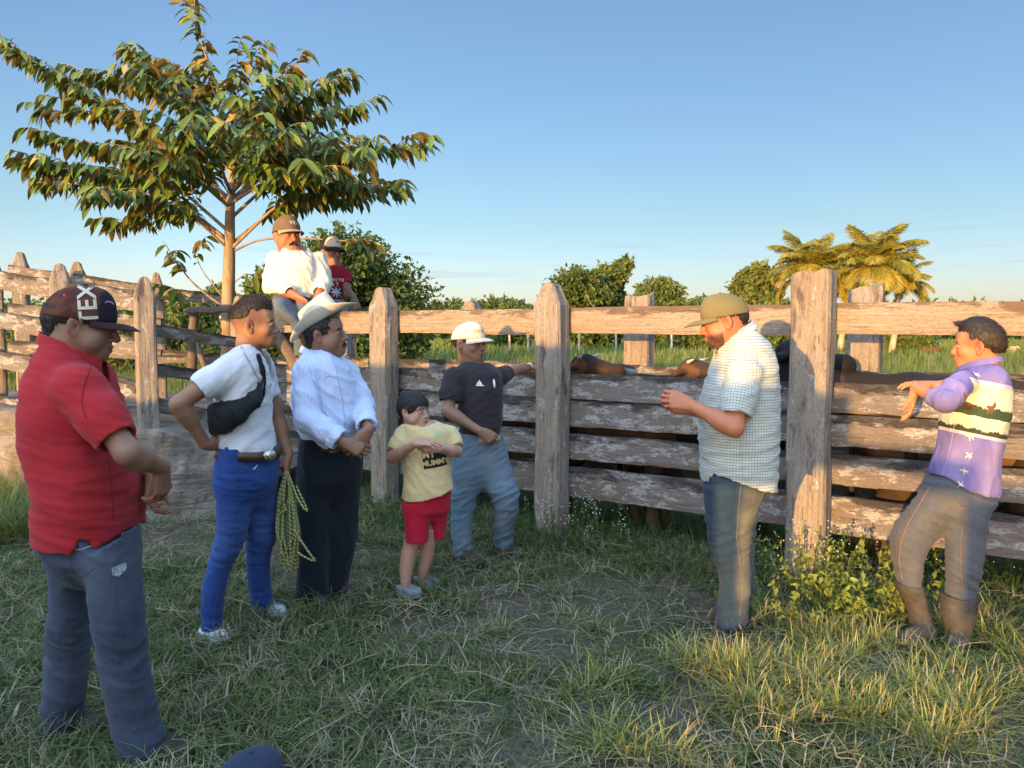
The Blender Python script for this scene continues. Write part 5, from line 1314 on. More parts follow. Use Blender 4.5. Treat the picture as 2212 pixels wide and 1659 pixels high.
# ================================================================== people
M_sole = m_simple("dark rubber sole", (.03, .03, .03), .8)
M_leather = m_simple("brown leather", (.07, .035, .02), .5, .4, 120, .001, .3, 30)
M_blackl = m_simple("worn dark leather", (.035, .028, .026), .65, .3, 90, .002, .35, 20)
M_metal = m_simple("tarnished silver", (.45, .42, .36), .35, .5, 60, .002, .3, 60, 1.0)
M_white = m_simple("white print", (.75, .75, .74), .8)
M_offw = m_simple("cream print", (.55, .50, .40), .85)
def seg(p, q, t): return p + (q - p) * t
def sleeve(F_, arm, T_, k=.028):
    P = [W(*arm["sh"]), W(*arm["el"]), W(*arm["wr"])]; sl = arm["sl"]
    def at(t): return seg(P[0], P[1], t) if t <= 1 else seg(P[1], P[2], t - 1)
    G_ = Fld.__new__(Fld); G_.__dict__.update(F_.__dict__); G_.F = np.full(F_.F.shape, 1.0, np.float32)
    pts = [at(t) for t, r in sl]; rs = [r for t, r in sl]; rs[0] *= .86; pts[0] = pts[0] - A(0, 0, .008)
    G_.chain(pts, rs, .03)
    pe = pts[-1]; d = nrm(pts[-1] - pts[-2]); R_ = rs[-1]
    G_.carve(lambda X, Y, Z: np.minimum((X - pe[0]) * d[0] + (Y - pe[1]) * d[1] + (Z - pe[2]) * d[2], 1.5 * R_ - np.sqrt((X - pe[0]) ** 2 + (Y - pe[1]) ** 2 + (Z - pe[2]) ** 2)))
    G_.cone(pe - d * .03, pe + d * .04, R_ - .015, R_ - .014, .004, 'sub')
    f, g = F_.F, G_.F; h = np.maximum(k - np.abs(f - g), 0) / k; F_.F = np.minimum(f, g) - h * h * k * .25
def surf(bv, u, v, off=0.0):
    o_ = A(0, 0, H); d = nrm(W(u, v, 1.0) - o_); h_ = bv.ray_cast(Vector(o_), Vector(d))
    return None if h_[0] is None else np.array(h_[0]) - d * off
def person(S):
    y0 = S["y"]; b0 = A(*S["base"]) if len(S["base"]) == 3 else G(*S["base"]); body = Parts(); hd = S["head"]; C = W(hd["c"][0], hd["c"][1], y0 + hd["c"][2]); R = frame(hd["yaw"], hd.get("pitch", 0), hd.get("roll", 0)); sc = hd["sc"]
    nk = S["neck"]; nb = W(nk[0], nk[1], y0 + nk[2])
    head_shell(body, C, R, sc, nb, nk[3], S["skin"], h=hd.get("h", .0036), **hd.get("kw", {}))
    for a in S["arms"]:
        arm_shell(body, W(*a["sh"]), W(*a["el"]), W(*a["wr"]), a["r"], a["hd"], a["hn"], S["skin"], a.get("s", 1.0), a["side"], a.get("h", .004), a.get("from", .3), **a.get("hk", {}))
    ts = secs(S["torso"], y0); core = Fld(A(min(t[1] - t[3] for t in ts), min(t[2] - t[4] for t in ts), min(t[0] for t in ts)) - .05, A(max(t[1] + t[3] for t in ts), max(t[2] + t[4] for t in ts), max(t[0] for t in ts)) + .05, .016)
    core.loft(ts, .02, grow=-.028)
    if "hem" in S: zc_ = zfun(S["hem"], y0); core.carve(lambda X, Y, Z: zc_(X + 0 * Z) + .04 - Z)
    V, Q = core.mesh(); body.add(V, Q, S["skin"])
    for k, lg in enumerate(S.get("bare", [])):
        s = secs(lg, y0); lo = A(min(t[1] - t[3] for t in s), min(t[2] - t[4] for t in s), min(t[0] for t in s)) - .02; hi = A(max(t[1] + t[3] for t in s), max(t[2] + t[4] for t in s), max(t[0] for t in s)) + .02
        f = Fld(lo, hi, .006); f.loft(s, .01, pw=2.0); V, Q = f.mesh(); body.add(V, Q, S["skin"])
    mats = [M_skin, M_eye, M_iris]
    o = mk("person", np.concatenate(body.V), [np.concatenate(body.Q)], None, loc=tuple(b0), col=np.concatenate(body.C), mats=mats, midx=np.concatenate(body.M), label=S["label"], cat="person")
    D = dict(o=o, C=C, R=R, sc=sc, nb=nb, y=y0)
    # shirt
    h = S.get("h", .009); allp = [t[1] - t[3] for t in ts], [t[1] + t[3] for t in ts]
    P = [W(*a[q]) for a in S["arms"] for q in (("sh", "el", "wr") if a.get("sl") and a["sl"][-1][0] > 1 else ("sh", "el"))]
    lo = np.minimum(A(min(allp[0]), min(t[2] - t[4] for t in ts), min(t[0] for t in ts)), np.array(P).min(0)) - .10; hi = np.maximum(A(max(allp[1]), max(t[2] + t[4] for t in ts), max(t[0] for t in ts)), np.array(P).max(0)) + .10
    lo[2] = max(lo[2], min(t[0] for t in ts) - .03)
    f = Fld(lo, hi, h); f.loft(ts, .0, pw=S.get("pw", 2.3))
    for a in S["arms"]:
        shp = W(*a["sh"]); rs = a["sl"][0][1]; f.cone(A(nb[0], nb[1], nb[2] - .07) * .45 + shp * .55, shp - A(0, 0, .006), rs * .68, rs * .84, .05)
    for a in S["arms"]: sleeve(f, a, None)
    for e in S.get("extra", []): f.ell(W(*e[0]), e[1], .05)
    if "hem" in S:
        zf = zfun(S["hem"], y0); f.carve(lambda X, Y, Z: zf(X + 0 * Z) - Z)
        zmin = min(W(u, v, y0)[2] for u, v in S["hem"]); f.loft(ts, .0, 'sub', ztop=zmin + .05, zbot=zmin - .2, grow=-.012, pw=S.get("pw", 2.3))
    # neck opening
    fw = nrm(A(R[0][0], R[0][1], 0)); rc = nk[3] + .012 + S.get("nko", .006); sl_ = S.get("nslope", .75); nz = nb[2] + S.get("nz", .0); of = S.get("nof", .018)
    def nfn(X, Y, Z):
        df = (X - nb[0]) * fw[0] + (Y - nb[1]) * fw[1]; ds = -(X - nb[0]) * fw[1] + (Y - nb[1]) * fw[0]
        rho = np.sqrt(((df - of) / 1.12) ** 2 + ds ** 2); vv = S.get("vn", 0.0) * np.maximum(0, 1 - np.abs(ds) / .05) * (df > 0) * .07
        return np.minimum(Z - (nz - sl_ * df - vv), rc + vv * .6 - rho)
    f.carve(nfn)
    fx = A(R[0][0], R[0][1], 0); fx = nrm(fx)
    D["shirt"] = cloth_obj("shirt", o, f, S["shirt"], S.get("amp", .010), S.get("seed", 1), S.get("fsc", (5, 5, 13)), S.get("tilt", .5), ctr=(np.mean([t[1] for t in ts]), np.mean([t[2] for t in ts])), arms=[(W(*a["sh"]), W(*a["el"])) for a in S["arms"]] + [(W(*a["el"]), W(*a["wr"])) for a in S["arms"] if a["sl"][-1][0] > 1])
    # trousers
    hp = secs(S["hips"], y0); L = [secs(l, y0) for l in S["legs"]]; al = hp + sum(L, [])
    f = Fld(A(min(t[1] - t[3] for t in al), min(t[2] - t[4] for t in al), min(t[0] for t in al)) - .03, A(max(t[1] + t[3] for t in al), max(t[2] + t[4] for t in al), max(t[0] for t in al)) + .03, S.get("hp", .009))
    for l in L: f.loft(l, .025, pw=2.2)
    b_ = min(hp, key=lambda t: t[0]); sp_ = S.get('hsp', 1.0); hp2 = hp + [(b_[0] - .05 * sp_, b_[1], b_[2], b_[3] * .86, b_[4] * .82), (b_[0] - .11 * sp_, b_[1], b_[2], b_[3] * .55, b_[4] * .5)]
    f.loft(hp2, .06, pw=2.1)
    if S.get("untucked"):
        tf = Fld.__new__(Fld); tf.__dict__.update(f.__dict__); tf.F = np.full(f.F.shape, 1.0, np.float32); tf.loft(ts, 0, grow=-.014, pw=S.get("pw", 2.3), zbot=min(t[0] for t in ts) - .1, ztop=max(t[0] for t in ts))
        zz_ = zf(f.ax[0][:, None, None] + 0 * f.ax[2][None, None, :]); up_ = (f.ax[2][None, None, :] > zz_ - .012) & np.ones(f.F.shape, bool); f.F[up_] = np.maximum(f.F, tf.F)[up_]
    for l in L:
        z = min(t[0] for t in l); c = min(l, key=lambda t: t[0]); f.ell((c[1], c[2], z - .02), (c[3] - .008, c[4] - .008, .05), .002, 'sub')
    zk = S.get("knee", .48); z0 = min(t[0] for t in al)
    mask = S.get("pmask") or (lambda V: .35 + .9 * np.exp(-((V[:, 2] - z0 - .08) / .10) ** 2) + .8 * np.exp(-((V[:, 2] - z0 - zk + .05) / .11) ** 2) + .5 * np.exp(-((V[:, 2] - z0 - .78) / .08) ** 2))
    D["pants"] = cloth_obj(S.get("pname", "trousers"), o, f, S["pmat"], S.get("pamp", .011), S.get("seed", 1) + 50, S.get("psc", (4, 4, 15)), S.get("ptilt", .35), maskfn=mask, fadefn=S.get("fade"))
    return D
def wr(p): return W(*p)
SK_A = (.235, .125, .082); SK_B = (.30, .150, .088); SK_C = (.335, .185, .125); SK_D = (.42, .165, .085)
# ---- 1: man in the red polo
def red_man():
    y = 2.72
    S = dict(untucked=True, label="stout man in a red polo shirt and maroon cap, hands clasped, at the left edge", y=y, base=(230, 1615), skin=SK_A, h=.0085,
        head=dict(c=(176, 703, 0), yaw=112, pitch=11, sc=1.10, h=.0034, kw=dict(nose=1.22, fat=.010, face=1.05, jaw=1.2, lips=(.16, .07, .055))),
        neck=(152, 775, 0, .072),
        torso=[(742, 84, 196, .12), (758, 76, 214, .18), (790, 60, 236, .225), (825, 47, 252, .235), (886, 37, 268, .235), (940, 38, 285, .235), (986, 48, 300, .235), (1020, 60, 308, .24), (1055, 70, 312, .24), (1100, 66, 313, .235), (1175, 66, 312, .23)],
        hem=[(30, 1095), (63, 1107), (95, 1135), (142, 1154), (227, 1164), (243, 1133), (262, 1156), (303, 1132), (322, 1100)],
        arms=[dict(sh=(172, 836, 2.56), el=(276, 978, 2.50), wr=(348, 1012, 2.66), r=(.052, .049, .035), hd=(-.12, .35, -1), hn=(-1, .3, 0), side=-1, s=1.05, h=.0036, sl=[(0, .090), (.5, .078), (.80, .068)], hk=dict(curls=(.5, .5, .35), thumb=(.55, .45))),
              dict(sh=(160, 836, 2.92), el=(262, 985, 2.98), wr=(330, 1030, 2.80), r=(.056, .050, .032), hd=(-.12, -.15, -1), hn=(1, .1, 0), side=1, s=1.0, h=.0045, sl=[(0, .090), (.78, .068)], hk=dict(curls=(.7, .7, .5), thumb=(.7, .5)))],
        shirt=m_cloth("red polo knit", (.36, .022, .028), fold=.25), seed=3, amp=.010, fsc=(3, 3, 15), tilt=.25,
        hips=[(1085, 70, 300, .20), (1142, 68, 297, .205), (1190, 88, 303, .20)],
        legs=[[(1090, 70, 200, .13, .10), (1213, 98, 205, .12, .10), (1284, 106, 212, .11, .10), (1340, 100, 206, .10, .10), (1390, 96, 198, .095, .11), (1461, 93, 193, .09, .12), (1514, 85, 186, .085, .12), (1567, 82, 176, .082, .12), (1592, 84, 178, .08, .12)],
              [(1090, 170, 300, .13, -.10), (1213, 190, 305, .12, -.10), (1284, 186, 309, .115, -.10), (1340, 196, 314, .11, -.10), (1390, 204, 319, .105, -.09), (1430, 210, 322, .10, -.08), (1461, 212, 325, .10, -.08), (1532, 234, 339, .092, -.06), (1580, 244, 352, .092, -.05), (1610, 252, 364, .095, -.05), (1646, 258, 362, .09, -.05)]],
        pmat=m_cloth("faded navy denim", (.038, .048, .078), "denim", (.060, .074, .108), (.085, .098, .13), weave=500, fold=.7), pamp=.016, ptilt=.6, psc=(3.5, 3.5, 12),
        fade=lambda V: np.clip(noise(V * 3.0) + .15, 0, .6))
    D = person(S); o = D["o"]
    hair_part(o, D["C"], D["R"], D["sc"], M_hair, line=.03, temple=-.012, back=-.058, t=.007, ztop=.052, strand=.010, sdir=(-.3, 0, -1), seed=4)
    maroon = NT("maroon camouflage cap"); tc = maroon.n("TexCoord").outputs["Object"]
    cc = maroon.mix(maroon.ramp(maroon.noise(tc, 16, 3), [(.45, 0), (.55, 1)]), (.075, .022, .020, 1), (.11, .045, .026, 1)); cc = maroon.mix(maroon.attr("Col").outputs["Fac"], (.018, .012, .020, 1), cc)
    Mm = maroon.fin(cc, .85, maroon.bump(maroon.noise(tc, 800, 1), .002, .4), .2)
    cap, X = cap_part(o, D["C"], D["R"], D["sc"], [Mm, m_simple("maroon brim", (.040, .014, .020), .8, .2, 500, .001)], tilt=1, hgt=.004, low=.026, brim_down=.14, brim_len=.072, colfn=lambda V: np.where((V[:, :1] > .045), .0, 1.0) * np.ones((1, 3)))
    R, sc = D["R"], D["sc"]; bv = bvh_of(cap)
    # lettering running up the side of the cap
    side = -R[1]; org = X(A((.012, -.09, .060))[None])[0]
    up_ = R[0] * 1.0 + R[2] * .12; right_ = -(R[2] * 1.0 - R[0] * .12)
    org2 = X(A(.016, -.080, .072)[None])[0]
    decal("cap_lettering", cap, bv, [text_tris("TEX", .072 * sc, .018, .004, 1.02)], org2, R[2] - R[0] * .28, -(R[0] + R[2] * .28), M_offw, .0025)
    # fallback of a longhorn-like purple mark
    a = np.linspace(0, np.pi, 9); poly = [(math.cos(t) * .013, math.sin(t) * .010) for t in a] + [(math.cos(t) * .010, math.sin(t) * .006) for t in a[::-1]]
    decal("cap_emblem", cap, bv, [poly_tris(poly, .004)], X(A(.070, -.035, .085)[None])[0], R[0], R[2], m_simple("violet thread", (.45, .25, .45), .7))
    decal("cap_eyelet", cap, bv, [poly_tris([(math.cos(t) * .004, math.sin(t) * .004) for t in np.linspace(0, 6.28, 9)[:-1]], .01)], X(A(-.055, -.07, .085)[None])[0], R[0], R[2], m_simple("red thread", (.7, .03, .03), .7))
    collar_part(o, W(150, 766, y), frame(112, 12), .098, .088, S["shirt"], hgt=.042, gap=.5, flare=.010, point=.02)
    # back label
    sb = bvh_of(D["shirt"]); 
    # jeans pocket stitching and worn patch
    pb = bvh_of(D["pants"]); st = m_simple("pale stitching", (.42, .42, .38), .9)
    def strip(pts, w): 
        P = np.array(pts, float); n_ = np.zeros_like(P); d = np.gradient(P, axis=0); n_[:, 0] = -d[:, 1]; n_[:, 1] = d[:, 0]; n_ /= np.linalg.norm(n_, axis=1)[:, None]
        return poly_tris(list(map(tuple, P + n_ * w)) + list(map(tuple, (P - n_ * w)[::-1])), .02)
    Mr_ = m_simple("dark red seam", (.20, .012, .016), .9); seam("sleeve_seam", D["shirt"], sb, [(196, 792), (182, 830), (176, 868), (186, 905)], Mr_, .0018); seam("sleeve_hem", D["shirt"], sb, [(231, 938), (250, 936), (275, 926), (296, 916)], Mr_, .0016); seam("side_seam", D["shirt"], sb, [(232, 985), (240, 1030), (243, 1080), (244, 1125)], Mr_, .0015)
    seam("pocket_stitching", D["pants"], pb, [(150, 1200), (156, 1235), (176, 1248), (204, 1226)], m_simple("dark stitching", (.07, .07, .075), .9), .0014); seam("side_seam", D["pants"], pb, [(250, 1180), (246, 1240), (250, 1300), (262, 1370), (280, 1460), (300, 1560)], bpy.data.materials["dark stitching"], .0014)
    px = 2.5 / F
    q = [(-.085, -.008), (-.05, -.010), (.0, -.004), (.045, .004)]
    decal("pocket_stitching", D["pants"], pb, [strip(q, .0013)], W(160, 1188, 2.5), A(1, 0, 0), A(0, 0, 1), st)
    decal("frayed_patch", D["pants"], pb, [shift(poly_tris([(-.012, .016), (.010, .020), (.013, -.004), (.002, -.022), (-.010, -.010)], .01), 0, 0)], W(243, 1240, 2.5), A(1, 0, 0), A(0, 0, 1), m_simple("frayed denim", (.30, .34, .40), .95, .1, 300, .004, .5, 120))
    g1 = G(385, 1625); shoe_part(o, (g1[0] - .07, 2.68, 0), 80, .20, M_blackl, M_sole, zb=-.01, w=.044); shoe_part(o, (W(170, 1590, 2.86)[0] - .02, 2.86, 0), 84, .20, M_blackl, M_sole, zb=-.01)
# ---- 2: young man in the white T-shirt
def white_tee():
    y = 3.85
    S = dict(label="young man in a white T-shirt and bright blue jeans, hand on hip", y=y, base=(520, 1360), skin=SK_B, h=.0085,
        head=dict(c=(549, 703, -.02), yaw=101, pitch=0, sc=1.06, h=.0034, kw=dict(nose=1.15, stubble=.16, fade=.55, jaw=1.05, lips=(.20, .09, .07))),
        neck=(538, 762, .02, .056), nko=.016, vn=.8, nslope=1.15, nz=-.016,
        torso=[(742, 520, 562, .07), (754, 500, 572, .13), (770, 482, 583, .175), (792, 472, 590, .19), (830, 466, 593, .185), (867, 464, 588, .18), (900, 464, 588, .17), (935, 467, 591, .165), (965, 472, 598, .165), (985, 476, 598, .16)],
        hem=[(460, 962), (500, 966), (560, 972), (610, 976)],
        arms=[dict(sh=(490, 799, 3.70), el=(386, 873, 3.58), wr=(447, 960, 3.70), r=(.052, .047, .031), hd=(.75, .62, -.12), hn=(.1, 1, .2), side=-1, s=1.0, sl=[(0, .074), (.4, .070), (.60, .066)], hk=dict(curls=(.35, .5, .4)), h=.004),
              dict(sh=(562, 795, 4.02), el=(600, 905, 4.08), wr=(622, 986, 4.02), r=(.048, .044, .029), hd=(-.05, -.1, -1), hn=(-1, 0, 0), side=1, s=1.0, sl=[(0, .072), (.55, .062)], hk=dict(curls=(1.2, 1.3, .9), thumb=(.5, .9), tcurl=.5), h=.004)],
        shirt=m_cloth("white cotton", (.62, .62, .66), fold=.3), seed=11, amp=.010, fsc=(4, 4, 11), tilt=-.8,
        hips=[(968, 478, 598, .155), (994, 466, 600, .16), (1038, 462, 599, .165)],
        legs=[[(970, 478, 545, .10, -.06), (1038, 463, 545, .12, -.06), (1082, 467, 545, .115, -.07), (1125, 467, 541, .10, -.08), (1155, 465, 534, .095, -.08), (1184, 457, 526, .09, -.08), (1213, 448, 508, .085, -.09), (1242, 440, 495, .08, -.10), (1270, 436, 489, .075, -.11), (1300, 434, 484, .072, -.12), (1335, 433, 481, .068, -.12), (1376, 434, 480, .066, -.13)],
              [(970, 530, 598, .10, .06), (1038, 530, 599, .115, .06), (1082, 535, 601, .11, .08), (1125, 534, 599, .10, .1), (1169, 531, 597, .09, .12), (1198, 532, 585, .08, .14), (1242, 533, 583, .075, .16), (1286, 541, 587, .072, .19), (1318, 543, 593, .07, .21)]],
        pmat=m_cloth("bright blue denim", (.016, .042, .175), "denim", (.035, .085, .26), (.07, .14, .34), weave=500, fold=.5), pamp=.011, psc=(3, 3, 19), ptilt=.25,
        fade=lambda V: np.clip(np.exp(-((V[:, 2] - .52) / .16) ** 2) * .35 + noise(V * 5) * .2, 0, .6))
    D = person(S); o = D["o"]
    h = hair_part(o, D["C"], D["R"], D["sc"], M_hairb, line=.062, temple=.066, back=.030, t=.0035, top=.014, strand=.010, sdir=(.25, 0, .2), spiky=True, jit=.22, seed=5)
    sec = S["torso"] + [(995, 476, 600, .162)]
    be = belt_part(o, S["hips"] + [(950, 480, 598, .15)], y, 975, 18, M_leather, .016, lean=-.006)
    bk = Fld(A(-.04, -.03, -.04), A(.04, .03, .04), .0035); bk.ell((0, 0, 0), (.034, .010, .028), 0); bk.ell((0, -.008, 0), (.022, .006, .017), .003); V, Q = bk.mesh()
    c = W(583, 984, 3.745); th = rad(38); Rz = np.array([[math.cos(th), -math.sin(th), 0], [math.sin(th), math.cos(th), 0], [0, 0, 1]])
    V = V + vnormals(V, Q) * (noise(V * 160) * .003)[:, None]; mk("buckle", c + V @ Rz.T, [Q], M_metal, parent=be)
    pb = bvh_of(D["pants"]); st = m_simple("brown seam thread", (.10, .08, .12), .9)
    P = []
    for k in range(7): P.append((0.002 * k, -k * .012))
    decal("pocket_lining", D["pants"], pb, [poly_tris([(-.012, -.012), (-.002, -.008), (.006, .002), (.010, .012), (.006, .004), (-.004, -.006)], .02)], W(534, 1018, 3.6), A(1, 0, 0), A(0, 0, 1), M_white)
    seam("side_seam", D["pants"], pb, [(506, 1030), (506, 1080), (502, 1130), (494, 1180), (478, 1240), (466, 1300), (460, 1350)], bpy.data.materials["brown seam thread"], .0012); seam("pocket_edge", D["pants"], pb, [(492, 1018), (510, 1020), (528, 1018), (538, 1004)], bpy.data.materials["brown seam thread"], .0012)
    for ub in (489, 538):
        a = surf(bvh_of(be), ub, 976, .004)
        if a is not None: V, Q, T_ = tube([a + A(0, 0, .022), a - A(0, .003, 0), a - A(0, 0, .026)], .0075, 6); mk("belt_loop", V, [Q, T_], D["pants"].data.materials[0], parent=be)
    sb = bvh_of(D["shirt"]); lb = decal("chest_label", D["shirt"], sb, [poly_tris([(-.013, -.010), (.013, -.010), (.013, .010), (-.013, .010)], .01)], W(579, 834, 3.6), A(.8, .5, 0), A(0, 0, 1), m_simple("brown label", (.10, .05, .05), .8))
    # chain necklace
    m = MB(); path = [W(519, 744, 3.70), W(530, 765, 3.665), W(545, 790, 3.65), (W(556, 812, 3.655)), W(566, 828, 3.67)]
    path = [surf(sb, *q, .006) if surf(sb, *q, .006) is not None else W(*q, 3.68) for q in ((521, 748), (530, 766), (543, 788), (553, 808), (562, 824))]
    path = np.array([np.interp(np.linspace(0, 4, 44), range(5), [p[k] for p in path]) for k in range(3)]).T
    for k, p in enumerate(path):
        a = np.linspace(0, 2 * np.pi, 7); r3 = np.stack([np.cos(a) * .0042 * (1 if k % 2 else .3), np.sin(a) * .001 - .004, np.sin(a) * .0042], -1); V, Q, T_ = tube(p + r3, .0011, 4, False); m.add(V, Q, T_)
    m.out("necklace", M_metal, o)
    shoe_part(o, (W(452, 1385, 3.71)[0], 3.71, 0), 60, .17, m_simple("white trainers", (.55, .56, .58), .7, .3, 60, .003, .3, 30), M_white, zb=-.01, w=.040); shoe_part(o, (W(572, 1330, 4.06)[0], 4.06, 0), 75, .17, bpy.data.materials["white trainers"], M_white, zb=-.01, w=.040)
    # sling bag
    bg_ = Fld(W(415, 960, 3.45) - .02, W(580, 765, 3.9) + A(.03, .03, .03), .007)
    pts = [(558, 768, 3.70), (568, 800, 3.67), (573, 822, 3.655), (567, 842, 3.645), (545, 866, 3.63), (512, 890, 3.61), (478, 903, 3.61), (446, 908, 3.74)]; rr = [.015, .017, .021, .032, .044, .060, .078, .075]
    Q_ = []
    for (u, v, y_), r_ in zip(pts, rr):
        q = surf(sb, u, v, max(r_ * .30, .019 if v < 850 else .012)); Q_.append(W(u, v, y_) if q is None else q)
    bg_.chain(Q_, rr, .02, flat=(.25, 1, 0), fs=2.1)
    V, Q = bg_.mesh(); V = relax(V, Q, 2, .4); V = folds(V, vnormals(V, Q), .010, (4, 4, 14), 5, 1.0); mk("sling_bag", V, [Q], m_cloth("black nylon", (.010, .011, .013), rough=.6, fold=.3), loc=tuple(W(478, 903, 3.6)), label="black sling bag slung across the white T-shirt, hanging under the arm", cat="bag", attrs={"puv": V, "fade": np.zeros(len(V))})
    # coiled rope
    t = NT("twisted yellow rope"); uv = t.attr("uvw").outputs["Vector"]; sp = t.n("SeparateXYZ"); t.l(uv, sp.inputs[0])
    f = t.math('FRACT', t.math('ADD', t.math('MULTIPLY', sp.outputs[0], 46), t.math('MULTIPLY', sp.outputs[1], 1.0)))
    c = t.mix(t.ramp(f, [(.0, 0), (.12, 1), (.62, 1), (.72, 0)]), (.07, .08, .03, 1), (.37, .38, .16, 1))
    M_rope = t.fin(c, .75, t.bump(f, .004, .7), .2)
    r = np.random.default_rng(12); m = MB()
    def rope(P, rad_=.0052):
        P = np.array(P); k = len(P); s = np.linspace(0, k - 1, 90); P = np.stack([np.interp(s, range(k), P[:, q]) for q in range(3)], -1)
        for _ in range(6): P[1:-1] = (P[:-2] + 2 * P[1:-1] + P[2:]) / 4
        V, Q, T_ = tube(P, rad_, 8, True); d = np.concatenate([[0], np.cumsum(np.linalg.norm(np.diff(P, axis=0), axis=1))])
        uvw = np.concatenate([np.stack([np.repeat(d, 8), np.tile(np.arange(8) / 8, 90), np.zeros(720)], -1), np.zeros((2, 3))]); m.add(V, Q, T_, uv=uvw)
    for k in range(26):
        w = 2 + 20 * r.random(); b = 1185 + 52 * r.random(); o1 = r.normal() * 4; dy = r.normal() * .026; y_ = 3.93
        bx = 624 + r.normal() * 7; rope([W(619 + o1 * .3, 1020, y_ + dy), W(616 - w * .40 + o1, 1065, y_ + dy), W(615 - w * .75 + o1, 1150, y_ + dy * 1.5), W(bx - w * .35, b - 6, y_ + dy), W(bx + w * .35, b, y_ + dy - .006), W(628 + w * .8 + o1, 1150, y_ + dy * 1.3 - .012), W(624 + w * .30, 1060, y_ + dy - .012), W(620, 1018, y_ + dy)])
    rope([W(622, 1020, 3.88), W(640, 1070, 3.87), W(656, 1098, 3.86), W(664, 1104, 3.87), W(660, 1092, 3.88), W(640, 1050, 3.89)])
    rope([W(634, 1140, 3.87), W(650, 1168, 3.86), W(672, 1200, 3.85), W(682, 1211, 3.86), W(672, 1210, 3.87), W(652, 1200, 3.88), W(640, 1190, 3.9)])
    rope([W(604, 1095, 3.88), W(612, 1085, 3.86), W(618, 1100, 3.86), W(606, 1110, 3.87), W(600, 1098, 3.88)])
    m.out("rope_coil", M_rope, None, loc=tuple(W(620, 1120, 3.9)), label="coiled yellow and green rope hanging from the white T-shirt man's hand", cat="rope")
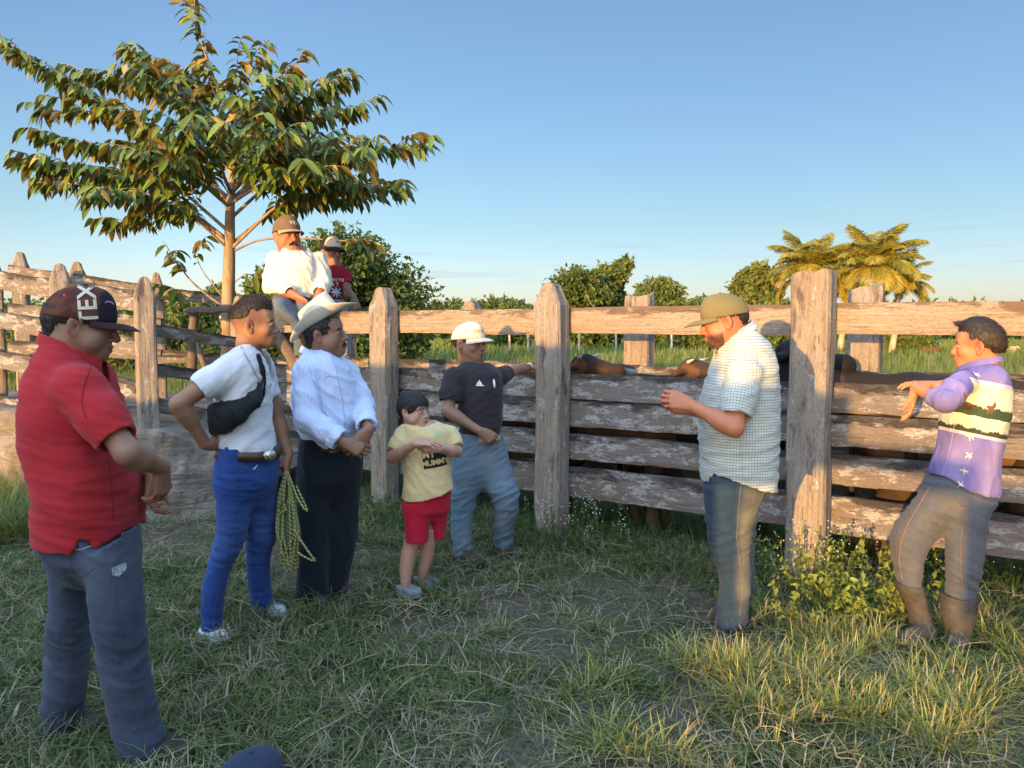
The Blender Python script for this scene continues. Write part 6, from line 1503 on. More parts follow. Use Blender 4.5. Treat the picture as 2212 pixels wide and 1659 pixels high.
# ---- 3: man in the straw hat
def hat_man():
    y = 4.32
    S = dict(nslope=.9, nz=-.018, nko=.012, label="older man with a moustache in a cream cowboy hat and pale blue shirt", y=y, base=(700, 1290), skin=SK_A,
        head=dict(c=(700, 724, -.03), yaw=89, pitch=-5, sc=1.16, kw=dict(nose=1.25, fat=.006, lips=(.17, .08, .06))),
        neck=(683, 782, .02, .058),
        torso=[(752, 668, 718, .07), (768, 652, 742, .16), (790, 640, 756, .19), (815, 632, 766, .20), (850, 628, 773, .20), (880, 630, 777, .20), (910, 637, 778, .20), (934, 645, 775, .20), (952, 655, 768, .19), (975, 658, 768, .18)],
        hem=[(640, 948), (670, 950), (720, 966), (790, 970)],
        arms=[dict(sh=(657, 803, 4.14), el=(664, 904, 4.04), wr=(745, 957, 4.02), r=(.05, .045, .030), hd=(.9, .1, -.42), hn=(0, .9, -.3), side=-1, s=1.0, sl=[(0, .074), (.6, .068), (1, .066), (1.45, .060), (1.86, .050)], hk=dict(curls=(.6, .6, .5))),
              dict(sh=(752, 806, 4.44), el=(783, 880, 4.42), wr=(795, 931, 4.06), r=(.05, .044, .031), hd=(-.45, -.15, -.80), hn=(-.5, .8, -.1), side=1, s=1.08, sl=[(0, .075), (.6, .068), (1, .066), (1.85, .052)], hk=dict(curls=(.45, .5, .4), thumb=(.35, .25), tcurl=.15), h=.0036)],
        shirt=m_cloth("pale blue striped shirt", (.50, .58, .80), "stripe", (.58, .65, .84), (.40, .48, .72), fold=.4), seed=21, amp=.016, fsc=(4, 4, 8), tilt=.9,
        hips=[(945, 655, 770, .18), (965, 650, 777, .18), (1030, 646, 779, .18)],
        legs=[[(950, 652, 715, .11, -.06), (1100, 641, 712, .11, -.06), (1180, 640, 712, .105, -.06), (1240, 641, 710, .10, -.06), (1292, 641, 708, .095, -.06)],
              [(950, 695, 777, .11, .04), (1100, 692, 778, .11, .05), (1180, 696, 768, .10, .06), (1240, 698, 755, .095, .08), (1270, 700, 748, .09, .09)]],
        pmat=m_cloth("black dress trousers", (.010, .014, .022), fold=.6), pamp=.016, psc=(7, 7, 3.0), ptilt=.1)
    D = person(S); o = D["o"]
    hair_part(o, D["C"], D["R"], D["sc"], M_hair, line=.05, temple=-.018, back=-.055, t=.006, ztop=.082, strand=.011, sdir=(-.2, 0, -1), seed=6)
    moustache(o, D["C"], D["R"], D["sc"], M_hairb, .024, .0045, .008)
    M_hat = NT("cream straw"); tc = M_hat.n("TexCoord").outputs["Object"]; wv = M_hat.noise(tc, 420, 1)
    M_hat = M_hat.fin(M_hat.mix(M_hat.ramp(M_hat.noise(tc, 9, 3), [(.3, 0), (.7, 1)]), (.52, .48, .37, 1), (.62, .59, .49, 1)), .75, M_hat.bump(wv, .002, .5), .25)
    Rh = frame(92, -31); Ch = W(698, 694, y - .02); n = 72; a = np.linspace(0, 2 * np.pi, n, endpoint=False); rings = []
    ca, sa = np.cos(a), np.sin(a)
    for f in np.linspace(1, 0, 12):      # brim from rim to the crown base
        rx = .112 + .094 * f; ry = .088 + .070 * f; z = .050 * f ** 1.8 * np.abs(sa) ** 2.2 * 1.25 - .010 * f * np.abs(ca) + .002
        rings.append(np.stack([rx * ca, ry * sa * (1 - .12 * f * np.abs(sa)), z], -1))
    for f in np.linspace(0, 1, 12)[1:]:
        w = 1 - .13 * f ** 1.4; z = .112 * f + .018 * f * ca * 1.0; rings.append(np.stack([.112 * w * ca, .088 * w * sa * (1 - .05 * f), z], -1))
    for f in (.94, .82, .64, .42, .2, .02):   # top with a crease
        w = .87 * f; zt = .112 + .012 * f * ca + .010 * (1 - f) - .030 * np.exp(-((w * sa * .088) / .020) ** 2) * (1 - f ** 4) ; rings.append(np.stack([.112 * w * ca, .088 * w * sa * .95, zt], -1))
    V = np.concatenate(rings); nr_ = len(rings); i = np.arange(nr_ - 1)[:, None] * n; j = np.arange(n)[None]; Q = np.stack([i + j, i + (j + 1) % n, i + n + (j + 1) % n, i + n + j], -1).reshape(-1, 4)
    inner = V[:12 * n] - A(0, 0, .003); V2 = np.concatenate([V, inner]); Q2 = Q[Q.max(1) < 12 * n][:, ::-1] + len(V); rim = np.stack([j[0], j[0] + len(V), (j[0] + 1) % n + len(V), (j[0] + 1) % n], -1)
    s_ = 1.04; Vw = Ch + (V2 * s_) @ Rh; hat = mk("cowboy_hat", Vw, [np.concatenate([Q, Q2, rim])], M_hat, parent=o)
    band = np.concatenate([np.stack([.1135 * ca * k, .0895 * sa * k, z + 0 * a], -1) for k, z in ((1.0, .006), (1.012, .008), (1.0, .020), (.985, .022))]); i = np.arange(3)[:, None] * n
    mk("hat_band", Ch + (band * s_) @ Rh, [np.stack([i + j, i + (j + 1) % n, i + n + (j + 1) % n, i + n + j], -1).reshape(-1, 4)], m_simple("woven hat band", (.07, .045, .03), .7, .3, 200, .002, .5, 90), parent=hat)
    collar_part(o, W(687, 774, y), frame(84, 10), .090, .082, S["shirt"], hgt=.045, gap=.42, flare=.016, point=.035)
    belt_part(o, S["hips"], y, 958, 14, M_leather, .006, lean=.0)
    # rolled cuffs
    for a_, t0, r0 in ((S["arms"][0], 1.84, .060), (S["arms"][1], 1.84, .057)):
        P1 = seg(W(*a_["el"]), W(*a_["wr"]), t0 - 1 - .11); P2 = seg(W(*a_["el"]), W(*a_["wr"]), t0 - 1 + .03); f = Fld(np.minimum(P1, P2) - .09, np.maximum(P1, P2) + .09, .006)
        d = nrm(P2 - P1); f.cone(P1, P2, r0 * 1.04, r0, 0); f.carve(lambda X, Y, Z: (X - P2[0]) * d[0] + (Y - P2[1]) * d[1] + (Z - P2[2]) * d[2]); f.cone(P2 - d * .05, P2 + d * .05, r0 - .010, r0 - .008, .003, 'sub')
        cloth_obj("cuff", o, f, S["shirt"], .010, 9, (9, 9, 22), .6)
    # buttons and placket line
    sb = bvh_of(D["shirt"]); 
    Ms = m_simple("shirt seam", (.30, .36, .52), .9)
    seam("placket", D["shirt"], sb, [(725, 795), (733, 830), (740, 870), (745, 905), (747, 935)], Ms, .0016); seam("pocket_edge", D["shirt"], sb, [(700, 815), (716, 812), (727, 818)], Ms, .0012); seam("sleeve_seam", D["shirt"], sb, [(668, 790), (672, 812), (684, 840), (694, 870)], Ms, .0012)
    for u, v in ((729, 812), (736, 848), (742, 884), (746, 920)):
        q = surf(sb, u + 3, v, .001)
        if q is not None:
            f = Fld(q - .009, q + .009, .002); f.ell(q, (.0052, .0025, .0052), 0); Vb, Qb = f.mesh(); mk("shirt_button", Vb, [Qb], M_white, parent=D["shirt"])
    shoe_part(o, (W(668, 1290, 4.26)[0], 4.26, 0), 55, .20, M_blackl, M_sole, zb=-.01); shoe_part(o, (W(722, 1270, 4.42)[0], 4.42, 0), 60, .20, M_blackl, M_sole, zb=-.01)
# ---- 4: little boy
def little_boy():
    y = 4.42
    S = dict(untucked=True, label="small boy in a yellow printed T-shirt and red shorts, hands together", y=y, base=(905, 1280), skin=(.42, .24, .17), h=.0075,
        head=dict(c=(894, 888, 0), yaw=58, pitch=2, sc=.90, kw=dict(nose=1.05, fat=.016, jaw=1.15, face=1.05, child=True, lips=(.30, .13, .11), brow=(.02, .013, .010))),
        neck=(906, 915, .0, .050), nko=.010, nslope=.35,
        torso=[(906, 884, 934, .05), (914, 876, 956, .085), (930, 869, 976, .11), (951, 869, 974, .12), (998, 872, 973, .125), (1029, 872, 976, .13), (1054, 870, 981, .13), (1090, 868, 985, .13)],
        hem=[(860, 1078), (885, 1078), (920, 1074), (955, 1064), (990, 1050)],
        arms=[dict(sh=(872, 940, 4.42), el=(847, 988, 4.36), wr=(902, 958, 4.20), r=(.038, .036, .025), hd=(.95, -.1, .06), hn=(.1, .3, -1), side=-1, s=.72, h=.0034, sl=[(0, .062), (.45, .056), (.78, .050)], hk=dict(curls=(.2, .25, .2), spread=.16)),
              dict(sh=(970, 938, 4.46), el=(986, 975, 4.40), wr=(943, 970, 4.22), r=(.038, .036, .025), hd=(-.95, 0, -.05), hn=(0, .9, .4), side=1, s=.72, h=.0034, sl=[(0, .060), (.5, .054), (.8, .048)], hk=dict(curls=(.3, .4, .3)))],
        shirt=m_cloth("faded yellow cotton", (.58, .46, .24), fold=.25), seed=31, amp=.008, fsc=(5, 5, 9), tilt=.6,
        hsp=.3, hips=[(1050, 874, 972, .10), (1076, 871, 969, .105), (1102, 871, 968, .10)],
        legs=[[(1060, 874, 925, .08, -.02), (1125, 873, 928, .085, -.04), (1169, 875, 925, .085, -.05)], [(1060, 920, 968, .08, .03), (1125, 932, 967, .078, .05), (1161, 937, 963, .075, .06)]],
        pmat=m_cloth("red jersey shorts", (.36, .010, .028), fold=.3), pname="shorts", pamp=.008, pmask=lambda V: .8 + 0 * V[:, 0], psc=(8, 8, 6),
        bare=[[(1140, 876, 918, .055, -.02), (1170, 872, 910, .053, -.02), (1201, 864, 899, .050, -.03), (1232, 862, 893, .046, -.03), (1258, 864, 887, .034, -.04), (1285, 866, 890, .034, -.04)], [(1140, 915, 948, .05, .04), (1170, 909, 943, .05, .05), (1201, 906, 937, .047, .06), (1232, 903, 927, .042, .07), (1250, 903, 923, .034, .08), (1268, 902, 924, .034, .08)]])
    D = person(S); o = D["o"]
    hair_part(o, D["C"], D["R"], D["sc"], M_hair, line=.028, temple=-.022, back=-.050, t=.013, strand=.022, sdir=(.35, 0, -1), jit=.16, seed=7, bangs=.018)
    Mt = m_simple("black print", (.018, .018, .018), .9, .2, 0, 0, .3); sb = bvh_of(D["shirt"]); org = W(960, 1002, 4.1) ; R_ = A(.98, .2, .17); U_ = A(-.15, 0, 1)
    rg = lambda w, h_, x, y_: shift(poly_tris([(-w, -h_), (w, -h_), (w * 1.02, h_ * .96), (-w * .98, h_)], .012), x, y_)
    cx = W(942, 1000, 4.1)
    decal("black_print", D["shirt"], sb, [rg(.068, .052, 0, -.005)], cx, A(1, .15, .14), U_, Mt, .002)
    My = m_simple("yellow lettering", (.58, .46, .22), .9)
    decal("lettering", D["shirt"], sb, [shift(text_tris("MY", .052, .03, .006), -.030, .020), shift(text_tris("MUMMY", .044, .03, .006, .92), .0, -.028)], cx, A(1, .15, .14), U_, My, .0038)
    r = np.random.default_rng(4); P = []
    for k in range(26):
        a = r.random() * 6.28; q = r.random() ** .5; P.append(shift(poly_tris([(-.007, -.0018), (.007, -.0014), (.006, .0016), (-.006, .0018)], .02), math.cos(a) * .017 * q, math.sin(a) * .028 * q, r.normal() * .9))
    decal("pale_green_print", D["shirt"], sb, P, W(961, 947, 4.15), A(1, .3, 0), A(0, 0, 1), m_simple("pale green print", (.38, .50, .36), .9), .0025)
    Mc = m_simple("grey foam clogs", (.20, .23, .26), .75, .3, 30, .002)
    a = shoe_part(o, (W(874, 1288, 4.36)[0], 4.36, 0), 55, .155, Mc, Mc, name="clog", w=.042, hi=.045, zb=.0); b = shoe_part(o, (W(912, 1268, 4.52)[0], 4.52, 0), 62, .155, Mc, Mc, name="clog", w=.042, hi=.045, zb=.0)
# ---- 5: man in the black T-shirt
def black_tee():
    y = 5.12
    S = dict(nslope=.7, nz=-.01, label="man in a white cap and black T-shirt leaning his arm on the fence", y=y, base=(1040, 1215), skin=(.25, .135, .09),
        head=dict(c=(1014, 741, 0), yaw=57, pitch=4, sc=1.12, kw=dict(nose=1.2, lips=(.20, .10, .08))),
        neck=(1023, 785, .02, .062), nko=.012,
        torso=[(778, 1003, 1048, .07), (788, 990, 1066, .14), (804, 982, 1082, .17), (839, 986, 1087, .18), (875, 990, 1086, .18), (912, 991, 1085, .18), (934, 992, 1081, .18), (955, 992, 1078, .17)],
        hem=[(985, 934), (1010, 930), (1040, 936), (1090, 940)],
        arms=[dict(sh=(981, 815, 5.00), el=(967, 888, 4.93), wr=(1038, 932, 4.90), r=(.050, .046, .030), hd=(.80, .15, -.58), hn=(-.2, .9, -.1), side=-1, s=1.02, sl=[(0, .080), (.45, .074), (.72, .066)], hk=dict(curls=(.75, .8, .5), thumb=(.4, .3))),
              dict(sh=(1079, 812, 5.28), el=(1121, 797, 5.56), wr=(1148, 793, 5.72), r=(.048, .042, .028), hd=(.9, .35, 0), hn=(0, .2, -1), side=1, s=1.0, sl=[(0, .072), (.38, .060)], hk=dict(curls=(.25, .3, .2)))],
        shirt=m_cloth("black jersey", (.030, .026, .031), fold=.3), seed=41, amp=.009, fsc=(4, 4, 11), tilt=-.5,
        hips=[(936, 993, 1079, .16), (955, 986, 1083, .165), (985, 981, 1092, .16), (1021, 980, 1100, .15)],
        legs=[[(940, 990, 1040, .10, -.05), (1021, 979, 1042, .11, -.05), (1058, 976, 1035, .10, -.05), (1094, 974, 1026, .095, -.06), (1131, 973, 1019, .09, -.08), (1167, 975, 1019, .085, -.10), (1206, 983, 1022, .08, -.10)],
              [(940, 1035, 1082, .10, .05), (985, 1036, 1094, .10, .02), (1021, 1036, 1106, .10, -.02), (1050, 1045, 1120, .10, -.05), (1072, 1056, 1124, .095, -.06), (1094, 1068, 1122, .09, -.04), (1131, 1067, 1112, .085, .0), (1167, 1065, 1107, .08, .05), (1198, 1072, 1108, .075, .08)]],
        pmat=m_cloth("faded blue denim", (.085, .14, .20), "denim", (.14, .20, .26), (.19, .225, .25), weave=500, fold=.6), pamp=.014, ptilt=-.4,
        fade=lambda V: np.clip(noise(V * 4) * .6 + .25, 0, .7))
    D = person(S); o = D["o"]
    hair_part(o, D["C"], D["R"], D["sc"], M_hair, line=.03, temple=-.008, back=-.030, t=.004, ztop=.052, strand=.008, sdir=(-.2, 0, -1), seed=8)
    Mw = m_cloth("white cotton cap", (.58, .50, .40), fold=.3); cap, X = cap_part(o, D["C"], D["R"], D["sc"], [Mw, Mw], hgt=-.004, low=.030, tilt=-3, brim_curve=.034, brim_down=.22, brim_len=.066)
    R = D["R"]; bv = bvh_of(cap); q = X(A(.10, -.022, .076)[None])[0]; rt = nrm(R[1] * 1.0 + R[0] * .3); 
    decal("cap_lettering", cap, bv, [shift(text_tris("FED", .030, .01, .006), -.012, 0)], q, nrm(R[1] - R[0] * .0), nrm(R[2] - R[0] * .4), m_simple("gold thread", (.42, .25, .10), .8))
    decal("cap_flag", cap, bv, [shift(poly_tris([(-.009, -.0011), (.009, -.0011), (.009, .0011), (-.009, .0011)], .02), .024, k * .0046 - .009) for k in range(5)], q, R[1], nrm(R[2] - R[0] * .4), m_simple("faded red thread", (.55, .12, .10), .8))
    sb = bvh_of(D["shirt"]); rt = nrm(A(1, .25, 0)); up = A(0, 0, 1)
    P = [[(-.024, -.018), (-.013, -.018), (-.020, -.006), (-.026, -.012)], [(-.010, -.018), (.002, -.018), (-.012, .006), (-.019, .001)], [(.005, -.018), (.018, -.018), (-.003, .018), (-.010, .013)]]
    decal("chest_emblem", D["shirt"], sb, [poly_tris([(x * .86, y_ * .86 + .002) for x, y_ in p], .01) for p in P] + [poly_tris([(-.026, -.021), (.028, -.021), (.022, -.0155), (-.024, -.0165)], .01)], W(1047, 830, 4.8), rt, up, M_white)
    decal("chest_badge", D["shirt"], sb, [poly_tris([(0, .030), (.010, .020), (.012, -.02), (.006, -.034), (-.001, -.02), (-.004, .015)], .01)], W(1080, 832, 4.8), rt, up, M_white)
    belt_part(o, S["hips"], y, 944, 13, m_simple("beige web belt", (.42, .33, .22), .8), .006)
    w_ = seg(W(*S["arms"][1]["el"]), W(*S["arms"][1]["wr"]), .80); d = nrm(W(*S["arms"][1]["wr"]) - W(*S["arms"][1]["el"])); a = np.linspace(0, 2 * np.pi, 24, endpoint=False); e1 = nrm(np.cross(d, A(0, 0, 1))); e2 = np.cross(d, e1)
    V = np.concatenate([w_ + d * t * .009 + (np.cos(a)[:, None] * e1 + np.sin(a)[:, None] * e2) * rr for t, rr in ((-1, .030), (-1, .0345), (1, .0345), (1, .030))]); i = np.arange(3)[:, None] * 24; j = np.arange(24)[None]
    mk("watch", V, [np.stack([i + j, i + (j + 1) % 24, i + 24 + (j + 1) % 24, i + 24 + j], -1).reshape(-1, 4)], m_simple("gold watch band", (.75, .62, .38), .35, .5, 0, 0, 0, 6, 1.0), parent=o)
    Mb = m_simple("scuffed brown boots", (.055, .040, .032), .8, .25, 60, .003, .4, 14)
    shoe_part(o, (W(1004, 1215, 4.98)[0], 4.98, 0), 42, .23, Mb, M_sole, name="boot", hi=.09); shoe_part(o, (W(1088, 1200, 5.15)[0], 5.15, 0), 60, .22, Mb, M_sole, name="boot", hi=.09)
# ---- 6: man in the checked shirt
def check_man():
    y = 3.80
    S = dict(untucked=True, label="man in an olive cap and checked short sleeved shirt rubbing his hands", y=y, base=(1585, 1375), skin=SK_D, h=.0085,
        head=dict(c=(1564, 695, -.02), yaw=-102, pitch=14, sc=1.08, h=.0034, kw=dict(nose=1.12, stubble=.85, fade=.5, fat=.003, jaw=1.0, lips=(.34, .14, .10))),
        neck=(1596, 748, .02, .068),
        torso=[(712, 1572, 1636, .08), (728, 1556, 1650, .15), (745, 1548, 1664, .19), (768, 1543, 1676, .21), (800, 1532, 1682, .22), (840, 1518, 1684, .225), (880, 1511, 1684, .225), (938, 1508, 1683, .225), (981, 1511, 1682, .22), (1025, 1514, 1680, .215), (1075, 1514, 1678, .21)],
        hem=[(1490, 1040), (1515, 1040), (1521, 1038), (1528, 1014), (1548, 1020), (1575, 1030), (1620, 1044), (1674, 1056), (1700, 1058)],
        arms=[dict(sh=(1606, 806, 3.60), el=(1586, 924, 3.50), wr=(1492, 876, 3.58), r=(.052, .050, .033), hd=(-.88, .22, .25), hn=(0, .9, -.2), side=1, s=1.05, h=.0036, sl=[(0, .084), (.45, .080), (.80, .074)], hk=dict(curls=(.55, .75, .5), thumb=(.5, .5), tcurl=.35)),
              dict(sh=(1572, 800, 4.0), el=(1548, 896, 3.98), wr=(1490, 884, 3.70), r=(.056, .050, .033), hd=(-.95, -.12, .02), hn=(.05, -.6, .8), side=-1, s=1.02, h=.0036, sl=[(0, .085), (.75, .075)], hk=dict(curls=(.5, .7, .5), thumb=(.6, .4)))],
        shirt=m_cloth("white and blue checked cotton", (.46, .50, .47), "check", (.10, .15, .17), (.16, .17, .12), fold=.45), seed=51, amp=.010, fsc=(3.2, 3.2, 14), tilt=-.15,
        hips=[(1010, 1521, 1664, .19), (1026, 1522, 1662, .19), (1054, 1522, 1656, .185)],
        legs=[[(1020, 1522, 1645, .11, -.07), (1080, 1522, 1638, .115, -.07), (1132, 1524, 1628, .11, -.07), (1158, 1529, 1624, .105, -.07), (1185, 1534, 1621, .10, -.07), (1211, 1542, 1621, .095, -.07), (1237, 1552, 1623, .09, -.07), (1263, 1555, 1622, .085, -.07), (1289, 1552, 1620, .085, -.07), (1315, 1549, 1616, .085, -.07), (1352, 1544, 1611, .085, -.07)],
              [(1020, 1535, 1655, .11, .09), (1106, 1540, 1636, .11, .09), (1185, 1550, 1628, .10, .09), (1237, 1560, 1630, .09, .09), (1289, 1562, 1624, .085, .09), (1330, 1556, 1618, .085, .09)]],
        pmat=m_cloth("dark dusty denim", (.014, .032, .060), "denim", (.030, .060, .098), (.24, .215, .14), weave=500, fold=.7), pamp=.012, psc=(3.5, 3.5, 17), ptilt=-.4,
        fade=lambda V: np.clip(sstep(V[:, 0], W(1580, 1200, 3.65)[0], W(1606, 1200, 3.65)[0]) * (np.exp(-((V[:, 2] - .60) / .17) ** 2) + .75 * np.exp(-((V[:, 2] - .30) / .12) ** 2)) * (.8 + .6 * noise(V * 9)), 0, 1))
    D = person(S); o = D["o"]
    hair_part(o, D["C"], D["R"], D["sc"], M_hairb, line=.03, temple=.006, back=-.030, t=.0018, ztop=.052, strand=.006, sdir=(-.2, 0, -1), seed=9)
    Mo = m_cloth("olive twill cap", (.155, .135, .062), fold=.2); cap, X = cap_part(o, D["C"], D["R"], D["sc"], [Mo, Mo], hgt=.002, low=.030, tilt=-1, brim_down=.22, brim_len=.080, brim_curve=.022)
    collar_part(o, W(1596, 738, y), frame(-102, 26), .094, .086, S["shirt"], hgt=.050, gap=.5, flare=.018, point=.03)
    pb = bvh_of(D["pants"]); st = m_simple("tan seam stitching", (.17, .16, .13), .9)
    seam("side_seam", D["pants"], pb, [(1600, 1046), (1597, 1080), (1594, 1120), (1591, 1160), (1596, 1200), (1601, 1240), (1603, 1280), (1598, 1330)], st, .0013)
    seam("pocket_edge", D["pants"], pb, [(1630, 1052), (1628, 1085), (1636, 1098), (1650, 1096)], st, .0013)
    sb = bvh_of(D["shirt"]); Ms = m_simple("grey green seam", (.26, .30, .30), .9); seam("sleeve_seam", D["shirt"], sb, [(1628, 740), (1636, 775), (1634, 815), (1622, 850)], Ms, .0015); seam("yoke_seam", D["shirt"], sb, [(1640, 745), (1655, 760), (1672, 775)], Ms, .0015); seam("side_seam", D["shirt"], sb, [(1598, 930), (1600, 970), (1604, 1010), (1606, 1036)], Ms, .0014)
    Mb = m_simple("brown leather shoes", (.085, .04, .028), .6, .4, 40, .002, .3, 14)
    shoe_part(o, (W(1590, 1370, 3.72)[0], 3.72, 0), -72, .22, M_blackl, M_sole, name="boot", hi=.10, zb=-.01); shoe_part(o, (W(1572, 1350, 3.92)[0], 3.92, 0), -70, .22, Mb, M_sole, name="boot", hi=.10, zb=-.005)
# ---- 7: boy in the purple shirt
def purple_boy():
    y = 3.72
    t = NT("purple shirt printed with a landscape band"); pu = t.attr("puv").outputs["Vector"]; tc = t.n("TexCoord").outputs["Object"]
    sp = t.n("SeparateXYZ"); t.l(pu, sp.inputs[0]); X0 = W(2120, 880, y)[0]
    q = t.math('ADD', sp.outputs[1], t.math('MULTIPLY', t.math('SUBTRACT', sp.outputs[2], X0), .20))       # band height, tilted
    zt = lambda v: W(2120, v, y)[2]
    n1 = t.noise(t.mapv(tc, (5, 5, 1.2)), 1, 3); c = t.mix(t.ramp(n1, [(.35, 0), (.68, 1)]), (.11, .105, .30, 1), (.27, .21, .40, 1))
    comb = t.n("CombineXYZ"); t.l(sp.outputs[0], comb.inputs[0]); comb.inputs[1].default_value = 2.0
    trn = t.noise(comb.outputs[0], 150, 2, .7); trb = t.noise(comb.outputs[0], 12, 3)
    def band(z0, z1): return t.math('MULTIPLY', t.math('GREATER_THAN', q, z0), t.math('LESS_THAN', q, z1))
    c = t.mix(band(zt(945), zt(825)), c, (.46, .38, .48, 1))
    c = t.mix(band(zt(938), zt(834)), c, t.mix(trb, (.60, .54, .33, 1), (.48, .50, .44, 1)))
    tr1 = t.math('ADD', t.math('MULTIPLY', trn, .045), t.math('MULTIPLY', trb, .055))
    c = t.mix(t.math('MULTIPLY', t.math('LESS_THAN', q, t.math('ADD', tr1, zt(902))), t.math('GREATER_THAN', q, t.math('ADD', t.math('MULTIPLY', trb, .02), zt(906)))), c, (.035, .055, .025, 1))
    c = t.mix(t.math('MULTIPLY', t.math('LESS_THAN', q, t.math('ADD', tr1, zt(950))), t.math('GREATER_THAN', q, zt(938))), c, (.030, .045, .022, 1))
    M_sh = t.fin(c, .75, t.bump(t.noise(t.mapv(tc, (14, 14, 8)), 1, 4, .6, .9), .012, .5), .25)
    S = dict(untucked=True, label="boy in a purple printed shirt resting his arms on the fence, at the right", y=y, base=(2075, 1395), skin=(.47, .185, .085), h=.0085,
        head=dict(c=(2114, 749, 0), yaw=-126, pitch=2, sc=1.03, h=.0034, kw=dict(nose=1.0, child=True, jaw=.95, fade=.55, lips=(.36, .15, .11), brow=(.03, .018, .012))),
        neck=(2124, 795, .0, .054), pw=2.2,
        torso=[(780, 2088, 2152, .05), (790, 2074, 2166, .11), (803, 2064, 2178, .14), (820, 2056, 2186, .15), (850, 2046, 2188, .155), (878, 2038, 2186, .155), (905, 2030, 2181, .155), (943, 2026, 2174, .15), (969, 2021, 2168, .15), (995, 2012, 2163, .15), (1021, 2003, 2163, .15), (1080, 2000, 2164, .15)],
        hem=[(1990, 1034), (2002, 1032), (2020, 1024), (2049, 1046), (2088, 1060), (2127, 1069), (2163, 1059), (2180, 1050)],
        arms=[dict(sh=(2078, 824, 3.60), el=(2044, 866, 3.52), wr=(1976, 842, 3.72), r=(.044, .040, .027), hd=(-.02, .12, -1), hn=(-.75, .45, -.1), side=1, s=.90, h=.0036, sl=[(0, .062), (.5, .057), (1.0, .052), (1.42, .047)], hk=dict(curls=(.25, .35, .3), thumb=(.25, .4))),
              dict(sh=(2140, 815, 3.86), el=(2060, 842, 4.02), wr=(2010, 831, 4.05), r=(.042, .038, .026), hd=(-1, .2, .1), hn=(0, .2, -1), side=-1, s=.90, sl=[(0, .066), (.8, .056)], hk=dict(curls=(.2, .3, .3)))],
        shirt=M_sh, seed=61, amp=.011, fsc=(7, 7, 4), tilt=.3,
        hips=[(1030, 2004, 2162, .14), (1046, 2002, 2161, .14), (1072, 1994, 2156, .14), (1098, 1984, 2140, .13)],
        legs=[[(1035, 2004, 2100, .10, -.02), (1072, 1988, 2080, .10, -.01), (1098, 1966, 2065, .10, .0), (1124, 1941, 2050, .10, .02), (1150, 1923, 2030, .095, .03), (1176, 1921, 2010, .09, .03), (1202, 1924, 1998, .085, .03), (1228, 1929, 1994, .08, .02), (1258, 1935, 1992, .072, .01), (1275, 1940, 1992, .07, .0)],
              [(1035, 2060, 2160, .10, -.06), (1072, 2060, 2156, .10, -.06), (1098, 2058, 2140, .10, -.08), (1124, 2052, 2138, .10, -.08), (1150, 2047, 2134, .095, -.08), (1176, 2043, 2130, .09, -.09), (1228, 2039, 2122, .085, -.10), (1267, 2041, 2114, .08, -.10), (1290, 2042, 2110, .078, -.10)]],
        pmat=m_cloth("grey work trousers", (.080, .086, .098), fold=.6, c3=(.15, .13, .10), wear=.3), pamp=.010, ptilt=.5, knee=.42)
    D = person(S); o = D["o"]
    hair_part(o, D["C"], D["R"], D["sc"], M_hairb, line=.060, temple=.030, back=-.030, t=.0030, top=.012, strand=.013, sdir=(-.7, 0, .0), jit=.22, seed=10, w=.0006)
    C, R, sc = D["C"], D["R"], D["sc"]
    # short quiff over the forehead
    r = np.random.default_rng(3); P = A(.070, 0, .104) + r.normal(size=(520, 3)) * A(.011, .022, .005); N = np.tile(A(0, 0, 1.0), (520, 1)); d = np.tile(A(.75, 0, .75), (520, 1))
    V, T_ = strands(C + (P * sc) @ R, (N + A(0, .01, 0)) @ R, d @ R, .022, .0009, .22, 3); mk("forelock", V, [T_], M_hairb, parent=o, smooth=False)
    collar_part(o, W(2121, 789, y), frame(-124, 0), .078, .068, S["shirt"], hgt=.034, gap=.3, flare=.010, stand=False, point=.02, drop=.006)
    sb = bvh_of(D["shirt"]); Mr = m_simple("cream rider print", (.70, .60, .42), .85); Mh = m_simple("brown horse print", (.13, .065, .045), .85)
    rider = [[(-.016, .014), (-.010, .016), (-.004, .008), (.000, .012), (.001, .022), (.004, .022), (.004, .011), (.010, .004), (.016, .006), (.015, .002), (.009, -.001), (.012, -.014), (.009, -.014), (.005, -.003), (-.001, -.001), (-.004, -.017), (-.007, -.017), (-.005, .001), (-.010, .008), (-.016, .010)]]
    def riders(pts, s=.85): return [(p * s + A(*q), t_) for q, rot in pts for p, t_ in [shift(poly_tris(rider[0], .02), 0, 0, rot)]]
    ref = W(2120, 880, 3.45)
    def uvp(u, v): p = W(u, v, 3.55) - W(2120, 880, 3.55); return (p[0], p[2])
    for rd_ in riders([(uvp(2124, 812), .6), (uvp(2108, 948), .2), (uvp(2102, 988), -.5), (uvp(2094, 1022), .3), (uvp(2086, 1052), -.4)]): decal("rider_print", D["shirt"], sb, [rd_], W(2120, 880, 3.55) - A(0, .1, 0), A(1, 0, 0), A(0, 0, 1), Mr)
    horse = [(-.062, .030), (-.052, .036), (-.040, .024), (-.010, .010), (.030, .006), (.046, -.006), (.040, -.014), (.014, -.006), (-.008, -.010), (-.012, -.030), (-.020, -.030), (-.022, -.006), (-.040, .008), (-.056, .020)]
    horse2 = [(-.020, -.026), (-.012, -.004), (-.022, .004), (-.014, .012), (.002, .008), (.016, .030), (.022, .020), (.020, .002), (.010, -.006), (.004, -.030), (-.002, -.028), (-.002, -.010), (-.012, -.028)]
    decal("horse_print", D["shirt"], sb, [shift(poly_tris(horse, .02), *uvp(2082, 872), -.5), shift(poly_tris(horse2, .02), *uvp(2146, 882))], W(2120, 880, 3.55) - A(0, .1, 0), A(1, 0, 0), A(0, 0, 1), Mh)
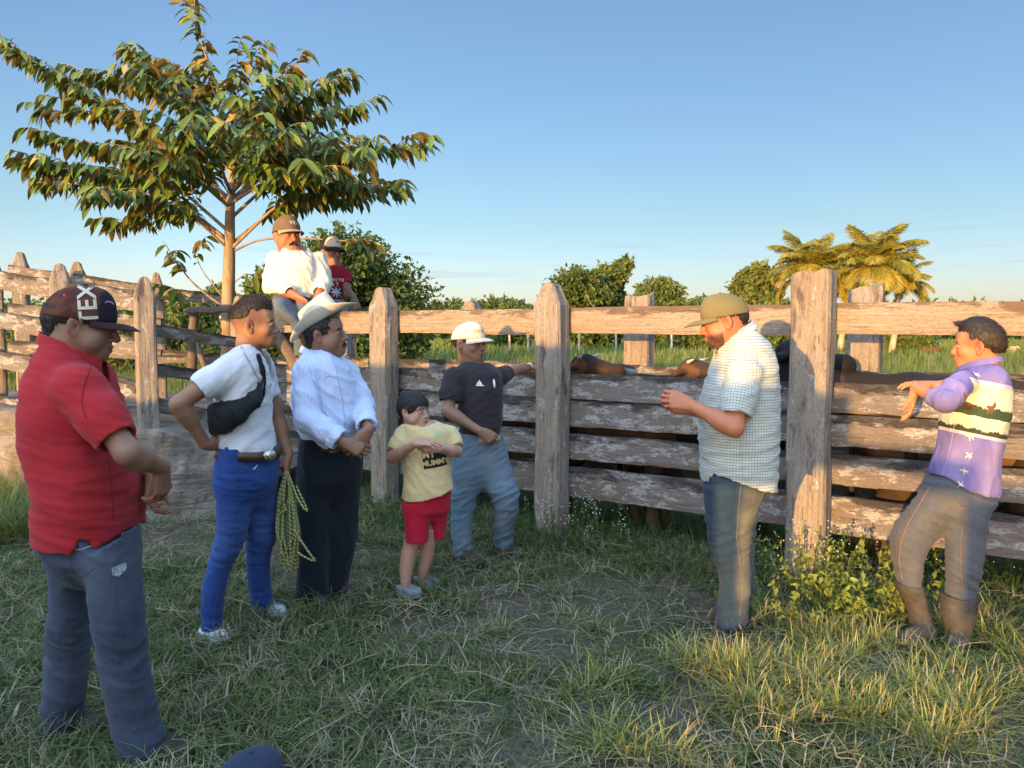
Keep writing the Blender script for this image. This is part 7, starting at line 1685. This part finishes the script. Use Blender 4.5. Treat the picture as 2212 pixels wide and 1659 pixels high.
    pb = bvh_of(D["pants"]); st = m_simple("orange seam thread", (.24, .13, .07), .9)
    seam("side_seam", D["pants"], pb, [(2008, 1052), (1986, 1090), (1962, 1130), (1946, 1170), (1942, 1210), (1948, 1250)], st, .0018); seam("side_seam", D["pants"], pb, [(2080, 1130), (2074, 1180), (2076, 1230), (2080, 1275)], st, .0013); seam("pocket_edge", D["pants"], pb, [(2062, 1085), (2075, 1098), (2092, 1098)], st, .0013)
    seam("back_seam", D["shirt"], sb, [(2064, 905), (2056, 950), (2044, 1000), (2034, 1030)], m_simple("pale lilac seam", (.30, .26, .42), .8), .0016)
    Mb = m_simple("muddy rubber boots", (.058, .052, .044), .8, .25, 14, .004, .4, 9)
    for rows, fy, fu, fv, yw in (([(1258, 1932, 1996, .080, .01), (1268, 1932, 1998, .082, .01), (1300, 1948, 2006, .072, .0), (1332, 1962, 2014, .062, -.02), (1362, 1966, 2024, .062, -.05), (1396, 1968, 2026, .055, -.07)], 3.66, 1998, 1385, -62),
                           ([(1282, 2028, 2114, .09, -.10), (1294, 2029, 2113, .09, -.10), (1332, 2032, 2108, .078, -.12), (1370, 2040, 2098, .068, -.13), (1406, 2042, 2096, .06, -.14)], 3.60, 2070, 1402, -35)):
        s = secs(rows, y); z0 = 0; f = Fld(A(min(t_[1] - t_[3] for t_ in s) - .16, min(t_[2] - t_[4] for t_ in s) - .2, -.02), A(max(t_[1] + t_[3] for t_ in s) + .08, max(t_[2] + t_[4] for t_ in s) + .1, max(t_[0] for t_ in s) + .02), .008)
        f.loft(s, .02); bx = s[0] if s[0][0] < s[-1][0] else s[-1]; dd = frame(yw)[0]
        f.chain([A(bx[1], bx[2], .045), A(bx[1], bx[2], .04) + dd * .08, A(bx[1], bx[2], .030) + dd * .155], [.055, .048, .038], .03)
        f.loft([(t_[0] + .02, t_[1], t_[2], t_[3] - .008, t_[4] - .008) for t_ in s][:2], .0, 'sub'); V, Q = f.mesh(); V = relax(V, Q, 1); V = folds(V, vnormals(V, Q), .006, (4, 4, 14), 3, .4); mk("rubber_boot", V, [Q], Mb, parent=o)
# ---- 8, 9: the two sitting on the fence
def sitter_white():
    y = 7.18
    S = dict(untucked=True, label="man with a moustache in a white shirt and brown cap sitting on the top rail", y=y, base=(W(628, 700, y)[0], y, 0), skin=(.36, .135, .072), h=.011,
        head=dict(c=(620, 512, .03), yaw=42, pitch=1, sc=1.42, h=.005, kw=dict(nose=1.15, fat=.004, lips=(.25, .11, .09))),
        neck=(636, 552, .0, .080), nko=.010, nz=-.02,
        torso=[(540, 622, 664, .11), (549, 600, 682, .18), (562, 587, 694, .22), (580, 580, 700, .26), (605, 580, 702, .27), (630, 583, 700, .28), (650, 588, 696, .28), (668, 592, 694, .27)],
        hem=[(570, 634), (600, 638), (650, 640), (700, 652)],
        arms=[dict(sh=(594, 562, 7.10), el=(590, 618, 6.98), wr=(640, 640, 6.80), r=(.065, .06, .042), hd=(.85, -.1, -.5), hn=(0, -.5, -.8), side=-1, s=1.3, h=.007, sl=[(0, .098), (.6, .092), (1, .086), (1.78, .070)], hk=dict(curls=(.5, .5, .4))),
              dict(sh=(688, 562, 7.20), el=(698, 612, 7.10), wr=(688, 640, 6.92), r=(.065, .06, .042), hd=(-.5, -.3, -.8), hn=(0, -.4, -.8), side=1, s=1.3, h=.007, sl=[(0, .095), (.6, .088), (1, .082), (1.75, .068)], hk=dict(curls=(.6, .6, .5)))],
        shirt=m_cloth("crumpled white cotton", (.58, .55, .47), fold=.8), nslope=.9, seed=71, amp=.020, fsc=(4, 4, 5), tilt=1.2,
        hips=[(636, 590, 672, .22, .0), (655, 588, 676, .24, -.02), (676, 590, 672, .22, -.02)],
        legs=[[(645, 592, 640, .30, -.22), (660, 588, 650, .32, -.26), (678, 592, 660, .26, -.30), (700, 628, 666, .12, -.38), (730, 634, 668, .095, -.34), (768, 636, 668, .085, -.30)], [(645, 640, 682, .26, -.1), (660, 640, 700, .28, -.14), (678, 648, 704, .22, -.2), (700, 662, 704, .12, -.26), (750, 664, 700, .09, -.20)]],
        pmat=m_cloth("grey blue denim", (.085, .11, .14), "denim", (.13, .16, .20), (.2, .22, .24), weave=300, fold=.5), pamp=.010, hp=.012, pmask=lambda V: .8 + 0 * V[:, 0])
    D = person(S); o = D["o"]
    hair_part(o, D["C"], D["R"], D["sc"], M_hair, line=.03, temple=-.008, back=-.04, t=.004, ztop=.052, strand=.008, seed=11, h=.006)
    moustache(o, D["C"], D["R"], D["sc"], M_hair, .026, .006, .008)
    Mc = m_cloth("brown cap panels", (.13, .095, .062), fold=.2); Mv = m_cloth("tan cap brim", (.42, .29, .17), fold=.2)
    cap, X = cap_part(o, D["C"], D["R"], D["sc"], [Mc, Mv], hgt=.004, low=.036, tilt=0, brim_down=.16, brim_len=.060); R = D["R"]
    q = X(A(.095, .01, .085)[None])[0]; decal("cap_lettering", cap, bvh_of(cap), [text_tris("VIDA", .034 * 1.3, .02, .01)], q, R[1], nrm(R[2] - R[0] * .35), M_offw, .004)
    collar_part(o, W(640, 548, y), frame(30, 8), .118, .105, S["shirt"], hgt=.06, gap=.7, flare=.03, point=.05)
    Mb = m_simple("tan work boots", (.26, .17, .09), .8, .25, 40, .004, .4, 14)
    shoe_part(o, (W(650, 770, 6.88)[0], 6.98, 0), 10, .30, Mb, M_sole, name="boot", hi=.13, zb=W(650, 785, 6.98)[2], w=.058, h=.007); 
def sitter_red():
    y = 7.95
    S = dict(untucked="hem" in "", label="youth in a red printed T-shirt and two tone cap sitting behind the white shirt man", y=y, base=(W(728, 700, y)[0], y, 0), skin=(.20, .105, .075), h=.010,
        head=dict(c=(714, 546, .02), yaw=52, pitch=3, sc=1.20, h=.0048, kw=dict(nose=1.1, lips=(.16, .08, .07))),
        neck=(722, 577, .0, .066), nko=.010,
        torso=[(570, 708, 740, .08), (578, 700, 748, .14), (592, 694, 752, .17), (612, 695, 750, .18), (637, 696, 744, .18), (663, 698, 738, .18), (676, 700, 736, .17)],
        arms=[dict(sh=(742, 592, 7.92), el=(751, 633, 7.84), wr=(764, 644, 7.66), r=(.055, .05, .034), hd=(.35, -.1, -1), hn=(-.3, .8, 0), side=1, s=1.15, h=.006, sl=[(0, .082), (.55, .068)], hk=dict(curls=(.3, .4, .3))),
              dict(sh=(700, 594, 7.98), el=(694, 636, 7.92), wr=(712, 652, 7.75), r=(.055, .05, .034), hd=(.3, 0, -1), hn=(0, .8, 0), side=-1, s=1.1, h=.008, sl=[(0, .08), (.6, .066)])],
        shirt=m_cloth("dark red cotton", (.26, .012, .028), fold=.4), seed=81, amp=.012, fsc=(5, 5, 7), tilt=.5,
        hips=[(650, 700, 742, .17), (668, 700, 744, .18), (690, 700, 740, .16)],
        legs=[[(652, 704, 736, .24, -.2), (668, 704, 744, .24, -.22), (690, 716, 742, .1, -.3), (760, 720, 742, .08, -.28)], [(652, 728, 754, .24, -.18), (668, 728, 758, .22, -.2), (690, 738, 760, .1, -.26), (770, 740, 758, .08, -.22)]],
        pmat=m_cloth("washed out denim", (.20, .23, .25), fold=.5), pamp=.010, hp=.012, pmask=lambda V: .8 + 0 * V[:, 0])
    D = person(S); o = D["o"]
    hair_part(o, D["C"], D["R"], D["sc"], M_hair, line=.03, temple=-.008, back=-.04, t=.004, ztop=.052, strand=.008, seed=12, h=.006)
    t = NT("white and black cap"); Mc = t.fin(t.mix(t.attr("Col").outputs["Fac"], (.02, .02, .025, 1), (.62, .56, .50, 1)), .85)
    cap, X = cap_part(o, D["C"], D["R"], D["sc"], [Mc, m_simple("black brim", (.015, .016, .022), .8)], hgt=.004, low=.034, tilt=1, brim_down=.16, brim_len=.060, colfn=lambda V: np.where((V[:, :1] > .02) & (V[:, 2:] > .052), 1.0, .0) * np.ones((1, 3))); R = D["R"]
    decal("cap_emblem", cap, bvh_of(cap), [poly_tris([(-.016, -.010), (.0, -.004), (.004, -.016), (.010, -.002), (.018, .012), (.002, .010), (-.010, .018)], .01)], X(A(.09, .0, .090)[None])[0], R[1], nrm(R[2] - R[0] * .4), m_simple("rust thread", (.40, .14, .07), .8), .004)
    sb = bvh_of(D["shirt"]); c = W(728, 612, 7.6); rt = nrm(A(1, .3, 0)); up = A(-.12, 0, 1); Mp = m_simple("grey white print", (.60, .56, .58), .85)
    decal("lettering", D["shirt"], sb, [shift(text_tris("BORN TO", .040, .02, .01), 0, .052), shift(text_tris("R T", .050, .02, .01), -.004, .005)], c, rt, up, Mp, .004)
    bars = [((-.052, -.036), (.052, -.036), .006), ((0, -.075), (0, .0), .006)]
    fl = []
    for (x0, y0_), (x1, y1), w in [((-.045, -.115), (.045, -.03), .006), ((-.045, -.03), (.045, -.115), .006), ((0, -.12), (0, -.025), .009), ((-.05, -.072), (.05, -.072), .009)]:
        d = nrm(A(x1 - x0, y1 - y0_)); n_ = A(-d[1], d[0]) * w; fl.append(poly_tris([tuple(A(x0, y0_) + n_), tuple(A(x0, y0_) - n_), tuple(A(x1, y1) - n_), tuple(A(x1, y1) + n_)], .02))
    decal("flag_field", D["shirt"], sb, [poly_tris([(-.05, -.12), (.05, -.12), (.05, -.022), (-.05, -.022)], .02)], c, rt, up, m_simple("navy print", (.03, .03, .09), .85), .003)
    decal("flag_bars", D["shirt"], sb, fl, c, rt, up, Mp, .005)
if want("red"): red_man()
if want("tee"): white_tee()
if want("hat"): hat_man()
if want("kid"): little_boy()
if want("blk"): black_tee()
if want("chk"): check_man()
if want("pur"): purple_boy()
if want("sit"): sitter_white(); sitter_red()
print("script so far %.1fs" % (time.time() - T00))
# ================================================================== cattle in the race
def m_cow():
    t = NT("cattle hide"); c = t.attr("Col").outputs["Color"]; tc = t.n("TexCoord").outputs["Object"]
    n = t.noise(t.mapv(tc, (60, 60, 24)), 1, 4, .7); n2 = t.noise(tc, 7, 3)
    c = t.mix(t.ramp(n2, [(.35, 0), (.7, .5)]), c, t.mix(1.0, c, (.55, .5, .5, 1), 'MULTIPLY'))
    return t.fin(c, .7, t.bump(n, .006, .6), .2)
M_cow = m_cow(); M_horn = m_simple("pale horn", (.42, .38, .32), .5, .4, 30, .002, .3, 12)
def cow(label, u, off, s, zback, heading=1, head=None, col=(.02, .016, .015), col2=None, horn=0, seed=1, blen=1.0):
    """u: picture column of the shoulders; head: (u, v, off) of the poll or None; s: body scale"""
    e = A(E2[0], E2[1], 0) * heading; n_ = A(N2[0], N2[1], 0); t0 = t_at(u, off); p = FL(t0, off); sh = A(p[0], p[1], 0)
    f = Fld(*[A(*q) for q in ((lambda a, b: (np.minimum(a, b) - A(.45, .45, 0) - A(0, 0, .02), np.maximum(a, b) + A(.45, .45, 0) + A(0, 0, 1.75)))(sh + e * .75, sh - e * (blen + .25)))], .014)
    L = blen; r = .235 * s; zc = zback - r
    f.chain([sh + A(0, 0, zc + .01), sh - e * L * .5 + A(0, 0, zc - .03), sh - e * L * .92 + A(0, 0, zc)], [r, r * 1.06, r * .92], .05, flat=n_, fs=1.12)
    f.ell(sh - e * L + A(0, 0, zc + .04), (r * .7, r * .7, r * .75), .08)
    f.cone(sh + e * .02 + A(0, 0, zc - .10), sh - e * .05 + A(0, 0, zc - .16), r * .75, r * .7, .06)
    for a, b, z1 in ((0, 1, zc), (-L * .93, -1, zc)):
        for sg in (-1, 1):
            q = sh + e * a + n_ * sg * .12 * s; fr = b > 0
            if fr: pts = [q + A(0, 0, zc - .1), q + A(0, 0, .38) + e * .02, q + A(0, 0, .14), q + e * .03 + A(0, 0, .03)]; rr = [.10 * s, .058, .040, .055]
            else: pts = [q + A(0, 0, zc - .02), q + e * .09 + A(0, 0, .52), q - e * .05 + A(0, 0, .36), q + e * .0 + A(0, 0, .14), q + e * .03 + A(0, 0, .03)]; rr = [.15 * s, .095, .055, .040, .055]
            f.chain(pts, rr, .04)
    C = None
    if head:
        h = W(head[0], head[1], FL(t_at(head[0], head[2]), head[2])[1]); tl = head[3] if len(head) > 3 else .5
        f.chain([sh + e * .05 + A(0, 0, zc + .02), (sh + A(0, 0, zc)) * .4 + (h - A(0, 0, .1)) * .6, h - A(0, 0, .07)], [r * .85, .15 * s, .10 * s], .06)
        mz = h + e * .30 * s * math.cos(tl) - A(0, 0, .30 * s * math.sin(tl)); f.cone(h - A(0, 0, .05), mz, .095 * s, .062 * s, .03); f.ell(mz, (.07 * s,) * 3, .03); f.ell(h - A(0, 0, .02), (.085 * s, .085 * s, .05 * s), .03)
        for sg in (-1, 1):
            b = h - e * .01 - A(0, 0, .045) + n_ * sg * .07 * s; tip = b + n_ * sg * .14 * s - A(0, 0, .02) - e * .04; f.cone(b, tip, .022 * s, .030 * s, .02, flat=e, fs=.9); f.cone(tip, tip + n_ * sg * .05 * s - A(0, 0, .02), .030 * s, .008, .01)
        C = (h, mz)
    V, Q = f.mesh(); V = relax(V, Q, 1, .5); V = V + vnormals(V, Q) * (noise(V * 9 + seed) * .008)[:, None]
    cl = np.tile(np.array(col, float), (len(V), 1)); w = np.clip(noise(V * 2.2 + seed * 3) * 1.4 + .2, 0, 1)[:, None]; cl = cl * (1 - w) + np.array(col2 or col) * w
    low = np.clip((.34 - V[:, 2]) / .2, 0, 1)[:, None] * .6; cl = cl * (1 - low) + np.array((.10, .075, .055)) * low
    if C is not None and col2:
        d = np.linalg.norm((V - (C[0] - A(0, 0, .05))) - ((V - C[0]) @ n_)[:, None] * n_, axis=1); m = (np.abs((V - C[0]) @ n_) > .085 * s) & (d < .09); cl[m] = col2
    o = mk("cow", V, [Q], M_cow, loc=tuple(sh - e * L * .5), col=cl, label=label, cat="cow")
    if horn and head:
        for sg in (-1, 1):
            b = C[0] + n_ * sg * .06 * s - A(0, 0, .0); P = [b, b + n_ * sg * .07 + A(0, 0, .02) + e * .02, b + n_ * sg * .10 + e * .07 + A(0, 0, .04)]
            Vh, Qh, Th = tube(P, [.018, .014, .004], 8); mk("horn", Vh, [Qh, Th], M_horn, parent=o)
    # tail
    tb = sh - e * (L + .12) + A(0, 0, zc + .08); Vt, Qt, Tt = tube([tb + e * .1, tb, tb - A(0, 0, .3) - e * .02, tb - A(0, 0, .62)], [.03, .022, .014, .022], 6); mk("tail", Vt, [Qt, Tt], M_cow, parent=o, col=np.tile(np.array(col), (len(Vt), 1)))
    return o
if want("cows"):
    cow("dark cow with a rust brown ear just right of the middle post", 1195, .50, 1.0, 1.10, 1, (1262, 776, .50, .35), (.014, .012, .012), (.10, .045, .025), 1, 1, .95)
    cow("red brown calf whose head shows left of the checked shirt man", 1425, .46, .95, 1.08, 1, (1495, 786, .46, .3), (.05, .030, .020), (.12, .06, .033), 1, 2, .90)
    cow("tall black cow behind the checked shirt man and the right post", 1640, .58, 1.15, 1.20, 1, (1712, 752, .52, .35), (.010, .009, .009), (.016, .013, .012), 0, 3, .95)
    cow("dark brown cow whose rounded back shows right of the right post", 1975, .50, 1.08, 1.245, -1, (1800, 806, .50, .5), (.022, .016, .012), (.05, .030, .018), 0, 4, .75)
    cow("brown cow standing in the race behind the purple shirt boy", 2330, .50, 1.05, 1.12, 1, None, (.05, .032, .022), (.12, .07, .04), 0, 5, 1.05)
    for u, v, y, c, lb, hd in ((2010, 762, 40, (.14, .06, .035), "small red brown cow grazing far off left of the purple shirt boy's head", 1), (2180, 762, 42, (.40, .30, .19), "small pale tan cow far off in the pasture right of the purple shirt boy's head", 1)):
        p = W(u, v, y); x = 0; y_ = y; y = 0; f = Fld((x - 1.3, y - .5, .3), (x + 1.4, y + .5, 1.8), .04); f.chain([(x + .5, y, 1.15), (x, y, 1.1), (x - .6, y, 1.15)], [.27, .30, .26], .05); f.chain([(x + .5, y, 1.2), (x + .85, y, 1.35), (x + 1.15, y, 1.15)], [.18, .12, .09], .05)
        for a in (-.6, -.5, .4, .52): f.cone((x + a, y + (.12 if a in (-.5, .52) else -.12), 1.0), (x + a, y, .3), .10, .05, .04)
        V, Q = f.mesh(); V = V * A(.5, .5, .55) + A(p[0], y_, -.1); mk("cow", V, [Q], M_cow, loc=(p[0], y_, 0), col=np.tile(np.array(c), (len(V), 1)), label=lb, cat="cow")
# navy cap lying in the grass at the bottom edge
if want("cap"):
    g = G(540, 1712); R = frame(150, 8); Mn = m_cloth("navy cotton cap", (.022, .032, .062), fold=.3)
    hold = empty("cap", (g[0], g[1], 0), "dark navy cap lying in the grass at the bottom edge of the picture", "cap")
    o, X = cap_part(hold, A(g[0], g[1], .0), R, 1.30, [Mn, Mn], name="crown", hgt=.0, low=.004, brim_down=.05)
    # opening with strap at the back
    mk("strap", X(np.array([(-.118, .03, .012), (-.118, -.03, .012), (-.119, -.03, .024), (-.119, .03, .024)])), [np.array([[0, 1, 2, 3]])], M_blackl, parent=hold)
for m_ in bpy.data.meshes:
    pass
